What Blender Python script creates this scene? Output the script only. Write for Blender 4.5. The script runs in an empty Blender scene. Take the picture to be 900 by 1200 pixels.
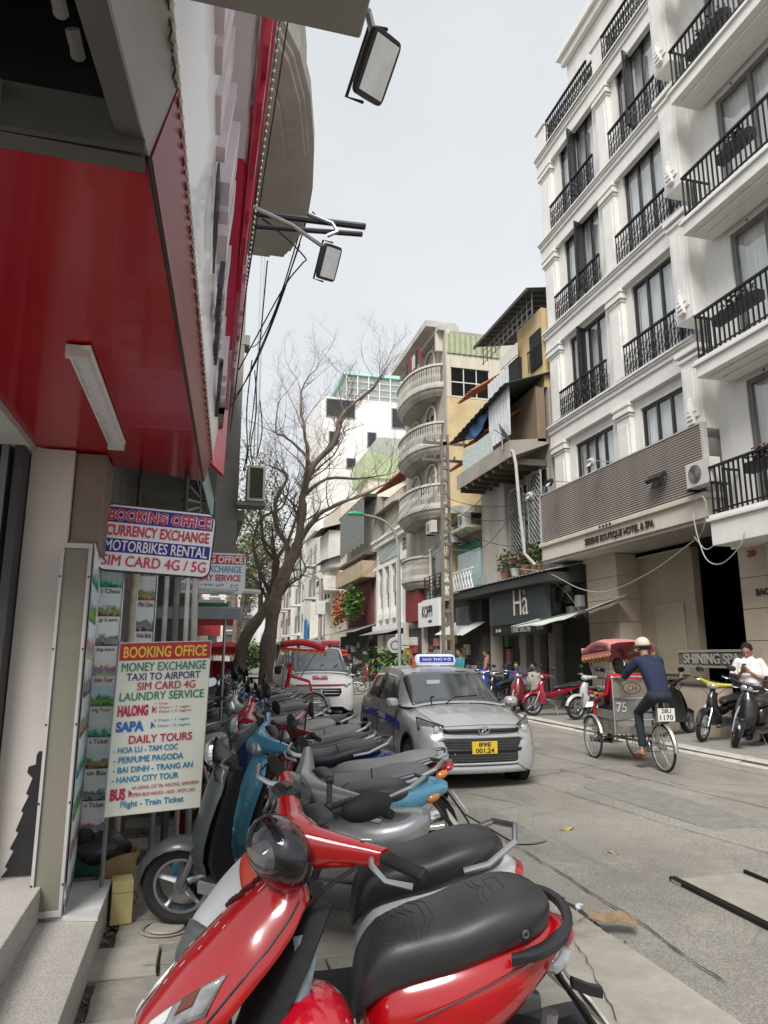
import bpy, math, random
from mathutils import Vector, Matrix, Euler
random.seed(7)
sc = bpy.context.scene
COL = sc.collection
R = math.radians
# ---------------------------------------------------------------- camera
YAW, PITCH = R(14.7), math.atan(167 / 820.0)
cam = bpy.data.cameras.new('camera'); camo = bpy.data.objects.new('camera', cam); COL.objects.link(camo)
cam.sensor_fit = 'VERTICAL'; cam.sensor_height = 36; cam.lens = 36 * 820 / 1200.0
cam.clip_start = 0.05; cam.clip_end = 3000
camo.location = (0, 0, 1.67)
camo.rotation_euler = (R(90) + PITCH, 0, -YAW)
sc.camera = camo
# ---------------------------------------------------------------- sky and sun (bright overcast)
w = bpy.data.worlds.new('World'); sc.world = w; w.use_nodes = True
nt = w.node_tree; nt.nodes.clear()
out = nt.nodes.new('ShaderNodeOutputWorld'); bg = nt.nodes.new('ShaderNodeBackground')
sky = nt.nodes.new('ShaderNodeTexSky'); sky.sky_type = 'NISHITA'; sky.sun_disc = False
sky.sun_elevation = R(49.5); sky.sun_rotation = R(212); sky.air_density = 1.2; sky.dust_density = 3
tc = nt.nodes.new('ShaderNodeTexCoord'); no = nt.nodes.new('ShaderNodeTexNoise')
mp = nt.nodes.new('ShaderNodeMapping'); mp.inputs['Scale'].default_value = (1, 1, 2.2)
no.inputs['Scale'].default_value = 1.6; no.inputs['Detail'].default_value = 5; no.inputs['Roughness'].default_value = .55
cr = nt.nodes.new('ShaderNodeValToRGB')
cr.color_ramp.elements[0].position = .3; cr.color_ramp.elements[0].color = (5.45, 5.65, 5.85, 1)
cr.color_ramp.elements[1].position = .7; cr.color_ramp.elements[1].color = (6.45, 6.58, 6.7, 1)
mx = nt.nodes.new('ShaderNodeMix'); mx.data_type = 'RGBA'; mx.inputs[0].default_value = .88
nt.links.new(tc.outputs['Generated'], mp.inputs[0]); nt.links.new(mp.outputs[0], no.inputs['Vector'])
nt.links.new(no.outputs['Fac'], cr.inputs[0]); nt.links.new(sky.outputs[0], mx.inputs[6]); nt.links.new(cr.outputs[0], mx.inputs[7])
nt.links.new(mx.outputs[2], bg.inputs[0]); bg.inputs[1].default_value = .052
nt.links.new(bg.outputs[0], out.inputs[0])
sl = bpy.data.lights.new('sun', 'SUN'); sl.energy = 1.5; sl.angle = R(26); sl.color = (1, .97, .93)
so = bpy.data.objects.new('sun', sl); COL.objects.link(so); so.rotation_euler = (R(40.5), 0, R(-32.5))
sc.view_settings.view_transform = 'Standard'; sc.view_settings.look = 'None'
sc.view_settings.exposure = 1.5; sc.view_settings.gamma = 1
sc.cycles.max_bounces = 8; sc.cycles.transparent_max_bounces = 12
# ---------------------------------------------------------------- materials
MC = {}
def hexc(h):
    h = h.lstrip('#'); c = [int(h[i:i + 2], 16) / 255 for i in (0, 2, 4)]
    return tuple((x / 12.92 if x <= .04045 else ((x + .055) / 1.055) ** 2.4) for x in c)
def M(c, rough=.6, metal=0, var=.12, scale=6, bump=0, coat=0, stretch=(1, 1, 1), dirt=0, dcol=(.08, .07, .055), emit=0, spec=.5, fine=0):
    if isinstance(c, str): c = hexc(c)
    key = (c, rough, metal, var, scale, bump, coat, stretch, dirt, dcol, emit, spec, fine)
    if key in MC: return MC[key]
    m = bpy.data.materials.new('surface'); m.use_nodes = True; nt = m.node_tree; L = nt.links.new
    b = nt.nodes['Principled BSDF']
    b.inputs['Roughness'].default_value = rough; b.inputs['Metallic'].default_value = metal
    b.inputs['Coat Weight'].default_value = coat; b.inputs['Coat Roughness'].default_value = .06
    b.inputs['Specular IOR Level'].default_value = spec
    if emit:
        b.inputs['Emission Color'].default_value = (*c, 1); b.inputs['Emission Strength'].default_value = emit
    tc = nt.nodes.new('ShaderNodeTexCoord'); mp = nt.nodes.new('ShaderNodeMapping'); mp.inputs['Scale'].default_value = stretch
    L(tc.outputs['Object'], mp.inputs[0])
    n = nt.nodes.new('ShaderNodeTexNoise'); n.inputs['Scale'].default_value = scale; n.inputs['Detail'].default_value = 6; n.inputs['Roughness'].default_value = .62
    L(mp.outputs[0], n.inputs['Vector'])
    mr = nt.nodes.new('ShaderNodeMapRange'); mr.inputs[1].default_value = .28; mr.inputs[2].default_value = .72
    mr.inputs[3].default_value = 1 - var; mr.inputs[4].default_value = 1 + var * .7; L(n.outputs['Fac'], mr.inputs[0])
    mul = nt.nodes.new('ShaderNodeVectorMath'); mul.operation = 'SCALE'; mul.inputs[0].default_value = c; L(mr.outputs[0], mul.inputs['Scale'])
    last = mul.outputs[0]
    if fine:
        n3 = nt.nodes.new('ShaderNodeTexNoise'); n3.inputs['Scale'].default_value = 260; n3.inputs['Detail'].default_value = 2; L(tc.outputs['Object'], n3.inputs['Vector'])
        mr3 = nt.nodes.new('ShaderNodeMapRange'); mr3.inputs[1].default_value = .35; mr3.inputs[2].default_value = .65
        mr3.inputs[3].default_value = 1 - fine; mr3.inputs[4].default_value = 1 + fine; L(n3.outputs['Fac'], mr3.inputs[0])
        mu3 = nt.nodes.new('ShaderNodeVectorMath'); mu3.operation = 'SCALE'; L(last, mu3.inputs[0]); L(mr3.outputs[0], mu3.inputs['Scale']); last = mu3.outputs[0]
    if dirt:
        n2 = nt.nodes.new('ShaderNodeTexNoise'); n2.inputs['Scale'].default_value = scale * .45; n2.inputs['Detail'].default_value = 8; n2.inputs['Roughness'].default_value = .7
        L(mp.outputs[0], n2.inputs['Vector'])
        r2 = nt.nodes.new('ShaderNodeMapRange'); r2.inputs[1].default_value = .62 - .16 * dirt; r2.inputs[2].default_value = .78; r2.inputs[4].default_value = min(1, dirt); L(n2.outputs['Fac'], r2.inputs[0])
        mm = nt.nodes.new('ShaderNodeMix'); mm.data_type = 'RGBA'; L(r2.outputs[0], mm.inputs[0]); L(last, mm.inputs[6]); mm.inputs[7].default_value = (*dcol, 1); last = mm.outputs[2]
    L(last, b.inputs['Base Color'])
    if coat or rough < .35:
        rr = nt.nodes.new('ShaderNodeMapRange'); rr.inputs[3].default_value = max(.02, rough - .05); rr.inputs[4].default_value = rough + .12; L(n.outputs['Fac'], rr.inputs[0]); L(rr.outputs[0], b.inputs['Roughness'])
    if bump:
        nb = nt.nodes.new('ShaderNodeTexNoise'); nb.inputs['Scale'].default_value = scale * 5; nb.inputs['Detail'].default_value = 5; L(mp.outputs[0], nb.inputs['Vector'])
        bp = nt.nodes.new('ShaderNodeBump'); bp.inputs['Strength'].default_value = min(1, bump); bp.inputs['Distance'].default_value = .01; L(nb.outputs['Fac'], bp.inputs['Height']); L(bp.outputs[0], b.inputs['Normal'])
    MC[key] = m
    return m
def glassmat(tint=(.75, .8, .82), dark=.5, rough=.03):
    key = ('glass', tint, dark, rough)
    if key in MC: return MC[key]
    m = bpy.data.materials.new('glass'); m.use_nodes = True; nt = m.node_tree; nt.nodes.clear(); L = nt.links.new
    o = nt.nodes.new('ShaderNodeOutputMaterial'); t = nt.nodes.new('ShaderNodeBsdfTransparent'); t.inputs[0].default_value = (*[x * dark for x in tint], 1)
    g = nt.nodes.new('ShaderNodeBsdfGlossy'); g.inputs['Roughness'].default_value = rough
    lw = nt.nodes.new('ShaderNodeLayerWeight'); lw.inputs[0].default_value = .5; f = nt.nodes.new('ShaderNodeMapRange'); f.inputs[1].default_value = .25; f.inputs[2].default_value = 1.0; f.inputs[3].default_value = .05; f.inputs[4].default_value = .5; L(lw.outputs['Facing'], f.inputs[0])
    n = nt.nodes.new('ShaderNodeTexNoise'); n.inputs['Scale'].default_value = 1.3; tc = nt.nodes.new('ShaderNodeTexCoord'); L(tc.outputs['Object'], n.inputs['Vector'])
    bp = nt.nodes.new('ShaderNodeBump'); bp.inputs['Strength'].default_value = .08; bp.inputs['Distance'].default_value = .05; L(n.outputs['Fac'], bp.inputs['Height']); L(bp.outputs[0], g.inputs['Normal'])
    mx = nt.nodes.new('ShaderNodeMixShader'); L(f.outputs[0], mx.inputs[0]); L(t.outputs[0], mx.inputs[1]); L(g.outputs[0], mx.inputs[2]); L(mx.outputs[0], o.inputs[0])
    MC[key] = m; return m
# common surfaces
BLK = M((.018, .018, .02), .42, var=.2); BLKM = M((.012, .012, .013), .7, var=.3, bump=.2); RUB = M((.02, .02, .021), .85, var=.25, scale=20, bump=.3)
VINYL = M((.030, .031, .033), .40, var=.18, scale=7, bump=.06, spec=.6, dirt=.12, dcol=(.07, .07, .068))
CHR = M((.75, .76, .78), .16, 1, var=.1); ALU = M((.45, .46, .48), .38, 1, var=.15); STEEL = M((.3, .3, .31), .45, .9, var=.2, dirt=.3)
DARKIN = M((.01, .01, .011), .8, var=.3); WHT = M((.78, .78, .76), .5, var=.05)
LENSR = M((.45, .01, .012), .12, var=.05, coat=1); LENSA = M((.7, .22, .02), .15, var=.05, coat=1); LENSC = M((.55, .56, .56), .1, .3, var=.25, scale=40, coat=1)
GL = glassmat((.985, .99, .99), 1.0); GLD = glassmat((.6, .68, .7), .35); GLC = glassmat((.95, .97, .98), .85)
SKIN = M((.36, .19, .12), .55, var=.1, scale=15)
# ---------------------------------------------------------------- builder
WM = {}
class B:
    def __init__(s): s.v = []; s.f = []
    def add(s, vs, fs, m=None):
        o = len(s.v)
        s.v += [tuple(m @ Vector(v)) for v in vs] if m is not None else [tuple(v) for v in vs]
        s.f += [tuple(i + o for i in f) for f in fs]; return s
    def bx(s, x0, x1, y0, y1, z0, z1, m=None):
        vs = [(x, y, z) for x in (x0, x1) for y in (y0, y1) for z in (z0, z1)]
        return s.add(vs, [(0, 1, 3, 2), (4, 6, 7, 5), (0, 4, 5, 1), (2, 3, 7, 6), (0, 2, 6, 4), (1, 5, 7, 3)], m)
    def cb(s, c, d, rot=(0, 0, 0)):
        m = Matrix.Translation(c) @ Euler(rot).to_matrix().to_4x4()
        return s.bx(-d[0] / 2, d[0] / 2, -d[1] / 2, d[1] / 2, -d[2] / 2, d[2] / 2, m)
    def loft(s, rings, cap=True, closed=True):
        n = len(rings[0]); vs = [p for r in rings for p in r]; fs = []
        for i in range(len(rings) - 1):
            for j in range(n if closed else n - 1):
                k = (j + 1) % n; fs.append((i * n + j, i * n + k, (i + 1) * n + k, (i + 1) * n + j))
        if cap and closed: fs.append(tuple(range(n))[::-1]); fs.append(tuple((len(rings) - 1) * n + j for j in range(n)))
        return s.add(vs, fs)
    def tube(s, pts, r, n=8, cap=True, flat=1.0):
        pts = [Vector(p) for p in pts]; rs = r if isinstance(r, (list, tuple)) else [r] * len(pts)
        rings = []; up = None
        for i, p in enumerate(pts):
            t = (pts[min(i + 1, len(pts) - 1)] - pts[max(i - 1, 0)])
            if t.length < 1e-9: t = Vector((0, 0, 1))
            t.normalize()
            if up is None: up = Vector((0, 0, 1)) if abs(t.z) < .9 else Vector((1, 0, 0))
            a = t.cross(up)
            if a.length < 1e-4: a = t.cross(Vector((1, .3, 0)))
            a.normalize(); b = a.cross(t).normalized(); up = b
            rings.append([p + (a * math.cos(2 * math.pi * k / n) + b * flat * math.sin(2 * math.pi * k / n)) * rs[i] for k in range(n)])
        return s.loft(rings, cap)
    def lathe(s, prof, c=(0, 0, 0), axis='z', n=16, m=None, cap=False):
        rings = []
        for r, h in prof:
            ring = []
            for k in range(n):
                a = 2 * math.pi * k / n; x, y = r * math.cos(a), r * math.sin(a)
                p = {'z': (x, y, h), 'x': (h, x, y), 'y': (x, h, y)}[axis]
                v = Vector(p) + Vector(c); ring.append(m @ v if m is not None else v)
            rings.append(ring)
        return s.loft(rings, cap)
    def ell(s, c, r, nu=12, nv=8, rot=(0, 0, 0)):
        m = Matrix.Translation(c) @ Euler(rot).to_matrix().to_4x4(); vs = []; fs = []
        for i in range(nv + 1):
            th = math.pi * i / nv
            for j in range(nu):
                ph = 2 * math.pi * j / nu; vs.append((r[0] * math.sin(th) * math.cos(ph), r[1] * math.sin(th) * math.sin(ph), r[2] * math.cos(th)))
        for i in range(nv):
            for j in range(nu):
                k = (j + 1) % nu; fs.append((i * nu + j, (i + 1) * nu + j, (i + 1) * nu + k, i * nu + k))
        return s.add(vs, fs, m)
    def prism(s, poly, o, ux, uy, n):
        o, ux, uy, n = map(Vector, (o, ux, uy, n)); k = len(poly)
        a = [o + ux * p[0] + uy * p[1] for p in poly]; b = [v + n for v in a]
        fs = [tuple(range(k))[::-1], tuple(range(k, 2 * k))] + [(i, (i + 1) % k, k + (i + 1) % k, k + i) for i in range(k)]
        return s.add(a + b, fs)
    def grid(s, rows, thick=None, nrm=None):
        n = len(rows[0]); vs = [p for r in rows for p in r]
        fs = [(i * n + j, i * n + j + 1, (i + 1) * n + j + 1, (i + 1) * n + j) for i in range(len(rows) - 1) for j in range(n - 1)]
        return s.add(vs, fs)
    def obj(s, name, mat, parent=None, smooth=False, world=False, bev=0, sub=0, solid=0, label=None, remesh=0, kind=None, ang=35):
        me = bpy.data.meshes.new(name); vs = s.v
        if world and parent is not None:
            im = WM[parent.name].inverted(); vs = [tuple(im @ Vector(v)) for v in vs]
        me.from_pydata(vs, [], s.f); me.materials.append(mat); me.update()
        o = bpy.data.objects.new(name, me); COL.objects.link(o)
        if smooth:
            me.shade_smooth()
            if not sub and not remesh: me.set_sharp_from_angle(angle=R(ang))
        if remesh:
            md = o.modifiers.new('r', 'REMESH'); md.mode = 'VOXEL'; md.voxel_size = remesh; md.use_smooth_shade = True
            md = o.modifiers.new('s', 'SMOOTH'); md.iterations = 5; md.factor = .5
        if solid: md = o.modifiers.new('t', 'SOLIDIFY'); md.thickness = solid; md.offset = 0
        if bev: md = o.modifiers.new('b', 'BEVEL'); md.width = bev; md.segments = 2; md.limit_method = 'ANGLE'
        if sub: md = o.modifiers.new('u', 'SUBSURF'); md.levels = sub; md.render_levels = sub
        if parent is not None: o.parent = parent
        if label: o['label'] = label
        if kind: o['kind'] = kind
        return o
def thing(name, label, cat, loc=(0, 0, 0), rz=0, group=None, lean=0, ry=0):
    o = bpy.data.objects.new(name, None); COL.objects.link(o); o.empty_display_size = .2
    o.location = loc; o.rotation_euler = (lean, ry, rz)
    o['label'] = label; o['category'] = cat
    if group: o['group'] = group
    WM[o.name] = Matrix.Translation(loc) @ Euler((lean, ry, rz)).to_matrix().to_4x4()
    return o
def tag(o, label, cat, group=None):
    o['label'] = label; o['category'] = cat
    if group: o['group'] = group
    return o
def struct(b, name, mat, **k):
    o = b.obj(name, mat, **k); o['kind'] = 'structure'; return o
TXC = {}
def text(s, w, h, o, rv, uv, mat, parent, name='lettering', off=0, d=.002, world=True, lift=0, res=3, shear=0):
    """flat lettering: w x h metres, centred on o, reading along rv with uv up"""
    bold = off if 'M' in s and off > 0 else 0   # letters with an M are thickened by shifted copies
    if bold: off = 0
    key = (s, off, res, shear)
    if key not in TXC:
        cu = bpy.data.curves.new('t', 'FONT'); cu.body = s; cu.size = 1; cu.offset = off; cu.resolution_u = res; cu.shear = shear; cu.extrude = .5
        t = bpy.data.objects.new('t', cu); COL.objects.link(t); bpy.context.view_layer.update()
        me = bpy.data.meshes.new_from_object(t.evaluated_get(bpy.context.evaluated_depsgraph_get()))
        TXC[key] = ([tuple(v.co) for v in me.vertices], [tuple(p.vertices) for p in me.polygons])
        bpy.data.objects.remove(t); bpy.data.curves.remove(cu); bpy.data.meshes.remove(me)
    vs, fs = TXC[key]
    x0 = min(v[0] for v in vs); x1 = max(v[0] for v in vs); y0 = min(v[1] for v in vs); y1 = max(v[1] for v in vs)
    rv = Vector(rv).normalized(); uv = Vector(uv).normalized(); nv = rv.cross(uv); o = Vector(o)
    b = B()
    for k, (bx_, by_) in enumerate([(0, 0)] if not bold else [(0, 0), (bold, 0), (-bold, 0), (0, bold * .6), (0, -bold * .6)]):
        b.add([o + rv * (((v[0] + bx_ - x0) / (x1 - x0) - .5) * w) + uv * (((v[1] + by_ - y0) / (y1 - y0) - .5) * h) + nv * (lift + (v[2] + .5) * d + k * .0004) for v in vs], fs)
    return b.obj(name, mat, parent, world=world)
def lerp(a, b, t): return a + (b - a) * t
def sring(c, rv, uv, w, h, p=2.5, n=16, bow=0, nv=None):
    """superellipse ring; bow shifts the outer points back along uv"""
    c, rv, uv = Vector(c), Vector(rv), Vector(uv); r = []
    for k in range(n):
        a = 2 * math.pi * k / n; ca, sa = math.cos(a), math.sin(a)
        x = math.copysign(abs(ca) ** (2 / p), ca) * w; y = math.copysign(abs(sa) ** (2 / p), sa) * h
        r.append(c + rv * x + uv * (y - bow * (x / w) ** 2 if w else y))
    return r
def wall_cells(b, x0, x1, ys, zs, holes):
    """wall slab between x0 and x1 with rectangular holes (y0,y1,z0,z1)"""
    Y = sorted(set([ys[0], ys[1]] + [v for h in holes for v in h[:2] if ys[0] < v < ys[1]])); Z = sorted(set([zs[0], zs[1]] + [v for h in holes for v in h[2:] if zs[0] < v < zs[1]]))
    for j in range(len(Z) - 1):
        i = 0
        while i < len(Y) - 1:
            zc = (Z[j] + Z[j + 1]) / 2
            def inh(q):
                yc = (Y[q] + Y[q + 1]) / 2; return any(h[0] < yc < h[1] and h[2] < zc < h[3] for h in holes)
            if inh(i): i += 1; continue
            k = i
            while k + 1 < len(Y) - 1 and not inh(k + 1): k += 1
            b.bx(x0, x1, Y[i], Y[k + 1], Z[j], Z[j + 1]); i = k + 1
    return b
CURT = M((.80, .81, .80), .8, var=.25, scale=3, stretch=(1, 9, .3))
def window(parent, xf, y0, y1, z0, z1, n=4, fm=None, pm=None, depth=.07, transom=0, curtain=True, fw=.055, name='window', cmat=None):
    """window facing -X whose frame front is at xf"""
    fm = fm or BLK; b = B()
    b.bx(xf, xf + depth, y0, y1, z0, z0 + fw).bx(xf, xf + depth, y0, y1, z1 - fw, z1)
    b.bx(xf, xf + depth, y0, y0 + fw, z0 + fw, z1 - fw).bx(xf, xf + depth, y1 - fw, y1, z0 + fw, z1 - fw)
    pw = (y1 - y0 - fw) / n
    for i in range(1, n): b.bx(xf + .004, xf + depth, y0 + pw * i, y0 + pw * i + fw, z0 + fw, z1 - fw)
    zt = z1
    if transom: b.bx(xf + .006, xf + depth - .01, y0 + fw, y1 - fw, transom, transom + fw * .7)
    wd = b.obj(name, fm, parent, world=True); WM[wd.name] = WM[parent.name]
    for i in range(n):
        a = y0 + pw * i + fw; p = B().bx(xf + depth * .45, xf + depth * .6, a, y0 + pw * (i + 1), z0 + fw, z1 - fw)
        p.obj('pane', pm or GL, wd, world=True)
    if curtain:
        rows = []
        for k in range(2):
            rows.append([(xf + depth + .10 + .025 * math.sin(j * 2.1) + .01 * math.sin(j * .9), lerp(y0 + .02, y1 - .02, j / 60), (z0, z1)[k]) for j in range(61)])
        B().grid(rows).obj('curtain', cmat or CURT, wd, world=True, smooth=True, ang=80)
    return wd
def leafball(n, c, r, size, seed=0, flat=.5, droop=0):
    rn = random.Random(seed); b = B()
    for i in range(n):
        while 1:
            p = Vector((rn.uniform(-1, 1), rn.uniform(-1, 1), rn.uniform(-1, 1)))
            if p.length < 1: break
        p = p * (.55 + .45 * rn.random())
        q = Vector((c[0] + p.x * r[0], c[1] + p.y * r[1], c[2] + p.z * r[2])); a = rn.uniform(0, 6.28); t = rn.uniform(-.9, .9); s = size * rn.uniform(.6, 1.3)
        d = Vector((math.cos(a), math.sin(a), t - droop)).normalized(); e = d.cross(Vector((rn.uniform(-1, 1), rn.uniform(-1, 1), 1))).normalized()
        b.add([q, q + d * s * .5 + e * s * flat * .5, q + d * s, q + d * s * .5 - e * s * flat * .5], [(0, 1, 2, 3)])
    return b
# ================================================================ GROUND
def asphalt():
    m = bpy.data.materials.new('asphalt'); m.use_nodes = True; nt = m.node_tree; L = nt.links.new; b = nt.nodes['Principled BSDF']
    tc = nt.nodes.new('ShaderNodeTexCoord')
    def noise(s, d, r=.6, st=(1, 1, 1)):
        mp = nt.nodes.new('ShaderNodeMapping'); mp.inputs['Scale'].default_value = st; L(tc.outputs['Object'], mp.inputs[0])
        n = nt.nodes.new('ShaderNodeTexNoise'); n.inputs['Scale'].default_value = s; n.inputs['Detail'].default_value = d; n.inputs['Roughness'].default_value = r; L(mp.outputs[0], n.inputs['Vector']); return n.outputs['Fac']
    def ramp(f, a, c, ca, cc):
        r = nt.nodes.new('ShaderNodeValToRGB'); r.color_ramp.elements[0].position = a; r.color_ramp.elements[1].position = c; r.color_ramp.elements[0].color = (*ca, 1); r.color_ramp.elements[1].color = (*cc, 1); L(f, r.inputs[0]); return r.outputs[0]
    def mix(t, a, c, f=None, ft=None):
        x = nt.nodes.new('ShaderNodeMix'); x.data_type = 'RGBA'; x.blend_type = t; x.inputs[0].default_value = f or 1
        if ft is not None: L(ft, x.inputs[0])
        L(a, x.inputs[6])
        if isinstance(c, tuple): x.inputs[7].default_value = (*c, 1)
        else: L(c, x.inputs[7])
        return x.outputs[2]
    base = ramp(noise(.7, 6, .65), .3, .7, (.19, .178, .16), (.30, .285, .26))
    sp = ramp(noise(75, 3, .7), .36, .66, (.62, .62, .62), (1.35, 1.33, 1.28)); c = mix('MULTIPLY', base, sp)
    sp2 = ramp(noise(230, 2, .8), .35, .65, (.6, .6, .6), (1.4, 1.4, 1.38)); c = mix('MULTIPLY', c, sp2)
    st = ramp(noise(1.1, 7, .7, (1, .18, 1)), .56, .74, (0, 0, 0), (1, 1, 1)); c = mix('MIX', c, (.12, .112, .10), ft=st)
    du = ramp(noise(2.3, 8, .75), .55, .8, (0, 0, 0), (.75, .75, .75)); c = mix('MIX', c, (.36, .335, .29), ft=du)
    # cracks
    v = nt.nodes.new('ShaderNodeTexVoronoi'); v.feature = 'DISTANCE_TO_EDGE'; v.inputs['Scale'].default_value = .42
    nn = nt.nodes.new('ShaderNodeTexNoise'); nn.inputs['Scale'].default_value = 2.5; nn.inputs['Detail'].default_value = 6; L(tc.outputs['Object'], nn.inputs['Vector'])
    ad = nt.nodes.new('ShaderNodeMix'); ad.data_type = 'VECTOR'; ad.inputs[0].default_value = .13; L(tc.outputs['Object'], ad.inputs[4]); L(nn.outputs['Color'], ad.inputs[5]); L(ad.outputs[1], v.inputs['Vector'])
    ck = ramp(v.outputs['Distance'], .0, .006, (1, 1, 1), (0, 0, 0)); ckm = mix('MULTIPLY', ck, ramp(noise(.5, 3), .5, .6, (0, 0, 0), (.8, .8, .8))); c = mix('MIX', c, (.035, .032, .03), ft=ckm)
    L(c, b.inputs['Base Color']); b.inputs['Roughness'].default_value = .86
    bp = nt.nodes.new('ShaderNodeBump'); bp.inputs['Strength'].default_value = .5; bp.inputs['Distance'].default_value = .006; L(noise(120, 4, .75), bp.inputs['Height']); L(bp.outputs[0], b.inputs['Normal'])
    return m
ASPH = asphalt()
g = B().bx(-400, 400, -60, 900, -.4, -.06); struct(g, 'ground', M((.2, .18, .16), .9))
rn = random.Random(3)
# road as a gently uneven sheet
rows = []
for j in range(101):
    y = -4 + 134 * (j / 100) ** 1.6
    rows.append([(x, y, (.02 * math.sin((x - 2.38) / 5.72 * math.pi) + rn.uniform(-.003, .003)) if 2.4 < x < 8.0 else 0) for x in [2.3 + 5.85 * i / 18 for i in range(19)]])
struct(B().grid(rows), 'road', ASPH, smooth=True, ang=80)
DIRT = M((.13, .11, .085), .95, var=.4, scale=14, bump=.8, fine=.3)
struct(B().bx(-6, 2.36, -4, 40, -.05, .085), 'sidewalk_bed', DIRT)
struct(B().bx(8.15, 24, -4, 130, -.05, .092), 'sidewalk_bed', DIRT)
struct(B().bx(-8, 2.36, 40, 130, -.05, .10), 'far_sidewalk', M((.22, .2, .18), .9, var=.2, bump=.4))
# near pavement slabs
PAV = [M((.33, .31, .27), .85, var=.28, scale=5, bump=.45, dirt=.55, dcol=(.12, .105, .085), fine=.16), M((.29, .27, .235), .88, var=.3, scale=7, bump=.45, dirt=.6, dcol=(.10, .09, .07), fine=.16), M((.36, .335, .29), .85, var=.25, scale=4, bump=.45, dirt=.45, dcol=(.13, .115, .09), fine=.16)]
pav = bpy.data.objects.new('pavement', None); COL.objects.link(pav); pav['kind'] = 'structure'; WM['pavement'] = Matrix()
def slab_mesh(w, l, mat, seed):
    r = random.Random(seed); pts = []
    # outline with chipped edges
    def edge(a, b_, n):
        return [(lerp(a[0], b_[0], i / n) + (r.uniform(-.006, .006) if i else 0), lerp(a[1], b_[1], i / n) + (r.uniform(-.006, .006) if i else 0)) for i in range(n)]
    c = [(-w / 2, -l / 2), (w / 2, -l / 2), (w / 2, l / 2), (-w / 2, l / 2)]
    c = [(x + r.uniform(-.008, .008), y + r.uniform(-.008, .008)) for x, y in c]
    for i in range(4): pts += edge(c[i], c[(i + 1) % 4], 4)
    b = B(); n = len(pts); b.add([(x, y, -.05) for x, y in pts] + [(x, y, -.006) for x, y in pts] + [(x * .985, y * .985, 0) for x, y in pts],
        [(i, (i + 1) % n, n + (i + 1) % n, n + i) for i in range(n)] + [(n + i, n + (i + 1) % n, 2 * n + (i + 1) % n, 2 * n + i) for i in range(n)] + [tuple(range(2 * n, 3 * n))])
    o = b.obj('paving_slab', mat); me = o.data; bpy.data.objects.remove(o); return me
SM = {}
def slab(x, y, w, l, z=.12):
    k = (round(w, 2), round(l, 2), rn.randrange(3))
    if k not in SM: SM[k] = slab_mesh(w - .014, l - .014, PAV[k[2]], len(SM))
    o = bpy.data.objects.new('paving_slab', SM[k]); COL.objects.link(o); o.parent = pav
    o.location = (x, y, z + rn.uniform(-.006, .006)); o.rotation_euler = (rn.uniform(-.008, .008), rn.uniform(-.008, .008), rn.uniform(-.01, .01))
y = 1.0; i = 0
while y < 12:
    l = [.96, .9, 1.05][i % 3]; slab(2.07, y + l / 2, .58, l); y += l; i += 1
y = 1.6; i = 0
while y < 11:
    xo = -.78 + (i % 2) * .28 + (y * .03)
    x = xo
    while x < 1.6:
        wd = min(.56, 1.775 - x)
        if x + wd > -.30 or y > 5.6: slab(x + wd / 2, y + .2, wd, .4)
        x += .56
    y += .4; i += 1
# far part of the pavement, too small to pick out slab by slab
b = B()
for j in range(70):
    for i in range(6): b.bx(-1.0 + i * .56 + .006, -1.0 + (i + 1) * .56 - .006, 11.0 + j * .41, 11.0 + (j + 1) * .41 - .012, .07, .118 + rn.uniform(-.002, .002))
b.obj('paving_slab', PAV[0], pav, kind='stuff')
# right kerb and pavement
KRB = M((.46, .44, .40), .8, var=.2, scale=6, bump=.4, dirt=.45, dcol=(.2, .18, .15), fine=.1)
km = None
for j in range(44):
    y = 1.5 + j * 1.0
    b = B(); b.add([(0, 0, -.06), (.30, 0, -.06), (.30, 0, .115), (.12, 0, .115), (0, 0, .03), (0, .985, -.06), (.30, .985, -.06), (.30, .985, .115), (.12, .985, .115), (0, .985, .03)],
        [(0, 1, 2, 3, 4), (9, 8, 7, 6, 5), (4, 3, 8, 9), (3, 2, 7, 8), (0, 4, 9, 5), (2, 1, 6, 7)])
    if km is None:
        o = b.obj('kerbstone', KRB, pav); km = o.data
    else: o = bpy.data.objects.new('kerbstone', km); COL.objects.link(o); o.parent = pav
    o.location = (8.1 + rn.uniform(-.008, .008), y, rn.uniform(-.006, .006))
RP = M((.25, .24, .215), .85, var=.25, scale=3, bump=.35, dirt=.4, dcol=(.13, .12, .10), fine=.12)
rm = {}
for j in range(34):
    for i in range(6):
        y = 5 + j * .6
        if i not in rm:
            o = B().bx(0, .59, 0, .59, -.04, 0).obj('paving_slab', RP, pav); rm[i] = o.data
        else: o = bpy.data.objects.new('paving_slab', rm[i]); COL.objects.link(o); o.parent = pav
        o.location = (8.41 + i * .6, y, .115 + rn.uniform(-.003, .003))
b = B()
for j in range(60): b.bx(8.41, 12.0, 25.5 + j * .9, 26.39 + j * .9, .08, .114 + rn.uniform(-.002, .002))
b.obj('paving_slab', RP, pav, kind='stuff')
r2 = random.Random(17)
PATCH = M((.21, .20, .185), .9, var=.25, scale=9, bump=.5, fine=.35)
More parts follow.
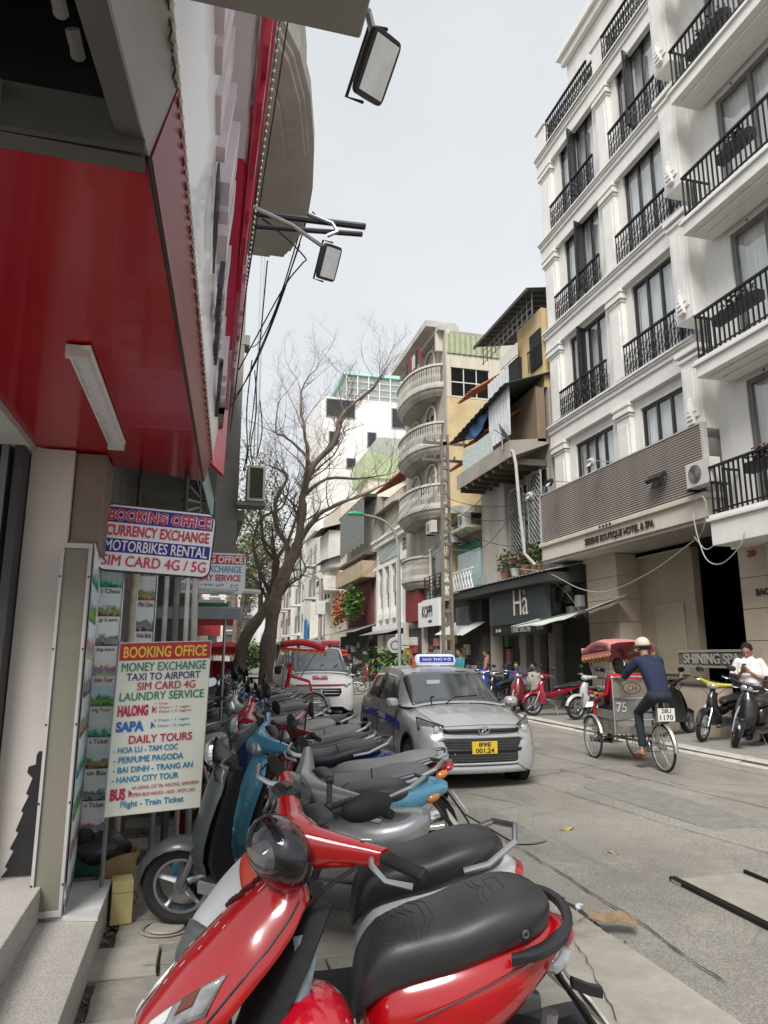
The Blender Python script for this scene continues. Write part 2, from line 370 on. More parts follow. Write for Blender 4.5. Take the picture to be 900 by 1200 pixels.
for (cx, cy, w_, l_) in ((5.2, 7.4, .8, 2.6), (4.6, 13.5, 1.4, 3.2), (6.9, 6.2, .5, 1.2), (3.0, 6.9, .35, 1.6)):
    pts = [(cx + w_ / 2 * math.copysign(abs(math.cos(a)) ** .4, math.cos(a)) * r2.uniform(.9, 1.05), cy + l_ / 2 * math.copysign(abs(math.sin(a)) ** .4, math.sin(a)) * r2.uniform(.93, 1.05)) for a in [k * .3927 for k in range(16)]]
    struct(B().prism(pts, (0, 0, .018), (1, 0, 0), (0, 1, 0), (0, 0, .008)), 'road_patch', PATCH)
def crackline(p, q, w_, n=46, amp=.035):
    b = B(); L, Rr = [], []; p, q = Vector(p), Vector(q); d = (q - p).normalized(); s = Vector((-d.y, d.x, 0)); o = 0
    for i in range(n + 1):
        o += r2.uniform(-amp, amp) * .5; o *= .93; c = p.lerp(q, i / n) + s * o; ww = w_ * r2.uniform(.3, 1.3) * (1 if 0 < i < n else .1); L.append(c - s * ww); Rr.append(c + s * ww)
    b.grid([L, Rr]); struct(b, 'road_crack', M((.05, .046, .04), .95))
crackline((1.80, 3.95, .132), (2.36, 4.12, .130), .004, 20, .02); crackline((-.2, 4.1, .131), (.5, 4.02, .131), .003, 20, .02); crackline((1.82, 3.0, .131), (2.1, 3.9, .131), .003, 24, .02); crackline((2.72, 3.4, .021), (2.9, 8.6, .024), .007); crackline((3.3, 3.2, .025), (4.4, 4.9, .028), .005, 26); crackline((2.9, 8.4, .026), (6.2, 10.2, .028), .006); crackline((4.9, 3.6, .03), (4.3, 9.5, .03), .005); crackline((6.2, 6.0, .027), (5.4, 14.5, .027), .006)
# pale worn gutter line along the right kerb
struct(B().bx(7.78, 8.10, -4, 60, .0, .012), 'gutter_strip', M((.27, .25, .22), .9, var=.3, scale=4, dirt=.4, fine=.15))
# pavement edge strip on the left (broken concrete)
rows = []
for j in range(120):
    y = .5 + j * .17
    rows.append([(2.3, y, .06), (2.37 + rn.uniform(-.02, .03), y, .03), (2.44 + rn.uniform(-.03, .06), y, .006)])
struct(B().grid(rows), 'road_edge', M((.11, .1, .085), .95, var=.4, scale=9, bump=.6, fine=.25), smooth=True, ang=80)
# man-made hatch in the pavement, concrete trench cover in the road
t = thing('pavement_hatch', 'small round concrete cover set in the pavement beside the granite step', 'manhole cover', (-.09, 4.62, .12))
b = B().lathe([(.001, .012), (.10, .012), (.105, .004)], n=24).obj('cover', PAV[2], t, smooth=True)
b = B().lathe([(.125, .004), (.14, .01), (.15, .004)], n=24).obj('rim', PAV[1], t, smooth=True)
t = thing('trench_cover', 'flat concrete trench cover with dark steel rails sunk in the road', 'trench cover', (3.8, 4.3, .014))
RAIL = M((.03, .026, .024), .6, .6, var=.3)
B().bx(-.3, .3, -.75, .62, 0, .018).obj('cover', M((.29, .27, .235), .88, var=.2, scale=5, bump=.3, dirt=.3, fine=.15), t)
for x in (-.345, -.315, .315): B().prism([(0, 0), (.018, 0), (.018, .03), (0, .03)], (x, -.75, 0), (1, 0, 0), (0, 0, 1), (.05, 1.4, 0)).obj('rail', RAIL, t)
# ================================================================ HOTEL on the right
HW = M((.72, .705, .67), .7, var=.10, scale=1.6, bump=.15, dirt=.42, dcol=(.50, .45, .37), stretch=(1.6, 1.6, .22))
HT = M((.75, .735, .70), .65, var=.10, scale=2.5, bump=.12, dirt=.36, dcol=(.45, .41, .34))
STONE = M((.46, .38, .30), .6, var=.12, scale=2.2, bump=.15, dirt=.15, dcol=(.3, .24, .18))
IRON = M((.016, .016, .018), .45, .4, var=.2)
ht = thing('hotel', 'tall cream white boutique hotel with black balconies, slatted screen and stone porch', 'hotel', (10.7, 12, .1))
XF = 10.7
RT = [9.62, 12.83, 16.05, 19.27]               # railing tops of the left bays
WT = [7.85, 11.25, 14.62, 17.95]               # window heads
ZB = [6.35, 8.8, 12.02, 15.24]                 # window feet
bays = [(16.1, 18.1), (12.6, 14.85)]
holes = [(y0, y1, ZB[i], WT[i]) for i in range(4) for (y0, y1) in bays]
wall_cells(B(), XF, XF + .22, (11.95, 19.4), (4.35, 18.2), holes).obj('wall', HW, ht, world=True)
B().bx(XF + .22, 22, 19.25, 19.4, .1, 18.2).obj('wall', HW, ht, world=True)
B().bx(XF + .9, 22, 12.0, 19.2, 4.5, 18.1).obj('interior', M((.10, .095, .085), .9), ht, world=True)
for fl in range(4):
    for bi, (y0, y1) in enumerate(bays):
        window(ht, XF + .06, y0, y1, ZB[fl], WT[fl], n=4 if bi == 0 else 4, fw=.075)
B().bx(XF + .01, 22, 11.96, 19.38, 18.19, 18.3).obj('terrace_floor', HW, ht, world=True)
UX = 11.75
wall_cells(B(), UX, UX + .2, (11.5, 19.0), (18.301, 22.6), [(y0, y1, 18.5, 20.9) for y0, y1 in bays]).obj('upper_wall', HW, ht, world=True)
B().bx(UX + .2, 22, 18.8, 19.0, 18.301, 22.6).obj('upper_wall', HW, ht, world=True)
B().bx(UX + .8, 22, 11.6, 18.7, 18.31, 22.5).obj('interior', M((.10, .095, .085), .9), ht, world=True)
for y0, y1 in bays: window(ht, UX + .05, y0, y1, 18.5, 20.9, n=4, fw=.075)
# open casements
for (y, z0, z1) in ((17.0, 12.3, 14.55), (17.1, 15.5, 17.85), (14.1, 15.5, 17.85), (17.2, 9.0, 11.2)):
    b = B().cb((XF - .14, y, (z0 + z1) / 2), (.36, .05, z1 - z0), (0, 0, .35)); o = b.obj('open_casement', BLK, ht, world=True); WM[o.name] = WM[ht.name]
    B().cb((XF - .14, y, (z0 + z1) / 2), (.26, .062, z1 - z0 - .14), (0, 0, .35)).obj('pane', GL, o, world=True)
# pilasters with capitals, panels and bases
def pilaster(y0, y1, z0, z1, xf, w=.12):
    b = B().bx(xf - w, xf + .01, y0, y1, z0, z1)
    b.bx(xf - w - .03, xf - w + .002, y0 + .10, y1 - .10, z0 + .35, z1 - .55)
    b.obj('pilaster', HT, ht, world=True, bev=.012)
    b = B()
    for k, (d, za, zb) in enumerate([(.03, -.34, -.27), (.06, -.16, -.08), (.09, -.08, 0)]): b.bx(xf - w - d, xf + .012, y0 - d, y1 + d, z1 + za, z1 + zb)
    b.bx(xf - w - .075, xf + .012, y0 - .075, y1 + .075, z1 - .26, z1 - .161)
    b.obj('capital', HT, ht, world=True, bev=.01)
lev = [6.0, 8.52, 11.74, 14.96, 18.2]
for i in range(4):
    for (a, c) in ((15.15, 15.75), (18.5, 19.2)): pilaster(a, c, lev[i] + .0, lev[i + 1] - .42, XF)
# corner pilaster between both sections with a stepped face
for i in range(-1, 4):
    z0 = 4.9 if i < 0 else lev[i] + .28; z1 = lev[i + 1] - .5
    if i < 0: continue
    B().bx(9.95, 10.75, 11.72, 12.3, z0, z1).obj('column', HT, ht, world=True, bev=.02)
    B().bx(9.915, 9.952, 11.82, 12.2, z0 + .3, z1 - .35).bx(9.885, 9.916, 11.88, 12.14, z0 + .42, z1 - .47).obj('column_panel', HT, ht, world=True, bev=.008)
    B().bx(9.86, 10.76, 11.62, 12.38, z1 + .001, z1 + .12).bx(9.9, 10.76, 11.67, 12.34, z1 - .14, z1 - .06).obj('capital', HT, ht, world=True, bev=.012)
    b = B()
    for k in range(7):
        zz = z0 + .14 + k * .085; b.bx(9.84 - .05 * math.sin(k / 6 * 3.14), 9.914, 11.9 + .02 * k, 12.12 - .02 * k, zz, zz + .08)
    b.obj('scroll_bracket', HT, ht, world=True, bev=.015)
# cornice bands
for z in lev[1:]:
    for n_, (x, za, zb) in enumerate([(XF - .20, -.02, .10), (XF - .24, .10, .16), (XF - .15, -.42, -.02), (XF - .28, .16, .225)]):
        B().bx(x, XF + .005 + .002 * n_, 12.40 - .002 * n_, 19.34 + .004 * n_, z + za + .0005 * n_, z + zb - .0005).obj('cornice', HT, ht, world=True, bev=.012)
B().bx(UX - .3, UX + 1.2, 11.5, 19.25, 22.601, 22.9).bx(UX - .18, UX - .002, 11.5, 19.12, 22.3, 22.6).obj('cornice', HT, ht, world=True, bev=.03)
for y in (12.0, 15.15, 18.75): B().bx(XF - .12, XF + .2, y, y + .6, 18.45, 19.45).bx(XF - .17, XF + .25, y - .05, y + .65, 19.451, 19.53).obj('terrace_pier', HT, ht, world=True, bev=.012)
B().bx(XF + .02, XF + .2, 12.0, 19.35, 18.301, 18.45).obj('parapet_kerb', HT, ht, world=True)
# iron railings of the left bays
def ornate(y0, y1, x, zt, h, big=False):
    B().bx(x - .035, x + .035, y0, y1, zt - .05, zt).obj('handrail', IRON, ht, world=True)
    B().bx(x - .02, x + .02, y0, y1, zt - h, zt - h + .035).obj('bottom_rail', IRON, ht, world=True)
    b = B(); n = int((y1 - y0) / .115); st = (y1 - y0) / n
    for i in range(n + 1):
        y = y0 + st * i
        b.bx(x - .011, x + .011, y - .011, y + .011, zt - h + .035, zt - .05)
        if i < n and i % 2 == 0:
            for q in (.28, .62):
                cy, cz, rr = y + st, zt - h + h * q, st * .72
                b.tube([(x, cy + rr * math.cos(a), cz + rr * 1.35 * math.sin(a)) for a in [k * math.pi / 4 for k in range(9)]], .012, 4, cap=False)
            b.cb((x, y + st, zt - h * .5), (.03, .05, .05), (.78, 0, 0))
    b.obj('scrollwork', IRON, ht, world=True, kind='stuff')
for fl, zt in enumerate(RT):
    ornate(15.86, 18.42, XF - .24, zt, .92); ornate(12.42, 15.02, XF - .24, zt, .92)
ornate(12.65, 15.1, XF + .02, 19.4, .9); ornate(15.8, 18.7, XF + .02, 19.4, .9)
# slatted screen over the porch
b0 = None; SL = M((.36, .31, .285), .7, var=.25, scale=3, bump=.2, dirt=.3, dcol=(.2, .17, .15), stretch=(1, .3, 3))
for k in range(25):
    z = 4.985 + k * .0555
    if b0 is None: o = B().bx(-.02, .02, 0, 7.12, 0, .029).obj('screen_slat', SL, ht); b0 = o.data
    else: o = bpy.data.objects.new('screen_slat', b0); COL.objects.link(o); o.parent = ht
    o.location = (9.9 - 10.7, 11.78 - 12, z - .1)
B().bx(9.93, 9.97, 11.8, 18.88, 4.97, 6.35).obj('screen_back', M((.02, .018, .017), .9), ht, world=True)
B().bx(9.86, 9.98, 11.70, 11.77, 4.93, 6.40).obj('screen_edge', M((.45, .42, .40), .6), ht, world=True); B().bx(9.86, 9.98, 18.91, 18.98, 4.93, 6.40).obj('screen_edge', M((.45, .42, .40), .6), ht, world=True)
B().bx(9.862, 9.98, 11.775, 18.905, 6.372, 6.405).obj('screen_cap', M((.45, .42, .40), .6), ht, world=True)
FAS = M((.60, .54, .46), .75, var=.12, scale=2, bump=.15, dirt=.4, dcol=(.38, .31, .24), stretch=(1, 1, .25))
B().bx(9.78, 10.9, 11.72, 18.95, 4.80, 4.92).obj('porch_ledge', FAS, ht, world=True, bev=.015)
B().bx(9.85, 10.9, 11.78, 18.9, 4.40, 4.799).obj('porch_fascia', FAS, ht, world=True, bev=.01)
B().bx(9.9, 14, 11.78, 18.9, 4.32, 4.399).obj('porch_ceiling', M((.42, .38, .34), .8, var=.12), ht, world=True)
LET = M((.05, .035, .028), .6)
text('SERENE BOUTIQUE HOTEL & SPA', 2.95, .20, (9.848, 14.95, 4.575), (0, -1, 0), (0, 0, 1), LET, ht, off=.012, d=.03)
text('* * * *', .55, .07, (9.776, 15.35, 4.86), (0, -1, 0), (0, 0, 1), LET, ht, off=.01, d=.02)
# stone ground floor
def stoneblock(y0, y1, x0, x1, z0, z1, nrow, name='stone_block'):
    for k in range(nrow):
        a = lerp(z0, z1, k / nrow); c = lerp(z0, z1, (k + 1) / nrow)
        B().bx(x0, x1, y0, y1, a + .006, c - .006).obj(name, STONE, ht, world=True, bev=.008)
    B().bx(x0 + .012, x1, y0 + .012, y1 - .012, z0, z1).obj('pillar_core', M((.2, .16, .13), .9), ht, world=True)
stoneblock(16.25, 17.75, 10.6, 11.4, .1, 4.31, 7)
stoneblock(10.1, 11.62, 10.35, 11.1, .1, 3.75, 6)
B().bx(10.55, 10.6, 16.2, 17.8, 4.2, 4.315).obj('pillar_capital', STONE, ht, world=True)
B().bx(11.25, 11.45, 14.1, 16.25, .1, 4.31).obj('stone_wall', M((.36, .30, .22), .6, var=.1, scale=2), ht, world=True)
B().bx(11.2, 11.249, 14.1, 16.25, 4.15, 4.31).obj('stone_wall', STONE, ht, world=True)
B().bx(11.21, 11.245, 14.5, 15.6, 1.2, 2.9).obj('stone_panel', M((.42, .36, .27), .6), ht, world=True, bev=.01)
# dark lobby
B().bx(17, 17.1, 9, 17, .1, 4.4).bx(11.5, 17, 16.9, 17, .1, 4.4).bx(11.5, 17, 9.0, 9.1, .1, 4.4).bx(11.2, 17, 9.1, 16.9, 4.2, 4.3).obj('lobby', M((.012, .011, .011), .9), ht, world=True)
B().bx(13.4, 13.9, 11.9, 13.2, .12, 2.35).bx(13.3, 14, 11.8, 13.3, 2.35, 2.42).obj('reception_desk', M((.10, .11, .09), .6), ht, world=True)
# right section: balconies
RX = 9.6; FLR = [4.30, 7.52, 10.74, 13.96, 17.2]
for i, z in enumerate(FLR):
    th = .57 if i == 0 else .34
    B().bx(RX - .04, 11.0, 4.5, 11.36, z - th, z - .10).obj('balcony_slab', HT, ht, world=True, bev=.01)
    B().bx(RX - .09, 11.0, 4.5, 11.42, z - .099, z - .03).obj('balcony_edge', HT, ht, world=True, bev=.01)
    B().bx(RX - .05, 11.0, 4.5, 11.38, z - .029, z + .03).obj('balcony_edge', HT, ht, world=True, bev=.008)
    if i: B().bx(RX + .12, 10.2, 4.5, 11.2, z - th - .06, z - th - .001).bx(RX + .3, 10.2, 4.5, 11.05, z - th - .10, z - th - .061).obj('soffit_moulding', HT, ht, world=True, bev=.01)
    # railing, bar by bar
    zt = z + 1.0
    B().bx(RX - .03, RX + .03, 4.5, 11.3, zt - .045, zt).obj('handrail', IRON, ht, world=True)
    B().bx(RX - .015, RX + .015, 4.5, 11.3, z + .10, z + .13).obj('bottom_rail', IRON, ht, world=True)
    B().bx(RX, 10.3, 11.265, 11.3, zt - .045, zt - .001).bx(RX + .02, 10.3, 11.275, 11.29, z + .1, z + .13).obj('side_rail', IRON, ht, world=True)
    bm = None
    for k in range(46):
        y = 11.28 - k * .125
        if y < 6: break
        if bm is None: o = B().bx(-.016, .016, -.011, .011, .03, .96).obj('baluster', IRON, ht); bm = o.data
        else: o = bpy.data.objects.new('baluster', bm); COL.objects.link(o); o.parent = ht
        o.location = (RX - 10.7, y - 12, z - .1)
    for k in range(5):
        o = bpy.data.objects.new('baluster', bm); COL.objects.link(o); o.parent = ht; o.location = (RX + .14 * (k + 1) - 10.7, 11.283 - 12, z - .1)
    for y, x in ((10.4, 9.85), (8.3, 9.85)) if i else ():
        B().lathe([(.001, 0), (.055, 0), (.06, -.05), (.05, -.055), (.045, -.01)], (x + .5, y, z - th - .1), n=12).obj('downlight', BLK, ht, world=True)
ROW = [(8.2, 10.9), (5.0, 7.8)]
holes = [(a, c, z + .03, z + 2.72) for z in FLR[:4] for (a, c) in ROW]
wall_cells(B(), 10.3, 10.5, (4.5, 11.72), (3.74, 21), holes).obj('wall', HW, ht, world=True)
for z in FLR[:4]:
    for a, c in ROW: window(ht, 10.34, a, c, z + .03, z + 2.72, n=3, fm=M((.14, .135, .13), .4), fw=.1)
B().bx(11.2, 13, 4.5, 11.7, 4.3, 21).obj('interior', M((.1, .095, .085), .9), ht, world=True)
B().bx(10.28, 10.5, 4.5, 10.1, .1, 3.73).obj('stone_wall', STONE, ht, world=True)
# entrance signboards and lettering
B().bx(10.2, 10.26, 9.3, 10.75, 2.98, 3.72).obj('signboard', M((.42, .45, .42), .5), ht, world=True, bev=.01)
text('20', .22, .13, (10.34, 11.25, 3.6), (0, -1, 0), (0, 0, 1), M((.25, .02, .015), .5), ht, off=.02, d=.012)
text('BAC SU', .55, .13, (10.34, 10.95, 2.84), (0, -1, 0), (0, 0, 1), LET, ht, off=.03, d=.015)
# ---- things on the hotel
def ac_unit(x, y, z, label, rz, s=1.0, group=None, vert=False):
    t = thing('air_conditioner', label, 'air conditioner', (x, y, z), rz, group)
    w_, h_, d_ = .78 * s, .54 * s, .26 * s; W = M((.55, .54, .50), .6, var=.1, dirt=.3, dcol=(.3, .26, .2))
    B().bx(-w_ / 2, w_ / 2, -d_ / 2, d_ / 2, 0, h_).obj('casing', W, t, bev=.012)
    B().lathe([(.001, 0), (.05 * s, -.008), (.20 * s, -.004), (.205 * s, .004)], (-.1 * s, -d_ / 2 - .004, h_ / 2), 'y', 20).obj('fan_grille', M((.05, .05, .05), .6), t, smooth=True)
    b = B()
    for k in range(5): b.tube([(-.1 * s + .04 * s * (k + 1) * math.cos(a), -d_ / 2 - .016, h_ / 2 + .04 * s * (k + 1) * math.sin(a)) for a in [q * .524 for q in range(13)]], .003 * s, 4, cap=False)
    b.obj('grille_wire', W, t)
    B().bx(-w_ / 2, -w_ / 2 + .04, -d_ / 2, d_ / 2 + .12, -.05, -.001).bx(w_ / 2 - .04, w_ / 2, -d_ / 2, d_ / 2 + .12, -.05, -.001).obj('bracket', BLKM, t)
    return t
ac_unit(9.72, 11.62, 5.0, 'white air conditioner at the end of the slatted hotel screen', R(-90), .95)
def arm_lamp(x, y, z, L_, label, dy=.3, flood=False, s=1):
    t = thing('sign_lamp', label, 'lamp', (x, y, z), 0, 'lamps on arms above the slatted hotel screen')
    B().tube([(.9, 0, -.15), (.3, dy * .3, .03), (-L_, dy, .10)], .014, 6).obj('arm', ALU, t, smooth=True)
    B().loft([sring((-L_ - .02 + q[0], dy, .07 + q[1]), (0, 1, 0), (.5, 0, -.85), q[2], q[3], 4, 12) for q in ((.06, .05, .07, .05), (0, 0, .12, .09), (-.04, -.06, .12, .09))]).obj('lamp_head', BLK if flood else M((.5, .5, .48), .5), t, smooth=True)
    B().cb((-L_ - .085, dy, -.0), (.006, .2, .15), (0, .5, 0)).obj('lamp_glass', M((.6, .62, .62), .15, var=.05), t)
arm_lamp(9.8, 15.1, 6.45, .25, 'pale lamp on an arm above the middle of the slatted hotel screen')
arm_lamp(9.8, 17.2, 6.42, .3, 'black lamp on an arm over the left half of the slatted hotel screen', flood=True)
arm_lamp(9.8, 18.6, 6.35, .25, 'small pale lamp at the far left end of the slatted hotel screen')
t = thing('floodlight', 'black floodlight fixed to the front of the slatted hotel screen', 'floodlight', (9.75, 13.15, 5.55))
B().cb((-.02, 0, 0), (.10, .5, .26), (0, .9, 0)).obj('housing', BLK, t, bev=.02)
B().tube([(.12, -.2, .02), (0, -.2, -.2), (0, .2, -.2), (.12, .2, .02)], .015, 6).obj('bracket', BLK, t)
def flowerbox(x, y, z, L_, label, fl=True, seed=0):
    t = thing('balcony_planter', label, 'planter', (x, y, z))
    B().bx(-.1, .1, -L_ / 2, L_ / 2, 0, .2).obj('box', M((.03, .03, .03), .6), t, bev=.01)
    leafball(160, (0, 0, .28), (.16, L_ / 2, .18), .10, seed).obj('foliage', M((.05, .09, .025), .6, var=.4), t)
    if fl: leafball(60, (0, 0, .36), (.16, L_ / 2, .14), .07, seed + 1, .9).obj('flowers', M((.55, .08, .10), .6, var=.3), t)
flowerbox(9.74, 10.0, 4.95, .9, 'black box of pink flowers on the lowest hotel balcony rail', True, 1)
flowerbox(9.74, 10.3, 8.1, 1.2, 'black box of green leaves on the second hotel balcony rail from below', False, 3)
flowerbox(9.74, 10.3, 14.35, 1.2, 'trailing green plants on the topmost hotel balcony in view', False, 5)
flowerbox(9.74, 9.9, 11.35, .9, 'black box of thin plants on the third hotel balcony from below', False, 8)
# spa sign and planters below
t = thing('spa_sign', 'grey fence sign reading SHINING SPA in front of the dark hotel lobby', 'sign', (10.3, 12.55, .1))
SPX = M((.30, .28, .24), .5, var=.1)
B().bx(0, .05, -.95, 1.1, 1.62, 1.67).bx(0, .05, -.95, 1.1, 1.30, 1.35).obj('sign_rail', SPX, t)
B().bx(.02, .035, -.95, 1.1, 1.36, 1.61).obj('sign_panel', M((.13, .12, .11), .6), t)
text('SHINING SPA', 1.65, .21, (-.002, .05, 1.485), (0, -1, 0), (0, 0, 1), M((.34, .32, .28), .5), t, off=.015, d=.02, world=False)
for y in (-.93, 1.08): B().bx(0, .05, y - .025, y + .025, 0, 1.299).obj('post', SPX, t)
for (y, h_, lb) in ((12.6, 1.0, 'tall beige stone planter box under the spa sign'), (13.9, .78, 'low beige stone planter box beside the dark plants')):
    t = thing('stone_planter', lb, 'planter', (10.1, y, .11)); B().bx(-.2, .2, -.55, .55, 0, h_ - .06).obj('box', STONE, t, bev=.01); B().bx(-.23, .23, -.58, .58, h_ - .06, h_).obj('rim', M((.08, .07, .06), .5), t, bev=.01)
def palm(x, y, z, h, label, n=9, L_=.8, seed=0, leaf=M((.02, .035, .014), .55, var=.4), cat='plant', group=None, wd=.05):
    r = random.Random(seed); t = thing('potted_palm', label, cat, (x, y, z), 0, group)
    B().lathe([(.001, 0), (.15, 0), (.2, .3), (.18, .3), (.16, .27), (.001, .27)], n=14).obj('pot', M((.12, .07, .05), .7), t, smooth=True)
    b = B()
    for k in range(3): b.tube([(0, 0, .25), (r.uniform(-.08, .08), r.uniform(-.08, .08), h * .5), (r.uniform(-.2, .2), r.uniform(-.2, .2), h * (.6 + .15 * k))], [.02, .016, .012], 5)
    b.obj('stem', M((.09, .07, .04), .8), t); b = B()
    for c in range(n):
        zz = h * (.35 + .65 * c / n); ox, oy = r.uniform(-.18, .18), r.uniform(-.18, .18)
        for k in range(10):
            a = r.uniform(0, 6.28); q = L_ * r.uniform(.5, .9); pts = []
            for i in range(5):
                u = i / 4; rr = q * u; pts.append((ox + rr * math.cos(a), oy + rr * math.sin(a), zz + q * (.55 * u - .75 * u * u)))
            wv = Vector((-math.sin(a), math.cos(a), .2)); ws = [.3, 1, .9, .6, .05]
            b.grid([[Vector(pts[i]) - wv * wd * .5 * ws[i], Vector(pts[i]) + wv * wd * .5 * ws[i]] for i in range(5)])
    b.obj('fronds', leaf, t); return t
palm(10.2, 14.75, .11, 1.95, 'tall dark spiky plant left of the spa sign at the hotel entrance', 10, .6, 3)
palm(10.9, 16.0, .11, 1.9, 'dark green spreading plant behind the cyclo roof by the stone wall', 8, .7, 9)
t = thing('easel_board', 'white menu board on a black easel beside the hotel plants', 'menu board', (9.85, 15.3, .115), R(-100))
b = B().cb((0, 0, 1.0), (.55, .03, .78), (-.16, 0, 0)); b.obj('board', M((.62, .62, .6), .5), t)
b = B()
for k, (x, z, w_) in enumerate([(-.1, 1.28, .25), (.1, 1.18, .2), (-.05, 1.05, .34), (.05, .92, .3), (-.1, .8, .22)]): b.cb((x, -.022 - (z - 1) * -.16, z), (w_, .004, .045), (-.16, 0, 0))
b.obj('print', M((.35, .1, .07), .6), t)
B().tube([(-.25, .0, 0), (-.02, .12, 1.75)], .015, 6).tube([(.25, 0, 0), (.02, .12, 1.75)], .015, 6).tube([(0, .5, 0), (0, .12, 1.75)], .015, 6).obj('easel', BLK, t)
# ================================================================ BUILDINGS beyond the hotel
def plaster(c, d=.5, dc=(.13, .11, .09), sc_=1.4, v=.18): return M(c, .85, var=v, scale=sc_, bump=.3, dirt=d, dcol=dc, stretch=(1, 1, .4))
OLD = plaster((.34, .31, .27), .75); CREAM = plaster((.62, .58, .48), .4, (.3, .26, .2)); YEL = plaster((.56, .42, .22), .8, (.36, .29, .2)); PALE = plaster((.66, .645, .60), .35, (.36, .33, .28))
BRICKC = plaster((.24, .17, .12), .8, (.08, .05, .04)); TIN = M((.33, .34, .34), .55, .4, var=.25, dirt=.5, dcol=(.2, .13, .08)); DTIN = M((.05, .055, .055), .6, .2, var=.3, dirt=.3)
TILE = M((.36, .12, .07), .8, var=.35, scale=9, bump=.4, dirt=.4); GRNP = M((.28, .36, .24), .7, var=.2, dirt=.3)
def bld(name, label, loc, cat='building'): return thing(name, label, cat, loc)
def simple_windows(t, x, ys, zs, n=2, fm=None, w_=.8, h_=1.2, curtain=False):
    for y in ys:
        for z in zs: window(t, x, y, y + w_, z, z + h_, n=n, fm=fm, curtain=curtain, depth=.06)
def corrug(b, o, u, v, nu, amp=.02, thick=0):
    """corrugated sheet: origin o, across u (waves), along v"""
    o, u, v = Vector(o), Vector(u), Vector(v); nn = u.cross(v).normalized()
    b.grid([[o + v * k + u * (i / nu) + nn * amp * math.sin(i * math.pi / 2) for i in range(nu + 1)] for k in (0, 1)]); return b
# --- grey brown house with the hair salon -----------------------------------------
t = bld('salon_house', 'stained grey and yellow old house above the dark hair salon, beside the hotel', (10.2, 19.5, .1))
B().bx(10.6, 18, 19.45, 24.45, 3.95, 10.2).obj('wall', OLD, t, world=True)
B().bx(10.25, 10.62, 22.3, 24.4, 3.9, 10.25).obj('wall', plaster((.45, .42, .37), .8, (.2, .15, .11)), t, world=True)
B().bx(10.5, 18, 19.45, 21.3, 10.2, 13.0).obj('wall', YEL, t, world=True)
B().bx(11.4, 18, 21.31, 24.4, 10.2, 12.9).obj('wall', PALE, t, world=True)
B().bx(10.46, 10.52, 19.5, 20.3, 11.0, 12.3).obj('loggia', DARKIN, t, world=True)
b = B()
for k in range(9): b.bx(10.38, 10.40, 19.5 + k * .1, 19.515 + k * .1, 11, 11.7)
b.bx(10.37, 10.41, 19.45, 20.35, 11.7, 11.74); b.obj('loggia_rail', IRON, t, world=True)
# roofs
b = B(); corrug(b, (9.95, 19.3, 13.55), (0, 4.7, 0), (2.6, 0, .45), 50); b.obj('tin_roof', DTIN, t, world=True, solid=.03)
B().bx(9.93, 9.98, 19.3, 24.0, 13.44, 13.56).obj('roof_edge', DTIN, t, world=True)
b = B()
for k in range(12): b.bx(10.2, 10.23, 19.5 + k * .38, 19.53 + k * .38, 12.7, 13.55)
for z in (12.75, 13.0, 13.25): b.bx(10.2, 10.22, 19.5, 23.8, z, z + .025)
b.obj('roof_cage', STEEL, t, world=True)
# lean-to tiled roofs on the party wall
def leanto(o, u, v, nm='tiled_roof'):
    b = B(); corrug(b, o, u, v, 28, .035); return b.obj(nm, TILE, t, world=True, solid=.05)
leanto((9.7, 23.6, 11.6), (0, 1.6, .0), (2.2, -.2, 1.4)); leanto((9.6, 24.6, 9.0), (0, 1.6, 0), (2.0, -.2, 1.2)); leanto((9.4, 20.5, 9.35), (0, 3.4, 0), (1.4, 0, .8))
B().bx(10.35, 10.6, 21.0, 22.25, 10.25, 11.9).obj('wall', DARKIN, t, world=True)
for k in range(3):
    B().bx(10.3, 10.34, 20.95 + k * .5, 21.38 + k * .5, 11.95, 12.4).obj('casement', PALE, t, world=True)
# balcony with sloping underside
b = B().prism([(0, 7.75), (0, 8.3), (1.5, 8.5), (1.5, 8.35)], (9.2, 19.5, 0), (1, 0, 0), (0, 0, 1), (0, 4.7, 0)); b.obj('balcony_slab', OLD, t, world=True)
for k in range(8): B().bx(9.25, 10.6, 19.7 + k * .6, 19.78 + k * .6, 7.6, 7.80).obj('joist', M((.10, .08, .06), .8), t, world=True)
B().bx(9.22, 9.26, 20.9, 23.6, 8.3, 9.05).obj('balcony_panel', M((.50, .56, .54), .6, var=.2, dirt=.5), t, world=True)
b = B(); corrug(b, (9.25, 19.45, 8.5), (0, 1.7, 0), (0, 0, 2.3), 28); b.obj('tin_sheet', M((.60, .62, .62), .5, .2, var=.2, dirt=.3, dcol=(.25, .17, .1)), t, world=True)
b = B(); corrug(b, (9.0, 19.3, 10.1), (0, 5.2, -.5), (1.7, 0, .6), 50); b.obj('tin_roof', DTIN, t, world=True, solid=.02)
B().bx(10.2, 10.5, 19.5, 22.3, 8.35, 10.2).obj('wall', BRICKC, t, world=True)
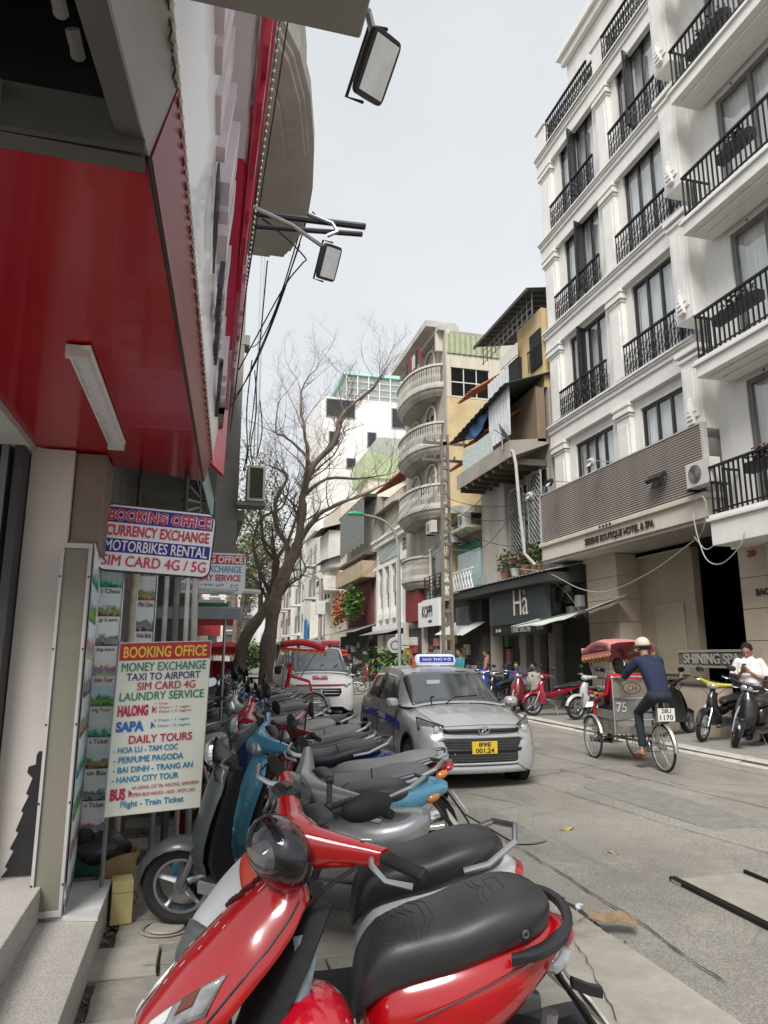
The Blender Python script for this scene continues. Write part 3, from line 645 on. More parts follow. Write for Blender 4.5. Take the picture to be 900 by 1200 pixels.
# lattice window grilles
def lattice(y0, y1, z0, z1, x, mat=STEEL):
    b = B(); W_, H_ = y1 - y0, z1 - z0; s = .2
    for sg in (1, -1):
        k = -H_
        while k < W_:
            a0, a1 = max(k, 0), min(k + H_, W_)
            if a1 - a0 > .02:
                p = (x, y0 + a0, z0 + (a0 - k)); q = (x, y0 + a1, z0 + (a1 - k))
                if sg < 0: p = (x, p[1], z0 + z1 - p[2]); q = (x, q[1], z0 + z1 - q[2])
                b.tube([p, q], .011, 4, cap=False)
            k += s
    b.bx(x - .02, x + .02, y0, y0 + .03, z0, z1).bx(x - .02, x + .02, y1 - .03, y1, z0, z1).bx(x - .02, x + .02, y0, y1, z1 - .03, z1).bx(x - .02, x + .02, y0, y1, z0, z0 + .03)
    return b.obj('window_grille', mat, t, world=True, kind='stuff')
for (a, c, z0, z1) in ((19.7, 20.7, 5.2, 7.5), (21.0, 22.15, 4.7, 7.3)):
    B().bx(10.5, 10.59, a, c, z0, z1).obj('window', GLD, t, world=True); B().bx(10.56, 10.62, a - .05, c + .05, z0 - .05, z1 + .05).obj('window_frame', M((.3, .3, .28), .6), t, world=True); lattice(a, c, z0, z1, 10.35, M((.42, .43, .40), .6, .2))
# ground floor of the salon
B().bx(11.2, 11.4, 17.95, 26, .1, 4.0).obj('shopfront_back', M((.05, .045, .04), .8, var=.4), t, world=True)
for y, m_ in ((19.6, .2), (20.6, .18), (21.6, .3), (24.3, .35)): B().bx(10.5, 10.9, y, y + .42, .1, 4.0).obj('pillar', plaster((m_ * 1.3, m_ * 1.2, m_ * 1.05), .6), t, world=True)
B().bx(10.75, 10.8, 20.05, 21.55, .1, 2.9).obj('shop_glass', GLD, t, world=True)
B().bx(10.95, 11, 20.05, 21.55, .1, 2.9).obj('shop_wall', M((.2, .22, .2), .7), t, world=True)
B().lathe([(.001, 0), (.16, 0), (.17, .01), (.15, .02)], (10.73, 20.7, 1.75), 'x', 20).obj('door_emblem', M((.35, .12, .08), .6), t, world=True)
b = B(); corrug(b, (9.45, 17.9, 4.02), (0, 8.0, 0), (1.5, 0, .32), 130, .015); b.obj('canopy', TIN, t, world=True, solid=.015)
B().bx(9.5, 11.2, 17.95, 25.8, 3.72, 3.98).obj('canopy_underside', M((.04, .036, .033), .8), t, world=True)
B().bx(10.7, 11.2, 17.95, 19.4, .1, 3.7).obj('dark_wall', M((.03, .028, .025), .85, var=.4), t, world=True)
r = random.Random(5)
for k in range(9):
    y = r.uniform(18.0, 19.2); z = r.uniform(2.4, 3.7); B().bx(10.5, 10.69, y, y + .26, z, z + .34).obj('meter_box', M((.36, .37, .34) if k % 3 == 0 else (.07, .07, .065), .6, var=.2), t, world=True, bev=.01)
# salon signboard
t2 = thing('salon_signboard', 'dark grey salon signboard with the pale name Hà and small lettering under it', 'signboard', (9.78, 20.6, 2.2))
B().bx(9.72, 9.9, 18.6, 22.5, 2.62, 3.80).obj('board', M((.035, .042, .045), .6, var=.1), t2, world=True)
B().bx(9.74, 9.92, 18.6, 22.5, 2.28, 2.60).obj('lower_strip', M((.012, .012, .013), .4), t2, world=True)
PLT = M((.62, .58, .50), .5)
text('Hà', 1.0, .80, (9.715, 20.2, 3.27), (0, -1, 0), (0, 0, 1), PLT, t2, off=-.01, d=.02)
text('HAIR SALON', 1.3, .17, (9.735, 20.3, 2.44), (0, -1, 0), (0, 0, 1), M((.35, .35, .35), .5), t2, off=-.01, d=.01)
text('$ Hà', .4, .14, (9.735, 19.0, 2.44), (0, -1, 0), (0, 0, 1), PLT, t2, d=.01); text('$ Hà', .4, .12, (9.735, 22.0, 2.44), (0, -1, 0), (0, 0, 1), PLT, t2, d=.01)
# awning sheet
t2 = thing('cloth_awning', 'pale green cloth awning sloping out beside the hotel stone pillar', 'awning', (9.4, 17.4, 2.3))
rows = []
for j in range(12):
    v = j / 11; y = 15.7 + 3.4 * v
    rows.append([(8.85 + 1.7 * u + .5 * (1 - v) * (1 - u), y, 2.48 + .42 * u + .28 * (1 - v) - .14 * math.sin(v * math.pi) + .02 * math.sin(v * 19)) for u in [i / 6 for i in range(7)]])
B().grid(rows).obj('cloth', M((.50, .56, .48), .8, var=.15, scale=2), t2, world=True, smooth=True, solid=.01, ang=80)
B().tube([(8.85, 19.1, 2.45), (10.6, 19.1, 2.95)], .02, 6).tube([(9.3, 15.75, 2.75), (10.6, 15.75, 3.1)], .02, 6).tube([(8.87, 19.1, 2.46), (9.33, 15.75, 2.76)], .015, 6).obj('frame', STEEL, t2, world=True)
# roof terrace clutter: plants, pots
r = random.Random(11)
for k, (y, lb, c) in enumerate([(19.6, 'green leafy pot plant on the canopy nearest the hotel', (.10, .16, .05)), (20.4, 'terracotta pot plant with dry leaves on the salon canopy', (.16, .12, .06)), (21.2, 'small bushy dried plant in the middle of the salon canopy', (.18, .13, .08)), (22.0, 'low potted shrub at the far end of the salon canopy', (.12, .13, .06))]):
    p = thing('pot_plant', lb, 'plant', (10.05, y, 4.2), 0, 'potted plants on the salon canopy')
    B().lathe([(.001, 0), (.12, 0), (.17, .26), (.14, .26), (.001, .22)], n=12).obj('pot', M((.3, .13, .08), .8, var=.3) if k != 2 else M((.5, .5, .48), .7), p, smooth=True)
    leafball(200, (0, 0, .55), (.35, .4, .42), .16, k, .5).obj('foliage', M(c, .7, var=.5), p)
p = thing('tarpaulin', 'crumpled blue tarpaulin hung under the tin roof of the salon house', 'tarpaulin', (9.3, 22.3, 9.2))
rows = [[(9.25 + .06 * math.sin(i * 1.1 + j * .8), 21.3 + 1.9 * i / 12, 9.95 - j * .15 * (1 - .5 * abs(i - 7) / 7) - .03 * math.sin(i * 1.3)) for i in range(13)] for j in range(6)]
B().grid(rows).obj('sheet', M((.08, .18, .36), .7, var=.4, scale=6, bump=.5), p, world=True, smooth=True, solid=.01, ang=80)
p = thing('satellite_dish', 'grey satellite dish on the balcony of the salon house beside the hotel', 'satellite dish', (9.15, 19.9, 8.6))
B().lathe([(.001, .0), (.2, .03), (.36, .10), (.36, .115), (.2, .045), (.001, .015)], n=20, m=Euler((R(60), 0, R(60))).to_matrix().to_4x4()).obj('dish', M((.24, .24, .24), .5, var=.2), p, smooth=True)
B().tube([(0, 0, -.5), (0, 0, 0), (.0, 0, .05)], .025, 6).tube([(0, 0, 0), (-.35, -.15, .1)], .012, 6).obj('mount', STEEL, p)
p = thing('drain_pipe', 'bent white drain pipe running down the corner between salon house and hotel', 'pipe', (9.5, 19.4, 4.2))
B().tube([(9.6, 21.5, 8.3), (9.3, 19.6, 8.0), (9.25, 19.35, 7.9), (9.3, 19.3, 7.5), (9.4, 19.35, 6.0), (9.55, 19.45, 4.7), (9.8, 19.3, 4.35)], .05, 8).obj('pipe', M((.5, .49, .46), .6, var=.2), p, world=True, smooth=True)
# --- low shop house, green white ---------------------------------------------------
t = bld('shop_house', 'narrow low shop house with teal shop window and white lattice balcony', (10.3, 24.5, .1))
B().bx(10.5, 18, 24.5, 27.75, .1, 7.4).obj('wall', OLD, t, world=True)
B().prism([(24.5, 7.0), (27.75, 7.6), (27.75, 7.9), (24.5, 7.3)], (10.0, 0, 0), (0, 1, 0), (0, 0, 1), (.5, 0, 0)).obj('roof_edge', CREAM, t, world=True)
B().bx(10.38, 10.49, 24.9, 27.4, 4.3, 5.75).obj('shop_window', M((.36, .47, .48), .25, var=.15, coat=.5), t, world=True)
B().bx(10.34, 10.49, 24.8, 27.5, 5.76, 6.1).obj('window_header', M((.02, .13, .08), .6), t, world=True)
B().bx(9.85, 10.49, 24.5, 27.7, 4.02, 4.14).obj('balcony_slab', CREAM, t, world=True)
b = B()
for k in range(10):
    y = 24.6 + k * .31; b.tube([(9.9, y, 4.2), (9.9, y + .31, 4.85)], .025, 4).tube([(9.9, y + .31, 4.2), (9.9, y, 4.85)], .025, 4)
b.bx(9.87, 9.93, 24.55, 27.7, 4.14, 4.2).bx(9.87, 9.93, 24.55, 27.7, 4.86, 4.92); b.obj('lattice_rail', WHT, t, world=True)
B().bx(9.7, 10.49, 24.6, 27.6, 6.45, 6.55).obj('ledge', CREAM, t, world=True)
for k in range(3): B().tube([(9.7, 24.9 + k, 6.35), (10.5, 24.9 + k, 5.9)], .03, 5).obj('ledge_bracket', BLK, t, world=True)
B().bx(10.0, 10.49, 24.6, 27.6, 7.0, 7.05).obj('ledge', DTIN, t, world=True)
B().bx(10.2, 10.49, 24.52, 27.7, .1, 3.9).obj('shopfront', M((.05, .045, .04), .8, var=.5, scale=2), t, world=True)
B().bx(9.95, 10.19, 25.2, 26.6, 2.75, 3.5).obj('shop_sign', M((.09, .09, .1), .6), t, world=True)
b = B(); corrug(b, (9.3, 24.2, 2.35), (0, 3.2, .1), (.9, 0, .5), 36, .01); b.obj('side_awning', M((.5, .52, .50), .6), t, world=True, solid=.01)
ac_unit(9.9, 25.3, 6.56, 'white air conditioner on the ledge of the low shop house', R(-90), 1.0)
ac_unit(9.85, 26.6, 6.1, 'dark air conditioner hung below the ledge of the low shop house', R(-90), .9)
# --- yellow house with curved balconies --------------------------------------------
t = bld('balcony_house', 'tall narrow house with rounded stone balconies and a blotched yellow side wall', (10.2, 27.8, .1))
B().bx(10.22, 18, 27.8, 27.95, .1, 12.9).obj('side_wall', M((.62, .49, .27), .85, var=.28, scale=1.1, bump=.3, dirt=.95, dcol=(.58, .53, .44)), t, world=True)
B().bx(10.2, 18, 27.97, 34.3, .1, 16.2).obj('wall', plaster((.38, .35, .31), .7), t, world=True)
B().bx(10.22, 10.38, 27.8, 27.96, 12.92, 16.15).bx(12.25, 18, 27.8, 27.96, 12.92, 16.15).bx(10.39, 12.24, 27.8, 27.96, 14.35, 15.0).bx(10.39, 12.24, 27.8, 27.96, 12.92, 13.0).obj('side_wall', CREAM, t, world=True)
for k in range(3):
    for q in range(2): B().bx(10.42 + k * .62, 10.98 + k * .62, 27.86, 27.9, 13.02 + q * .68, 13.64 + q * .68).obj('pane', GLD, t, world=True)
for k in range(4): B().bx(10.39 + k * .615, 10.42 + k * .615, 27.84, 27.92, 13.0, 14.35).obj('window_bar', WHT, t, world=True)
B().bx(10.43, 12.24, 27.845, 27.915, 13.65, 13.69).obj('window_bar', WHT, t, world=True)
b = B(); corrug(b, (10.2, 27.75, 15.0), (2.6, 0, .0), (0, 0, .95), 40, .02); b.obj('tin_band', M((.36, .40, .25), .6, var=.15, dirt=.3), t, world=True, solid=.01)
B().bx(9.4, 10.9, 28.3, 34.3, 16.45, 16.75).bx(9.9, 10.9, 28.0, 34.4, 16.2, 16.449).obj('roof_slab', plaster((.5, .48, .44), .4), t, world=True)
[B().bx(9.9, 10.2, y, y + .2, 15.3, 16.2).obj('roof_post', CREAM, t, world=True) for y in (28.3, 31)]
def curved_balcony(zt, yc, hw, pr, lb):
    """rounded balcony, rail top at zt"""
    h = .95; ft = .28
    def prof(o): # plan curve
        return [(10.2 - (pr + o) * (1 - abs(math.sin(a)) ** 2.6) ** .6 if abs(a) < 1.56 else 10.2, yc + (hw + o) * math.sin(a)) for a in [(-1.57 + 3.14 * k / 20) for k in range(21)]]
    for nm, o, z0, z1, th in (('coping', .04, zt - .1, zt, .16), ('plinth', .05, zt - h - .10, zt - h + .06, .2)):
        b = B(); P, Q = prof(o), prof(o - th)
        b.loft([[(P[k][0], P[k][1], z0), (P[k][0], P[k][1], z1), (Q[k][0], Q[k][1], z1), (Q[k][0], Q[k][1], z0)] for k in range(21)]); b.obj(nm, plaster((.52, .50, .45), .5, (.2, .18, .15)), t, world=True)
    st = plaster((.46, .44, .40), .85, (.13, .115, .10))
    b = B()
    for q, (o, dz) in enumerate([(.02, 0), (.0, -.12), (-.08, -.25), (-.18, -.34), (-.4, -.45)]):
        pass
    R_ = [[(x, y, zt - h - .10 + dz) for x, y in prof(o)] for o, dz in ((.05, 0), (.05, -.10), (-.03, -.13), (-.05, -.26), (-.18, -.34), (-.22, -.42))]
    b.grid(R_); b.add(R_[-1], [tuple(range(21))]); b.obj('balcony_shell', st, t, world=True, smooth=True, ang=50)
    b = B(); P = prof(-.04)
    for k in range(1, 20):
        for f in (0, .5):
            x = lerp(P[k][0], P[k + 1][0], f); y = lerp(P[k][1], P[k + 1][1], f)
            b.lathe([(.035, zt - h + .05), (.05, zt - h + .2), (.065, zt - h + .35), (.03, zt - h + .55), (.045, zt - h + .7), (.03, zt - .1)], (x, y, 0), n=6)
    b.obj('baluster', plaster((.40, .38, .34), .6, (.12, .1, .08)), t, world=True, kind='stuff')
for i, (zt, pr) in enumerate([(14.7, 1.15), (11.95, 1.1), (9.1, 1.1), (6.15, .75)]):
    curved_balcony(zt, 30.9 if i < 3 else 32.0, 2.6 if i < 3 else 1.6, pr, '')
    if i < 3:
        for yy in (29.3, 31.7):
            B().bx(10.13, 10.19, yy, yy + 1.3, zt - .9, zt + .7).obj('door', GLD, t, world=True)
            b = B().bx(10.08, 10.16, yy - .1, yy, zt - .9, zt + .75).bx(10.08, 10.16, yy + 1.3, yy + 1.4, zt - .9, zt + .75).bx(10.1, 10.14, yy + .62, yy + .68, zt - .9, zt + .7)
            b.tube([(10.12, yy + .65 + .7 * math.cos(a), zt + .72 + .5 * math.sin(a)) for a in [k * math.pi / 8 for k in range(9)]], .06, 6); b.obj('arch', CREAM, t, world=True)
B().bx(10.1, 10.19, 28.4, 30.0, 4.3, 6.3).obj('shop_glass', GLD, t, world=True); B().bx(10.05, 10.19, 28.2, 28.39, 4.1, 6.4).bx(10.05, 10.19, 30.01, 30.2, 4.1, 6.4).obj('pillar', CREAM, t, world=True)
b = B()
for k in range(7): b.bx(9.85, 9.88, 28.1, 30.3, 4.1 + k * .16, 4.13 + k * .16)
for k in range(4): b.bx(9.84, 9.89, 28.1 + k * .73, 28.14 + k * .73, 4.05, 5.1)
b.obj('railing', BLK, t, world=True)
B().bx(9.75, 10.19, 28.0, 30.4, 3.9, 4.04).obj('balcony_slab', CREAM, t, world=True)
B().bx(9.8, 10.19, 31.2, 33.2, 3.2, 5.0).obj('red_panel', M((.22, .025, .03), .6, var=.2), t, world=True)
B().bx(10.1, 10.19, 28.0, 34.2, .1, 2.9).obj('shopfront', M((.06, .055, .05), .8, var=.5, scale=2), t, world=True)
for y in (28.1, 30.6, 33.6): B().bx(9.9, 10.09, y, y + .35, .1, 3.2).obj('pillar', CREAM, t, world=True)
t2 = thing('shop_sign', 'white shop sign with black lettering under the railed balcony, behind the lattice pole', 'sign', (9.6, 29.3, 2.9))
B().bx(9.6, 9.72, 27.7, 30.5, 2.85, 3.95).obj('board', WHT, t2, world=True); text('KOPPI', 1.4, .5, (9.595, 29.2, 3.5), (0, -1, 0), (0, 0, 1), BLK, t2, off=.02, d=.01); text('coffee', .5, .14, (9.595, 28.8, 3.08), (0, -1, 0), (0, 0, 1), BLK, t2, d=.01)
p = thing('laundry', 'dark red and black washing hung on the topmost curved balcony', 'laundry', (9.6, 29.6, 15.2))
for k, c in enumerate([(.25, .02, .05), (.02, .02, .025), (.45, .40, .40), (.22, .02, .06), (.03, .03, .04)]):
    B().grid([[(9.35 + .03 * math.sin(j * 2 + k), 28.9 + k * .5 + j * .09, 15.75 - q * .35) for j in range(5)] for q in range(3)]).obj('garment', M(c, .9), p, world=True, solid=.01)
B().tube([(9.35, 28.6, 15.77), (9.35, 31.4, 15.77)], .012, 5).obj('line', STEEL, p, world=True)
ac_unit(9.75, 28.9, 6.9, 'white air conditioner beside the lattice pole on the balcony house', R(-90), 1.0)
# round projecting sign
p = thing('round_sign', 'round white sign on a bracket beside the green lamp post', 'sign', (9.2, 33.0, 2.1))
B().lathe([(.001, -.04), (.36, -.04), (.38, 0), (.36, .04), (.001, .04)], (0, 0, 0), 'y', 24).obj('disc', M((.5, .5, .5), .5), p, smooth=True)
B().lathe([(.17, -.045), (.2, -.05), (.23, -.045)], (0, 0, 0), 'y', 24).obj('ring', M((.12, .12, .12), .5), p); B().bx(.3, 1.0, -.02, .02, -.02, .02).obj('bracket', BLK, p)
# --- white colonial house ------------------------------------------------------------
t = bld('colonial_house', 'white two storey colonial front with tall narrow shutters and a moulded parapet', (10.2, 34.5, .1))
B().bx(10.3, 18, 34.4, 41.0, .1, 8.3).obj('wall', PALE, t, world=True)
WC = plaster((.72, .70, .66), .3, (.4, .38, .33))
B().bx(10.05, 10.5, 34.35, 41.05, 7.9, 8.2).bx(9.95, 10.5, 34.3, 41.1, 8.2, 8.35).bx(10.1, 10.5, 34.35, 41.05, 6.55, 6.75).bx(10.05, 10.5, 34.3, 41.1, 3.0, 3.3).obj('cornice', WC, t, world=True)
B().bx(10.2, 10.3, 36.2, 40, 6.95, 7.7).obj('name_panel', M((.34, .38, .34), .8, var=.2), t, world=True)
for k in range(3):
    y = 36.1 + k * 1.45
    B().bx(10.27, 10.3, y, y + .75, 4.3, 6.3).obj('window', M((.10, .11, .11), .5), t, world=True)
    B().bx(10.18, 10.26, y + .05, y + .7, 5.0, 5.9).obj('shutter', M((.32, .33, .31), .6), t, world=True)
    b = B()
    for q in range(6): b.lathe([(.05, 3.6), (.08, 3.9), (.05, 4.2)], (10.1, y + .06 + q * .13, 0), n=6)
    b.obj('baluster', WC, t, world=True, kind='stuff')
for k in range(4): B().bx(10.1, 10.32, 35.55 + k * 1.45, 35.95 + k * 1.45, 3.3, 6.55).obj('pilaster', WC, t, world=True)
for k in range(3):
    for q in range(3): B().bx(10.27, 10.31, 34.6 + k * .25, 34.78 + k * .25, 7.1 + q * .22, 7.26 + q * .22).obj('vent_block', M((.12, .12, .11), .8), t, world=True)
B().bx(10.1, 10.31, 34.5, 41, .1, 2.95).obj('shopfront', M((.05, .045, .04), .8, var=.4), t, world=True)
b = B(); corrug(b, (9.2, 34.5, 2.75), (0, 6.5, 0), (1.0, 0, .3), 50, .012); b.obj('canopy', TIN, t, world=True, solid=.01)
B().bx(9.7, 10.29, 37.2, 38.4, 1.7, 2.7).bx(9.7, 10.29, 34.6, 36.6, 1.9, 2.7).obj('pillar', WC, t, world=True)
# red roofed attic block behind it
t = bld('red_roof_house', 'brown walled house with a red tiled roof rising behind the white colonial front', (11, 36, .1))
B().bx(11.2, 18, 35.0, 42.0, .1, 11.3).obj('wall', BRICKC, t, world=True)
B().bx(10.8, 11.19, 37.0, 42.0, 8.4, 11.0).obj('wall', CREAM, t, world=True)
b = B(); corrug(b, (10.4, 34.8, 11.6), (0, 7.6, 0), (3.0, 0, 1.7), 76, .04); b.obj('tiled_roof', M((.42, .13, .08), .8, var=.3, scale=5, dirt=.3), t, world=True, solid=.06)
for k in range(5): B().bx(11.15, 11.19, 35.4 + k * 1.2, 36.1 + k * 1.2, 9.9, 10.8).obj('window', DARKIN, t, world=True)
b = B(); corrug(b, (10.1, 36.5, 10.0), (0, 5.4, 0), (1.3, 0, .5), 40, .03); b.obj('tiled_roof', M((.16, .12, .10), .8, var=.4), t, world=True, solid=.04)
# --- house with grey louvres and flowers --------------------------------------------
t = bld('louvre_house', 'tall old house with grey louvred screen over a balcony of red and green creepers', (10.1, 41.2, .1))
B().bx(10.4, 18, 41.1, 50.5, .1, 11.3).obj('wall', OLD, t, world=True)
lm = None
for k in range(26):
    if lm is None: o = B().bx(-.03, .03, 0, .16, 0, 2.9).obj('screen_board', M((.17, .18, .17), .8, var=.4, dirt=.3), t); lm = o.data
    else: o = bpy.data.objects.new('screen_board', lm); COL.objects.link(o); o.parent = t
    o.location = (9.7 - 10.1, 42.0 + k * .29 - 41.2, 8.3 + (k % 4) * .05)
B().bx(9.6, 10.4, 41.3, 50, 7.7, 7.85).obj('ledge', M((.14, .11, .08), .8), t, world=True); B().bx(9.7, 10.4, 41.3, 50, 11.3, 11.5).obj('roof_edge', DTIN, t, world=True)
B().bx(9.45, 10.4, 41.3, 49.8, 6.3, 7.3).obj('balcony_wall', plaster((.42, .33, .22), .5), t, world=True)
B().bx(10.2, 10.39, 42, 49, 3.4, 6.2).obj('loggia', M((.14, .03, .03), .8, var=.4), t, world=True)
b = B(); corrug(b, (8.9, 41, 3.0), (0, 9.5, 0), (1.5, 0, .5), 60, .015); b.obj('canopy', TIN, t, world=True, solid=.01)
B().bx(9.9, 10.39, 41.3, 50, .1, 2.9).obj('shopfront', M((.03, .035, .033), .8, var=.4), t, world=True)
p = thing('creeper', 'cascade of orange and green creepers spilling over the balcony of the louvred house', 'plant', (9.4, 45, 4.6))
leafball(900, (9.3, 43.4, 4.9), (.7, 2.0, 1.25), .26, 1, .6, .4).obj('green_leaves', M((.08, .16, .03), .7, var=.5), p, world=True)
leafball(800, (9.3, 46.3, 4.8), (.7, 2.0, 1.35), .24, 2, .6, .4).obj('red_flowers', M((.42, .10, .05), .7, var=.6, scale=3), p, world=True)
leafball(300, (9.3, 48.3, 4.2), (.6, 1.1, .9), .22, 3, .6, .4).obj('yellow_leaves', M((.30, .28, .06), .7, var=.4), p, world=True)
# --- beige house facing the camera --------------------------------------------------
t = bld('beige_house', 'pale beige block standing behind the bare tree, its blank side wall facing the street', (10.2, 52, .1))
B().bx(10.2, 20, 51.8, 60, .1, 13.2).obj('wall', plaster((.62, .56, .46), .5, (.40, .34, .27)), t, world=True)
B().bx(8.9, 10.2, 51.9, 55.5, 6.4, 7.5).bx(9.3, 10.21, 52, 56, 8.2, 11).obj('bay', PALE, t, world=True)
b = B(); corrug(b, (8.6, 51.6, 11.0), (0, 5, 0), (1.7, 0, .5), 40, .02); corrug(b, (8.8, 51.6, 8.6), (0, 4, 0), (1.5, 0, .5), 30, .02); b.obj('awning', DTIN, t, world=True, solid=.02)
for k in range(5): B().bx(8.87, 8.9, 52.1 + k * .6, 52.5 + k * .6, 6.9, 7.3).obj('vent', DARKIN, t, world=True)
B().bx(8.6, 10.2, 56, 60, 2.8, 5.8).obj('wall', PALE, t, world=True); b = B(); corrug(b, (7.8, 52, 2.6), (0, 9, 0), (1.8, 0, .6), 60, .02); b.obj('canopy', TIN, t, world=True, solid=.02)
B().bx(10.1, 10.2, 52, 60, .1, 2.6).obj('shopfront', M((.04, .05, .05), .8, var=.4), t, world=True)
for k in range(3):
    for q in range(3): B().bx(10.15, 10.19, 56.2 + k * 1.3, 57 + k * 1.3, 6.2 + q * 2.3, 7.5 + q * 2.3).obj('window', DARKIN, t, world=True)
# --- tall white block at the back ---------------------------------------------------
t = bld('tall_white_block', 'tall plain white block with small dark windows and a mint green glass roof terrace', (10, 62, .1))
B().bx(10.2, 26, 62, 74, .1, 25.6).obj('wall', M((.78, .76, .74), .8, var=.05, scale=.5, dirt=.25, dcol=(.5, .48, .45)), t, world=True)
for (px0, px1, z0, z1) in ((10.6, 13.4, 23.6, 25.4), (17.0, 18.4, 23.0, 25.0), (14.6, 15.5, 20.9, 22.4), (10.9, 11.9, 20.9, 22.2), (12.6, 13.5, 18.7, 19.7), (15.3, 16.6, 17.1, 18.9)):
    B().bx(px0, px1, 61.9, 61.99, z0, z1).obj('window_frame', M((.3, .3, .3), .5), t, world=True); B().bx(px0 + .08, px1 - .08, 61.87, 61.9, z0 + .08, z1 - .08).obj('pane', M((.03, .035, .04), .15, var=.2), t, world=True)
B().bx(12.6, 26, 63, 73, 25.6, 28.4).obj('terrace_glass', M((.33, .36, .34), .3, var=.2), t, world=True)
B().bx(12.4, 26, 62.8, 73.2, 28.4, 28.7).bx(12.4, 26, 62.75, 62.8, 25.6, 25.75).obj('terrace_roof', M((.45, .72, .66), .5), t, world=True)
for k in range(9): B().bx(12.7 + k * 1.1, 12.8 + k * 1.1, 62.85, 62.95, 25.75, 28.4).obj('terrace_post', WHT, t, world=True)
for k in range(1, 4): B().bx(12.6, 26, 62.88, 62.92, 25.75 + k * .66, 25.79 + k * .66).obj('terrace_rail', WHT, t, world=True)
t = bld('green_roof_house', 'house with a pale green panelled attic in front of the tall white block', (12, 50, .1))
B().bx(13.2, 22, 55.5, 60, .1, 16.2).obj('wall', CREAM, t, world=True); B().bx(12.9, 22, 55.3, 60.2, 16.2, 18.3).obj('green_band', M((.42, .50, .30), .7, var=.15, dirt=.3), t, world=True)
B().prism([(0, 18.3), (9.3, 18.3), (9.3, 19.8), (1.1, 19.8)], (12.9, 55.3, 0), (1, 0, 0), (0, 0, 1), (0, 5, 0)).obj('roof', M((.42, .46, .38), .6), t, world=True)
rq = random.Random(77)
def displays(t, x, y0, y1, n, z0=.6, z1=2.5):
    for k in range(n):
        y = rq.uniform(y0, y1 - .5); z = rq.uniform(z0, z1 - .4); c = rq.choice([(.35, .05, .04), (.5, .5, .47), (.08, .2, .3), (.45, .33, .1), (.1, .22, .1), (.3, .28, .25), (.5, .2, .22), (.6, .58, .5)])
        B().bx(x - .05 - rq.uniform(0, .25), x - .004, y, y + rq.uniform(.2, .7), z, z + rq.uniform(.15, .5)).obj('shop_display', M(c, .7, var=.4, scale=12), t, world=True)
for nm, x, y0, y1, n in (('shop_house', 10.2, 24.6, 27.6, 12), ('balcony_house', 10.1, 28.0, 34.0, 16), ('colonial_house', 10.1, 34.6, 41, 14), ('louvre_house', 9.9, 41.5, 50, 16), ('beige_house', 10.1, 52, 60, 12), ('salon_house', 11.2, 22.2, 25.8, 10)): displays(bpy.data.objects[nm], x, y0, y1, n)
# --- far terraces -------------------------------------------------------------------
r = random.Random(21)
specs = [(61, 68, 9.9, 12.5, 'cream terrace house with two rows of grey windows past the bare tree'), (68, 76, 9.9, 16.5, 'tall white terrace block with columns of balconies far down the street'), (76, 88, 9.6, 14.2, 'pinkish white block with stacked balconies near the end of the street'), (88, 102, 9.2, 17.0, 'last pale block at the end of the street')]
for i, (y0, y1, x, h, lb) in enumerate(specs):
    t = bld('terrace_block', lb, (x, y0, .1)); c = [(.60, .56, .5), (.7, .69, .66), (.62, .56, .52), (.58, .58, .57)][i]
    B().bx(x, 24, y0, y1 - .05, .1, h).obj('wall', plaster(c, .35, (.35, .32, .28)), t, world=True)
    nfl = int((h - 3.5) / 2.9); nb = int((y1 - y0) / 2.6)
    for f_ in range(nfl):
        for k in range(nb):
            y = y0 + .6 + k * 2.5; z = 3.9 + f_ * 2.9
            B().bx(x - .03, x + .02, y, y + 1.3, z, z + 1.7).obj('window', M((.10, .11, .12), .2, var=.4), t, world=True)
            if (k + i) % 2 == 0: B().bx(x - .9, x, y - .2, y + 1.7, z - .35, z - .2).bx(x - .9, x - .84, y - .2, y + 1.7, z - .2, z + .6).obj('balcony', plaster(c, .5), t, world=True)
    B().bx(x - .25, x + .1, y0, y1 - .05, h, h + .4).obj('cornice', PALE, t, world=True)
    b = B(); corrug(b, (x - 1.6, y0, 2.7), (0, y1 - y0 - .1, 0), (1.6, 0, .5), 50, .02); b.obj('canopy', TIN if i % 2 else M((.04, .13, .09), .7), t, world=True, solid=.02)
    B().bx(x - .1, x - .001, y0, y1 - .05, .1, 2.8).obj('shopfront', M((.07, .065, .06), .8, var=.6, scale=.8), t, world=True)
t = bld('corner_block', 'pale block with a stone portico seen between the tree trunk and the ambulance', (3, 118, .1))
B().bx(-2, 9.5, 118, 130, .1, 16).obj('wall', plaster((.60, .58, .54), .3, (.4, .36, .32)), t, world=True)
for k in range(4):
    for f_ in range(5):
        B().bx(-1 + k * 2.6, .4 + k * 2.6, 117.9, 117.99, 3 + f_ * 2.7, 4.8 + f_ * 2.7).obj('window', M((.09, .1, .11), .2, var=.3), t, world=True)
        B().bx(-1.2 + k * 2.6, .6 + k * 2.6, 117.2, 117.89, 2.7 + f_ * 2.7, 2.85 + f_ * 2.7).obj('balcony', PALE, t, world=True)
p = thing('blue_banner', 'tall blue banner beside a shop down the street', 'banner', (8.4, 52, .1)); B().bx(8.3, 8.4, 56, 57.2, 1.7, 4.4).obj('cloth', M((.03, .15, .38), .7, var=.2), p, world=True); B().tube([(8.35, 56.6, .1), (8.35, 56.6, 4.6)], .03, 5).obj('pole', STEEL, p, world=True)
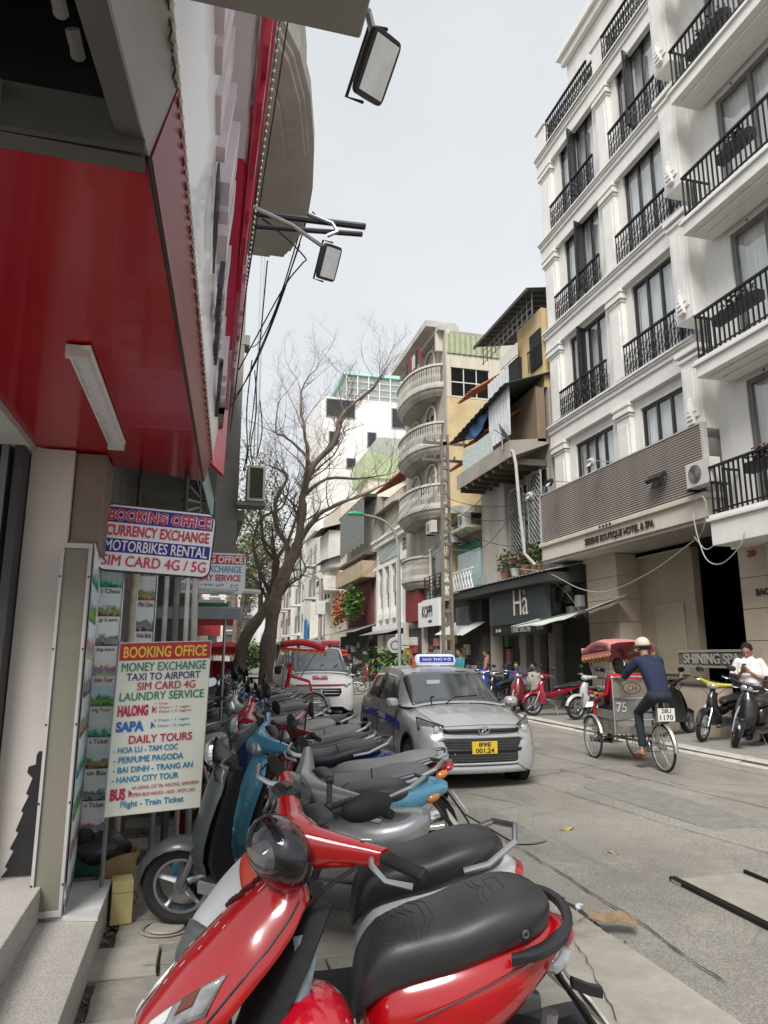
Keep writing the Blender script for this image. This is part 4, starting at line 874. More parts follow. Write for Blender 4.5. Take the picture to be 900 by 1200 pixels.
# ================================================================ LEFT SIDE: shop, canopy, signs
W_ = dict(world=True)
REDG = M((.36, .002, .008), .2, var=.08, scale=1.5, coat=.3, spec=.35, dirt=.15, dcol=(.22, .004, .01))
MAR = M((.22, .012, .03), .35, var=.12, scale=2, dirt=.2, dcol=(.12, .02, .03)); REDB = M((.50, .008, .02), .3, var=.05)
shop = thing('booking_shop', 'shop front with red glossy canopy, metal door frame and pale pillar at the near left', 'shop', (-.8, 3, .1))
cn = thing('canopy', 'glossy red canopy overhead at the left edge with a white lettered fascia', 'canopy', (-.5, 3.2, 2.9))
def quadplate(pts, dz, b=None):
    b = b or B(); n = len(pts); b.add([tuple(p) for p in pts] + [(p[0] + dz[0], p[1] + dz[1], p[2] + dz[2]) for p in pts], [tuple(range(n))[::-1], tuple(range(n, 2 * n))] + [(i, (i + 1) % n, n + (i + 1) % n, n + i) for i in range(n)]); return b
quadplate([(-.18, 1.65, 2.9), (-.016, 5.1, 2.9), (-.66, 4.8, 2.9), (-1.0, 4.5, 2.9), (-1.0, 3.45, 2.9), (-1.0, 1.62, 2.9)], (0, 0, .06)).obj('soffit', REDG, cn, **W_)
b = B(); b.grid([[(-.178, 1.65, 2.90), (-.014, 5.1, 2.90)], [(-.125, 1.65, 3.12), (.03, 5.16, 3.10)]]); b.obj('fascia_return', MAR, cn, solid=.012, **W_)
b = B(); b.tube([(-.182, 1.65, 2.898), (-.018, 5.1, 2.898)], .006, 5); b.obj('edge_trim', BLK, cn, **W_)
# grey near section
ALG = M((.36, .345, .33), .5, .2, var=.15, scale=3, dirt=.25)
b = B(); b.grid([[(-.30, .5, 2.90), (-.185, 1.648, 2.90)], [(-.15, .5, 3.13), (-.125, 1.648, 3.13)]]); b.obj('grey_return', ALG, cn, solid=.012, **W_)
quadplate([(-.31, .5, 2.90), (-.19, 1.6, 2.90), (-.25, 1.6, 2.90), (-.37, .5, 2.90)], (0, 0, .04)).obj('grey_edge', M((.10, .10, .095), .6), cn, **W_)
quadplate([(-1.2, 1.60, 2.88), (-.19, 1.63, 2.88), (-.19, 1.69, 2.88), (-1.2, 1.66, 2.88)], (0, 0, .018)).obj('edge_trim', M((.09, .09, .085), .6), cn, **W_)
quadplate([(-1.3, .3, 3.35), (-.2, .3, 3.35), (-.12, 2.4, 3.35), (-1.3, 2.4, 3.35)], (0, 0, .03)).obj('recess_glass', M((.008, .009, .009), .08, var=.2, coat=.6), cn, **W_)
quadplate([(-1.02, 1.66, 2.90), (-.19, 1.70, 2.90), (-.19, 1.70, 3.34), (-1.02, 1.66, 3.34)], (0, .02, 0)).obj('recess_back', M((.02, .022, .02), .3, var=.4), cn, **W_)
B().bx(-1.25, -.185, 1.585, 1.603, 2.87, 2.99).obj('edge_trim', M((.07, .07, .065), .6), cn, **W_)
quadplate([(-.62, .4, 2.93), (-.505, 1.60, 2.93), (-1.4, 1.60, 2.93), (-1.4, .4, 2.93)], (0, 0, .05)).obj('grey_soffit', M((.22, .215, .195), .6, var=.1), cn, **W_)
for (x, y, l_) in ((-.40, 1.50, .05), (-.38, 1.62, .05)): B().tube([(x, y, 3.2), (x + .01, y + l_, 3.17), (x, y + l_ * 1.5, 3.2)], .018, 8).obj('light_clip', M((.5, .5, .5), .3), cn, **W_)
# white sign face: ruled between lower and upper edge
def SF(v, z):
    """point on the sign face at distance v and height z"""
    t_ = (z - 3.12) / (4.48 - 3.12); xa = -.125 + .155 * (v - 1.65) / 3.5; xb = .06 + .0075 * (v - 2.8); return Vector((lerp(xa, xb, t_), v, z))
b = B(); rows = []
for j in range(9):
    z = 3.12 + 1.36 * j / 8; rows.append([SF(lerp(1.1, 5.14 + .28 * j, i / 20), z) for i in range(21)])
b.grid(rows); b.obj('sign_face', M((.88, .86, .87), .35, var=.03, coat=.2), cn, solid=.02, **W_)
# channel ribs (horizontal white ledges) and boxes of the raised lettering
RIB = M((.70, .62, .66), .4, var=.15, scale=4)
for k, z in enumerate((3.98, 4.08, 4.18, 4.28, 4.38)):
    rd_ = 3.0 + .15 * (k % 3); segs = [(1.15, rd_, 0), (rd_ + .02, 5.2 - .2 * k, 1), (5.22 - .2 * k, 6.6, 2)]
    for va, vb, ci in segs: a, c = SF(va, z), SF(vb, z); quadplate([a, c, c + Vector((.085, 0, 0)), a + Vector((.085, 0, 0))], (0, 0, .025)).obj('sign_rib', [M((.76, .70, .73), .4, var=.1), M((.60, .02, .08), .4), M((.66, .42, .50), .4)][ci], cn, **W_)
r = random.Random(4); v = 1.25; k = 0
while v < 5.6:
    l_ = [.16, .10, .26, .12, .2, .09][k % 6]; z0 = 3.60; a = SF(v, z0); c = SF(v, 3.90); d = r.uniform(.03, .07)
    quadplate([a, a + Vector((0, l_, 0)), a + Vector((d, l_, 0)), a + Vector((d, 0, 0))], (c.x - a.x, 0, .3)).obj('raised_letter_block', RIB, cn, **W_); v += l_ + [.06, .12, .04, .09][k % 4]; k += 1
# script lettering on the face and red capitals high up
DKL = M((.05, .05, .07), .5)
def on_sign(s, v, z, w_, h_, mat, off, sh=0, lift=.02, name='lettering'):
    p = SF(v, z); q = SF(v, z + .2); uv = (q - p).normalized(); return text(s, w_, h_, p, (0, 1, 0), uv, mat, cn, off=off, shear=sh, lift=lift, d=.025, name=name)
b = B(); c = SF(2.75, 3.45)
b.tube([c + Vector((.03, .28 * math.cos(a), .17 * math.sin(a) + .03 * math.sin(3 * a))) for a in [q * .4 for q in range(14)]], [.004 + .007 * abs(math.sin(q * .5)) for q in range(14)], 6)
b.tube([c + Vector((.03, -.16 + .13 * math.cos(a), .09 * math.sin(a) - .02)) for a in [q * .5 for q in range(11)]], .008, 6)
b.tube([c + Vector((.03, .12 + .1 * math.cos(a), .07 * math.sin(a) + .03)) for a in [q * .5 for q in range(11)]], .008, 6)
b.obj('emblem', DKL, cn, **W_)
on_sign('Ngoc Lan', 3.65, 3.45, 1.0, .22, DKL, .0, .35); on_sign('Travel', 4.65, 3.43, .7, .18, DKL, 0, .35)
on_sign('HOTEL', 3.4, 4.22, 2.0, .34, M((.55, .02, .06), .4), .05, 0, .105); on_sign('TRAVEL', 5.4, 4.22, 1.6, .30, M((.66, .34, .42), .4), .04, 0, .105)
# upper maroon band and bright red end
b = B(); b.grid([[(-.02, 1.5, 4.50), (.07, 7.05, 4.50)], [(.215, 1.5, 4.74), (.205, 7.5, 4.66)]]); b.obj('top_band', M((.40, .006, .035), .35, var=.08, dirt=.15, dcol=(.2, .01, .02)), cn, solid=.03, **W_)
b = B(); b.grid([[(.0, 5.16, 3.08), (.09, 7.05, 4.50)], [(.12, 5.3, 3.0), (.205, 7.5, 4.66)]]); b.obj('end_band', REDB, cn, solid=.02, **W_)
# string of tiny bulbs along both edges
for (p, q, nm) in (((-.15, 1.2, 3.12), (.035, 5.18, 3.08), 70), ((.235, 1.6, 4.76), (.225, 7.4, 4.68), 90)):
    b = B(); p, q = Vector(p), Vector(q)
    b.tube([p.lerp(q, i / (nm * 2)) + Vector((.008 * (i % 2), 0, -.02 * abs(math.sin(i * .8)))) for i in range(nm * 2 + 1)], .003, 4); b.obj('bulb_string', BLK, cn, **W_)
    b = B()
    for i in range(nm): b.ell(p.lerp(q, (i + .5) / nm) + Vector((.012, 0, -.01)), (.008, .012, .008), 6, 4)
    b.obj('bulb', M((.75, .7, .6), .3), cn, kind='stuff', **W_)
# tube lamp on soffit
t = thing('ceiling_lamp', 'white tube lamp fixed under the red canopy', 'lamp', (-.54, 3.5, 2.9))
a, c = Vector((-.575, 2.87, 2.89)), Vector((-.565, 4.22, 2.89)); q = Vector((.1, -.03, 0))
quadplate([a, c, c + q, a + q], (0, 0, -.012)).obj('base', WHT, t, **W_)
b = B(); m_ = (a + q * .5); n_ = (c + q * .5); b.loft([[p + Vector((.038 * math.cos(k), 0, -.012 - .035 * math.sin(k))) for k in [j * math.pi / 8 for j in range(9)]] for p in (m_ + Vector((0, .03, 0)), n_ + Vector((0, -.03, 0)))]); b.obj('diffuser', M((.66, .66, .68), .25, var=.05, coat=.3), t, smooth=True, **W_)
for p in (m_, n_): B().cb(p + Vector((0, .012 if p is m_ else -.012, -.024)), (.09, .03, .05)).obj('end_cap', M((.6, .6, .6), .4), t, **W_)
# overhead beam end
t = thing('concrete_beam', 'grey concrete beam end crossing the very top of the view', 'beam', (0, 1.3, 3.15))
B().bx(-.6, .312, .9, 1.42, 3.15, 3.5).obj('beam', M((.27, .265, .24), .8, var=.12, scale=5, bump=.2, dirt=.3), t, bev=.006, **W_)
# floodlights
def flood(loc, rot, s, label, arm):
    t = thing('floodlight', label, 'floodlight', loc, 0, 'floodlights hung over the street'); E_ = Vector(rot[:3]).normalized().to_track_quat('-Z', 'Y').to_matrix().to_4x4() @ Matrix.Rotation(R(rot[3]), 4, 'Z')
    def T(b): b.v = [tuple(E_ @ Vector(v)) for v in b.v]; return b
    T(B().loft([sring((0, 0, z), (1, 0, 0), (0, 1, 0), w1, h1, 8, 20) for z, w1, h1 in ((0, .15 * s, .11 * s), (.03 * s, .15 * s, .11 * s), (.06 * s, .10 * s, .075 * s), (.09 * s, .09 * s, .06 * s))])).obj('housing', BLK, t, bev=.004 * s)
    b = B()
    for k in range(9): b.bx(-.08 * s + k * .02 * s, -.075 * s + k * .02 * s, -.06 * s, .06 * s, .05 * s, .10 * s)
    T(b).obj('fins', BLKM, t, kind='stuff'); T(B().bx(-.125 * s, .125 * s, -.088 * s, .088 * s, -.004 * s, -.001 * s)).obj('glass', M((.86, .90, .93), .12, var=.15, scale=18, coat=1), t)  # near-white glass colour stands in for a bright reflection on the pane
    pass
    T(B().tube([(-.165 * s, 0, .03 * s), (-.165 * s, 0, .15 * s), (.165 * s, 0, .15 * s), (.165 * s, 0, .03 * s)], .009 * s, 6)).obj('bracket', BLK, t)
    for pts, rr in arm: B().tube(pts, rr, 6).obj('arm', ALU, t, smooth=True, **W_)
    return t
flood((.375, 1.48, 3.14), (.62, -.55, -.62, 72), .52, 'black floodlight hanging beside the concrete beam at the top of the view', [([(.30, 1.38, 3.2), (.33, 1.42, 3.24), (.36, 1.46, 3.2)], .01)])
flood((.87, 5.0, 4.72), (.60, -.62, -.50, 75), .92, 'black floodlight on a long arm below the curved concrete balcony', [([(.22, 4.9, 5.05), (.55, 4.95, 4.97), (.80, 5, 4.86)], .016)])
t = thing('black_pipes', 'pair of black pipe ends sticking out past the curved concrete balcony', 'pipe', (.5, 5.4, 5.4))
B().tube([(.3, 5.45, 5.36), (1.15, 5.0, 5.09)], .028, 8).obj('pipe', BLK, t, **W_); B().tube([(.3, 5.5, 5.27), (1.13, 5.02, 5.03)], .022, 8).obj('pipe', BLK, t, **W_)
B().tube([(.72, 5.2, 5.26), (.9, 5.1, 5.14), (.94, 5.08, 5.06), (.86, 5.1, 5.02)], .016, 6).obj('hook', ALU, t, smooth=True, **W_)
# curved concrete balcony overhead
t = thing('curved_balcony', 'grey curved concrete balcony underside projecting above the shop signs', 'balcony', (.3, 6.4, 6.5))
CONC = M((.52, .50, .46), .85, var=.15, scale=2, bump=.3, dirt=.5, dcol=(.13, .12, .1))
outl = [(-.6, 4.6), (.30, 4.60), (.42, 4.74), (.58, 5.0), (.74, 5.45), (.88, 6.1), (.96, 6.7), (.985, 7.2), (.96, 7.55), (.88, 7.98), (-.6, 8.0)]
def inset(d): return [(x - (d if x > 0 else 0), y + (d * .4 if y < 5 else -d * .5 if y > 7.9 else 0)) for x, y in outl]
for k, (d, z0, z1) in enumerate([(.0, 6.62, 6.8), (.05, 6.56, 6.619), (.09, 6.50, 6.559), (.20, 6.46, 6.499), (.27, 6.42, 6.459)]):
    if k == 3: quadplate([(x, y, z1) for x, y in inset(d)], (0, 0, z0 - z1 + .02)).obj('slab', CONC, t, **W_); continue
    quadplate([(x, y, z0) for x, y in inset(d)], (0, 0, z1 - z0)).obj('moulding' if k else 'slab', CONC, t, **W_)
quadplate([(x, y, 6.8) for x, y in inset(.1)], (0, 0, 1.0)).obj('parapet', CONC, t, **W_)
# the neighbouring buildings on the left, beyond the canopy
t = thing('grey_building', 'weathered grey building edge behind the canopy on the left side of the street', 'building', (.0, 8, .1))
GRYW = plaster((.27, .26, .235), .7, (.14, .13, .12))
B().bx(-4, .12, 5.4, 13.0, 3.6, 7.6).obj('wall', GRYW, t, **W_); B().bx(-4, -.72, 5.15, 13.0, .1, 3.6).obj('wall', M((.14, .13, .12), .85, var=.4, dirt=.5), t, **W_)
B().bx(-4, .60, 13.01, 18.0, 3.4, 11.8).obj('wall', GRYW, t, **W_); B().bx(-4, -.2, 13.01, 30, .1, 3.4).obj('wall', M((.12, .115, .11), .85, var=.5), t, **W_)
for z in (5.2, 6.9): B().bx(.12, .30, 9, 12.9, z, z + .25).obj('ledge', GRYW, t, **W_)
B().bx(.60, .72, 13.0, 17.9, 4.1, 4.3).bx(.55, .7, 13.0, 13.4, 7.6, 7.8).obj('ledge', GRYW, t, **W_)
for x in (.86, .92): B().tube([(x, 13.0, 5.3), (x, 13.0, 11.8)], .014, 5).obj('conduit', M((.5, .5, .5), .5), t, **W_)
for k in range(6): B().tube([(-.2 + k * .03, 5.3, 2.6 + k * .1), (-.05, 6.8, 3.0 + k * .05), (.0, 8.5, 3.4 - k * .08)], .012, 5).obj('cable', BLK, t, smooth=True, **W_)
t = thing('teal_banner', 'faded teal and white banner on the wall behind the hanging sign', 'banner', (-.05, 7, 3.0))
quadplate([(-.10, 5.9, 3.3), (.1, 8.9, 3.3), (.12, 8.9, 4.6), (-.08, 5.9, 4.2)], (.01, 0, 0)).obj('cloth', M((.36, .50, .50), .6, var=.5, scale=9, dirt=.4, dcol=(.05, .25, .27)), t, **W_)
t = thing('air_conditioner', 'beige air conditioner hung on the edge of the grey building on the left', 'air conditioner', (.76, 13.0, 4.42))
BG = M((.50, .48, .42), .6, var=.1, dirt=.3, dcol=(.3, .26, .2)); B().bx(-.02, .02, -.35, .2, 0, .66).bx(.26, .30, -.35, .2, 0, .66).bx(.021, .259, -.35, .2, .62, .66).bx(.021, .259, -.35, .2, 0, .04).obj('casing', BG, t); B().bx(.021, .259, -.31, .2, .041, .619).obj('coil', M((.09, .09, .065), .7, var=.3, scale=30), t)
b = B()
for k in range(14): b.bx(.021, .259, -.335, -.312, .06 + k * .04, .066 + k * .04)
b.obj('fins', M((.16, .155, .12), .6), t, kind='stuff'); B().bx(-.2, .32, -.3, .1, -.08, -.002).obj('bracket', GRYW, t)
tl = thing('left_terrace', 'brown grey house row hidden behind the bare trees on the left', 'building', (-.5, 24, .1))
B().bx(-6, -.1, 30.1, 60, .1, 7.5).obj('wall', OLD, tl, **W_); B().bx(-6, .2, 60.1, 130, .1, 9).obj('wall', CREAM, tl, **W_)
for k in range(14): B().bx(-.08 if k < 8 else .22, -.04 if k < 8 else .26, 31 + k * 3.6, 33 + k * 3.6, 3.6, 5.2).obj('window', DARKIN, tl, **W_)
for k, c in enumerate([(.4, .02, .03), (.02, .2, .08), (.5, .5, .5), (.45, .05, .05), (.1, .1, .12), (.35, .3, .1)]): B().bx(-.1, .75, 16 + k * 3.0, 16.08 + k * 3.0, 2.3 + (k % 3) * .3, 2.7 + (k % 3) * .3).obj('small_sign', M(c, .5), tl, **W_)
# grey sheet canopies of the next shops
t = thing('sheet_canopy', 'flat grey sheet metal canopy of the next shop under the second sign', 'canopy', (.1, 9.5, 2.3))
quadplate([(-.7, 8.4, 2.12), (.46, 8.5, 2.12), (.6, 10.5, 2.3), (-.7, 10.5, 2.3)], (0, 0, .05)).obj('sheet', TIN, t, **W_); B().bx(-.55, .47, 8.36, 8.42, 2.07, 2.19).obj('front_edge', M((.24, .25, .26), .5, .3), t, **W_)
B().tube([(-.1, 8.6, 2.45), (.75, 9.3, 2.47)], .035, 6).obj('tube', M((.6, .6, .58), .6), t, **W_); B().tube([(.3, 8.5, .12), (.3, 8.5, 2.15)], .02, 6).obj('post', STEEL, t, **W_)
# --- shop parts ---------------------------------------------------------------------
PIL = M((.56, .52, .48), .55, var=.08, scale=2, dirt=.12)
B().bx(-1.02, -.78, 4.46, 4.8, .1, 2.89).obj('pillar', PIL, shop, **W_)
B().bx(-.775, -.60, 4.5, 4.85, 2.28, 2.89).obj('pillar_box', M((.20, .16, .13), .6, var=.15), shop, bev=.008, **W_)
B().bx(-.77, -.62, 4.47, 4.5, 2.30, 2.34).obj('pillar_lip', M((.15, .12, .1), .6), shop, **W_)
# dark Christmas tree cut-out on the pillar
b = B(); r = random.Random(2); pts = [(0, 0)]
L_ = [(-.075 - .03 + 0, .0)]
prof = [(-.13, .0), (-.10, .04), (-.115, .05), (-.08, .13), (-.10, .14), (-.065, .22), (-.08, .23), (-.05, .32), (-.062, .33), (-.03, .41), (-.045, .42), (-.02, .50), (-.05, .53), (-.045, .56), (-.01, .57), (-.01, .62), (.0, .64)]
poly = prof + [(.045, .64), (.045, 0)]
b.prism(poly, (-.825, 4.452, .50), (1, 0, 0), (0, 0, 1), (0, .006, 0)); b.obj('tree_decal', BLKM, shop, **W_)
# sliding door frame
DF = M((.045, .045, .05), .5, .3, var=.2, dirt=.2)
for x, w_, m_ in ((-1.075, .05, DF), (-1.145, .04, M((.16, .16, .17), .5, .5)), (-1.205, .05, DF), (-1.27, .035, M((.12, .12, .13), .5, .5))): B().bx(x, x + w_, 4.30, 4.44, .5, 2.88).obj('door_frame', m_, shop, bev=.004, **W_)
B().bx(-1.9, -1.275, 4.36, 4.40, .5, 2.88).obj('door_glass', M((.05, .085, .13), .08, var=.3, scale=3, coat=.6), shop, **W_)
B().bx(-2.5, -1.9, 4.36, 4.40, .5, 2.88).obj('wall', DF, shop, **W_)
for z in (1.85, 1.3, .95): B().lathe([(.001, -.012), (.018, -.012), (.018, .012), (.001, .012)], (-1.10, 4.285, z), 'y', 12).obj('latch', ALU, shop, smooth=True, **W_)
B().bx(-1.118, -1.088, 4.26, 4.297, 1.72, 1.86).obj('lock', BLK, shop, **W_); B().tube([(-1.12, 4.27, .55), (-1.13, 4.27, 1.25)], .008, 6).obj('bolt', ALU, shop, **W_)
quadplate([(-2.5, 3.4, 2.86), (-1.0, 3.4, 2.86), (-1.0, 4.5, 2.86), (-2.5, 4.5, 2.86)], (0, 0, .04)).obj('inner_ceiling', M((.5, .5, .5), .6), shop, **W_)
B().bx(-4, -1.0, 5.0, 5.1, .1, 6).bx(-4, -1.02, 4.5, 4.99, 2.9, 6).obj('wall', M((.1, .1, .1), .8), shop, **W_)
# granite steps
GR = M((.38, .36, .33), .55, var=.10, scale=9, bump=.12, fine=.6, dirt=.15)
st = thing('granite_steps', 'speckled grey granite steps at the shop door in the lower left corner', 'steps', (-.8, 4, .1))
b = quadplate([(-.43, 1.5, .115), (-.43, 4.84, .115), (-2.5, 4.84, .115), (-2.5, 1.5, .115)], (0, 0, .205)); b.obj('lower_step', GR, st, bev=.006, **W_)
quadplate([(-.70, 1.5, .322), (-.72, 4.44, .322), (-2.5, 4.44, .322), (-2.5, 1.5, .322)], (0, 0, .17)).obj('upper_step', GR, st, bev=.006, **W_)
b = quadplate([(-.425, 4.2, .322), (-.425, 4.84, .322), (-.75, 4.84, .322), (-.75, 4.3, .322)], (0, 0, .022)); b.obj('marble_cap', M((.50, .50, .49), .45, var=.2, scale=6, fine=.15), st, **W_)
# framed grey panel in front of the rack
PW = M((.40, .39, .385), .45, var=.06)
pn = thing('panel_board', 'tall narrow grey panel with white metal frame standing on the granite step', 'panel', (-.67, 4.25, .33))
def slant(x0, x1, z0, z1, y0, y1, lean=.0): return B().bx(x0, x1, y0, y1, z0, z1)
B().bx(-.752, -.625, 4.26, 4.275, .36, 2.26).obj('panel', M((.17, .16, .125), .6, var=.06), pn, **W_)
B().bx(-.768, -.7525, 4.245, 4.29, .345, 2.29).bx(-.6245, -.609, 4.245, 4.29, .345, 2.29).bx(-.752, -.625, 4.247, 4.288, 2.262, 2.29).bx(-.752, -.625, 4.247, 4.288, .345, .372).obj('frame', PW, pn, **W_)
for z in (.5, .9, 1.3, 1.7, 2.1):
    for x in (-.764, -.613): B().lathe([(.001, -.004), (.005, -.003), (.006, 0)], (x, 4.244, z), 'y', 8).obj('screw', BLK, pn, **W_)
# brochure racks
def pic(seed):
    key = ('pic', seed)
    if key in MC: return MC[key]
    m = bpy.data.materials.new('printed_picture'); m.use_nodes = True; nt = m.node_tree; L = nt.links.new; b = nt.nodes['Principled BSDF']; b.inputs['Roughness'].default_value = .35
    tc = nt.nodes.new('ShaderNodeTexCoord'); sp = nt.nodes.new('ShaderNodeSeparateXYZ'); L(tc.outputs['Generated'], sp.inputs[0])
    n = nt.nodes.new('ShaderNodeTexNoise'); n.noise_dimensions = '4D'; n.inputs['W'].default_value = seed * 3.7; n.inputs['Scale'].default_value = 5; n.inputs['Detail'].default_value = 6; L(tc.outputs['Generated'], n.inputs['Vector'])
    ad = nt.nodes.new('ShaderNodeMath'); ad.operation = 'MULTIPLY_ADD'; ad.inputs[1].default_value = .9; L(n.outputs['Fac'], ad.inputs[0]); L(sp.outputs['Z'], ad.inputs[2])
    cr = nt.nodes.new('ShaderNodeValToRGB'); r = random.Random(seed); e = cr.color_ramp.elements
    pal = [[(.02, .12, .02), (.22, .55, .06), (.03, .20, .10), (.60, .80, .92)], [(.0, .12, .16), (.05, .50, .20), (.45, .70, .75), (.8, .88, .92)], [(.10, .05, .03), (.55, .32, .12), (.08, .25, .06), (.75, .8, .85)], [(.02, .02, .03), (.35, .33, .33), (.10, .12, .12), (.8, .88, .9)], [(.65, .60, .08), (.08, .30, .65), (.65, .12, .06), (.85, .9, .92)]][seed % 5]
    e[0].position = .5; e[0].color = (*pal[0], 1); e[1].position = 1.25 if False else 1; e[1].color = (*pal[3], 1)
    x = e.new(.66); x.color = (*pal[1], 1); x = e.new(.8); x.color = (*pal[2], 1)
    L(ad.outputs[0], cr.inputs[0]); L(cr.outputs[0], b.inputs['Base Color']); MC[key] = m; return m
PAPER = M((.9, .9, .89), .45, var=.04)
def rack(name, label, x0, x1, y, z0, z1, words, dy=0.0, seed=0, slope=0):
    t = thing(name, label, 'brochure rack', ((x0 + x1) / 2, y, z0)); H_ = z1 - z0; n = len(words); ph = H_ / n; sk = slope
    def P(u, v): return Vector((lerp(x0, x1, u) + sk * (v - z0), y + dy * u, v))
    def plate(u0, u1, a, c, off, nm, mat): quadplate([P(u0, a) - Vector((0, off, 0)), P(u1, a) - Vector((0, off, 0)), P(u1, c) - Vector((0, off, 0)), P(u0, c) - Vector((0, off, 0))], (0, .003, 0)).obj(nm, mat, t, **W_)
    quadplate([P(0, z0), P(1, z0), P(1, z1), P(0, z1)], (0, .02, 0)).obj('backing', PAPER, t, **W_)
    for k, w in enumerate(words):
        a = z1 - (k + 1) * ph; plate(.06, .94, a + ph * .28, a + ph * .97, .004, 'picture', pic(seed + k))
        if w: p = P(.5, a + ph * .15); text(w, abs(x1 - x0) * .72, ph * .15, p - Vector((0, .004, 0)), (x1 - x0, dy, 0), (0, 0, 1), M((.06, .03, .03), .5), t, off=.01, d=.001)
    for u in (0, 1): B().tube([P(u, z0), P(u, z1)], .007, 6).obj('edge_strip', ALU, t, **W_)
    return t
rack('brochure_rack', 'column of tour pictures with captions Tour and Ticket behind the framed grey panel', -.655, -.50, 5.0, .52, 2.44, ['MOC Worlds', 'i Chau', 'g Lam', 'ing tour', 'bike Tour', 'ing Tour', 's Ticket', 'on Bus', 'n Ticket', 'y'], 0, 0, .0)
rack('brochure_rack', 'shorter column of lake pictures behind the hanging booking sign', -.43, -.30, 5.25, .9, 2.42, ['Ba Be Lake', 'Mai Chau', 'Ninh Binh', 'Buddy Lam', 'Halong', 'Sapa', 'Hue'], 0, 11)
# side poster of the panel
sp_ = thing('poster', 'long glossy poster of coloured pictures on the side of the framed panel', 'poster', (-.53, 4.6, .35))
for k in range(9):
    a = .37 + k * .213; quadplate([(-.598, 4.30, a), (-.655, 4.97, a), (-.655, 4.97, a + .205), (-.598, 4.30, a + .205)], (.004, 0, 0)).obj('picture', pic(23 + k), sp_, **W_)
quadplate([(-.602, 4.30, .35), (-.660, 4.97, .35), (-.660, 4.97, 2.3), (-.602, 4.30, 2.3)], (.002, 0, 0)).obj('sheet', PAPER, sp_, **W_)
t = thing('peeling_pole', 'flaking cream painted pole between the brochures and the price board', 'pole', (-.45, 5.2, .12))
B().tube([(0, 0, 0), (0, 0, 2.4)], .022, 10).obj('pole', M((.55, .5, .36), .7, var=.3, scale=12, dirt=.7, dcol=(.25, .22, .16)), t, smooth=True)
t = thing('wall_pipes', 'bundle of grey pipes and cables running up beside the brochures', 'pipe', (-.2, 5.9, .12))
for k in range(4): B().tube([(-.06 + k * .09, .02 * (k % 2), 0), (-.06 + k * .07 + .01 * (k % 3), 0, 2.6)], .02 + .006 * (k % 2), 8).obj('pipe', M([(.3, .3, .29), (.1, .1, .1), (.38, .37, .34)][k % 3], .6, var=.3, dirt=.4), t, smooth=True)
# hanging sign -------------------------------------------------------------------------
BLU = M((.02, .015, .28), .4, var=.03); RD = M((.58, .03, .08), .4, var=.03); SW = M((.86, .86, .88), .35, var=.02, coat=.2); SKY_ = M((.03, .30, .62), .4, var=.03)
def sign_board(t, c, rv, uv, w_, h_, rad, rows, rim=BLK, th=.05):
    """rows: (z0,z1 as fractions from the top, band material or None, text, width fraction, colour, outline colour, off)"""
    c, rv, uv = Vector(c), Vector(rv).normalized(), Vector(uv).normalized(); nv = rv.cross(uv)
    def rr(w, h, r_): 
        o = []
        for (sx, sy, a0) in ((1, 1, 0), (-1, 1, 90), (-1, -1, 180), (1, -1, 270)):
            for k in range(5): a = R(a0 + k * 22.5); o.append((sx * (w / 2 - r_) + r_ * math.cos(a), sy * (h / 2 - r_) + r_ * math.sin(a)))
        return o
    B().prism(rr(w_ + .02, h_ + .02, rad + .01), c - nv * th, rv, uv, nv * (th - .002)).obj('rim', rim, t, **W_)
    B().prism(rr(w_, h_, rad), c, rv, uv, nv * .003).obj('face', SW, t, **W_)
    for (a, d, band, s, wf, colr, outc, off) in rows:
        zc = h_ * (.5 - (a + d) / 2); hh = h_ * (d - a)
        if band: B().prism([(-w_ * .485, -hh / 2), (w_ * .485, -hh / 2), (w_ * .485, hh / 2), (-w_ * .485, hh / 2)], c + uv * zc + nv * .0031, rv, uv, nv * .001).obj('colour_band', band, t, **W_)
        if outc: text(s, w_ * wf * 1.015, hh * .80, c + uv * zc, rv, uv, outc, t, off=off + .045, lift=.0045, d=.001, name='lettering_outline')
        text(s, w_ * wf, hh * .78, c + uv * zc, rv, uv, colr, t, off=off, lift=.006, d=.001)
hs = thing('hanging_sign', 'nearest hanging sign with two blue bands reading BOOKING OFFICE and MOTORBIKES RENTAL', 'sign', (-.28, 4.8, 2.2), 0)
rv = Vector((.66, 0, -.028)); sign_board(hs, (-.285, 4.8, 2.405), (.64, .05, -.03), (.03, 0, .42), .70, .425, .05,
    [(.03, .27, BLU, 'BOOKING OFFICE', .93, RD, SW, .035), (.28, .50, None, 'CURRENCY EXCHANGE', .93, RD, None, .03), (.52, .73, BLU, 'MOTORBIKES RENTAL', .92, SW, None, .015), (.75, .96, None, 'SIM CARD 4G / 5G', .93, RD, None, .018)])
for x in (-.425, -.125): B().tube([(x, 4.84, 2.56), (x, 4.84, 2.9)], .015, 8).obj('hanger', BLK, hs, **W_)
hs2 = thing('hanging_sign', 'smaller farther hanging sign with red top band, half hidden by the near one', 'sign', (.2, 9, 2.4))
sign_board(hs2, (.12, 9.0, 2.67), (1, .04, 0), (0, 0, 1), .84, .50, .06,
    [(.03, .27, M((.55, .03, .05), .4), 'BOOKING OFFICE', .93, SW, None, .03), (.29, .50, None, 'MONEY EXCHANGE', .9, SKY_, None, .015), (.51, .72, None, 'LAUNDRY SERVICE', .88, RD, None, .03), (.75, .96, None, 'SIM CARD 4G - 5G', .82, SKY_, None, .015)], rim=M((.4, .6, .65), .5))
B().tube([(.12, 9.03, 2.95), (.12, 9.03, 3.6)], .015, 6).tube([(.12, 9.03, 3.6), (-.3, 9.03, 3.6)], .015, 6).obj('hanger', BLK, hs2, **W_)
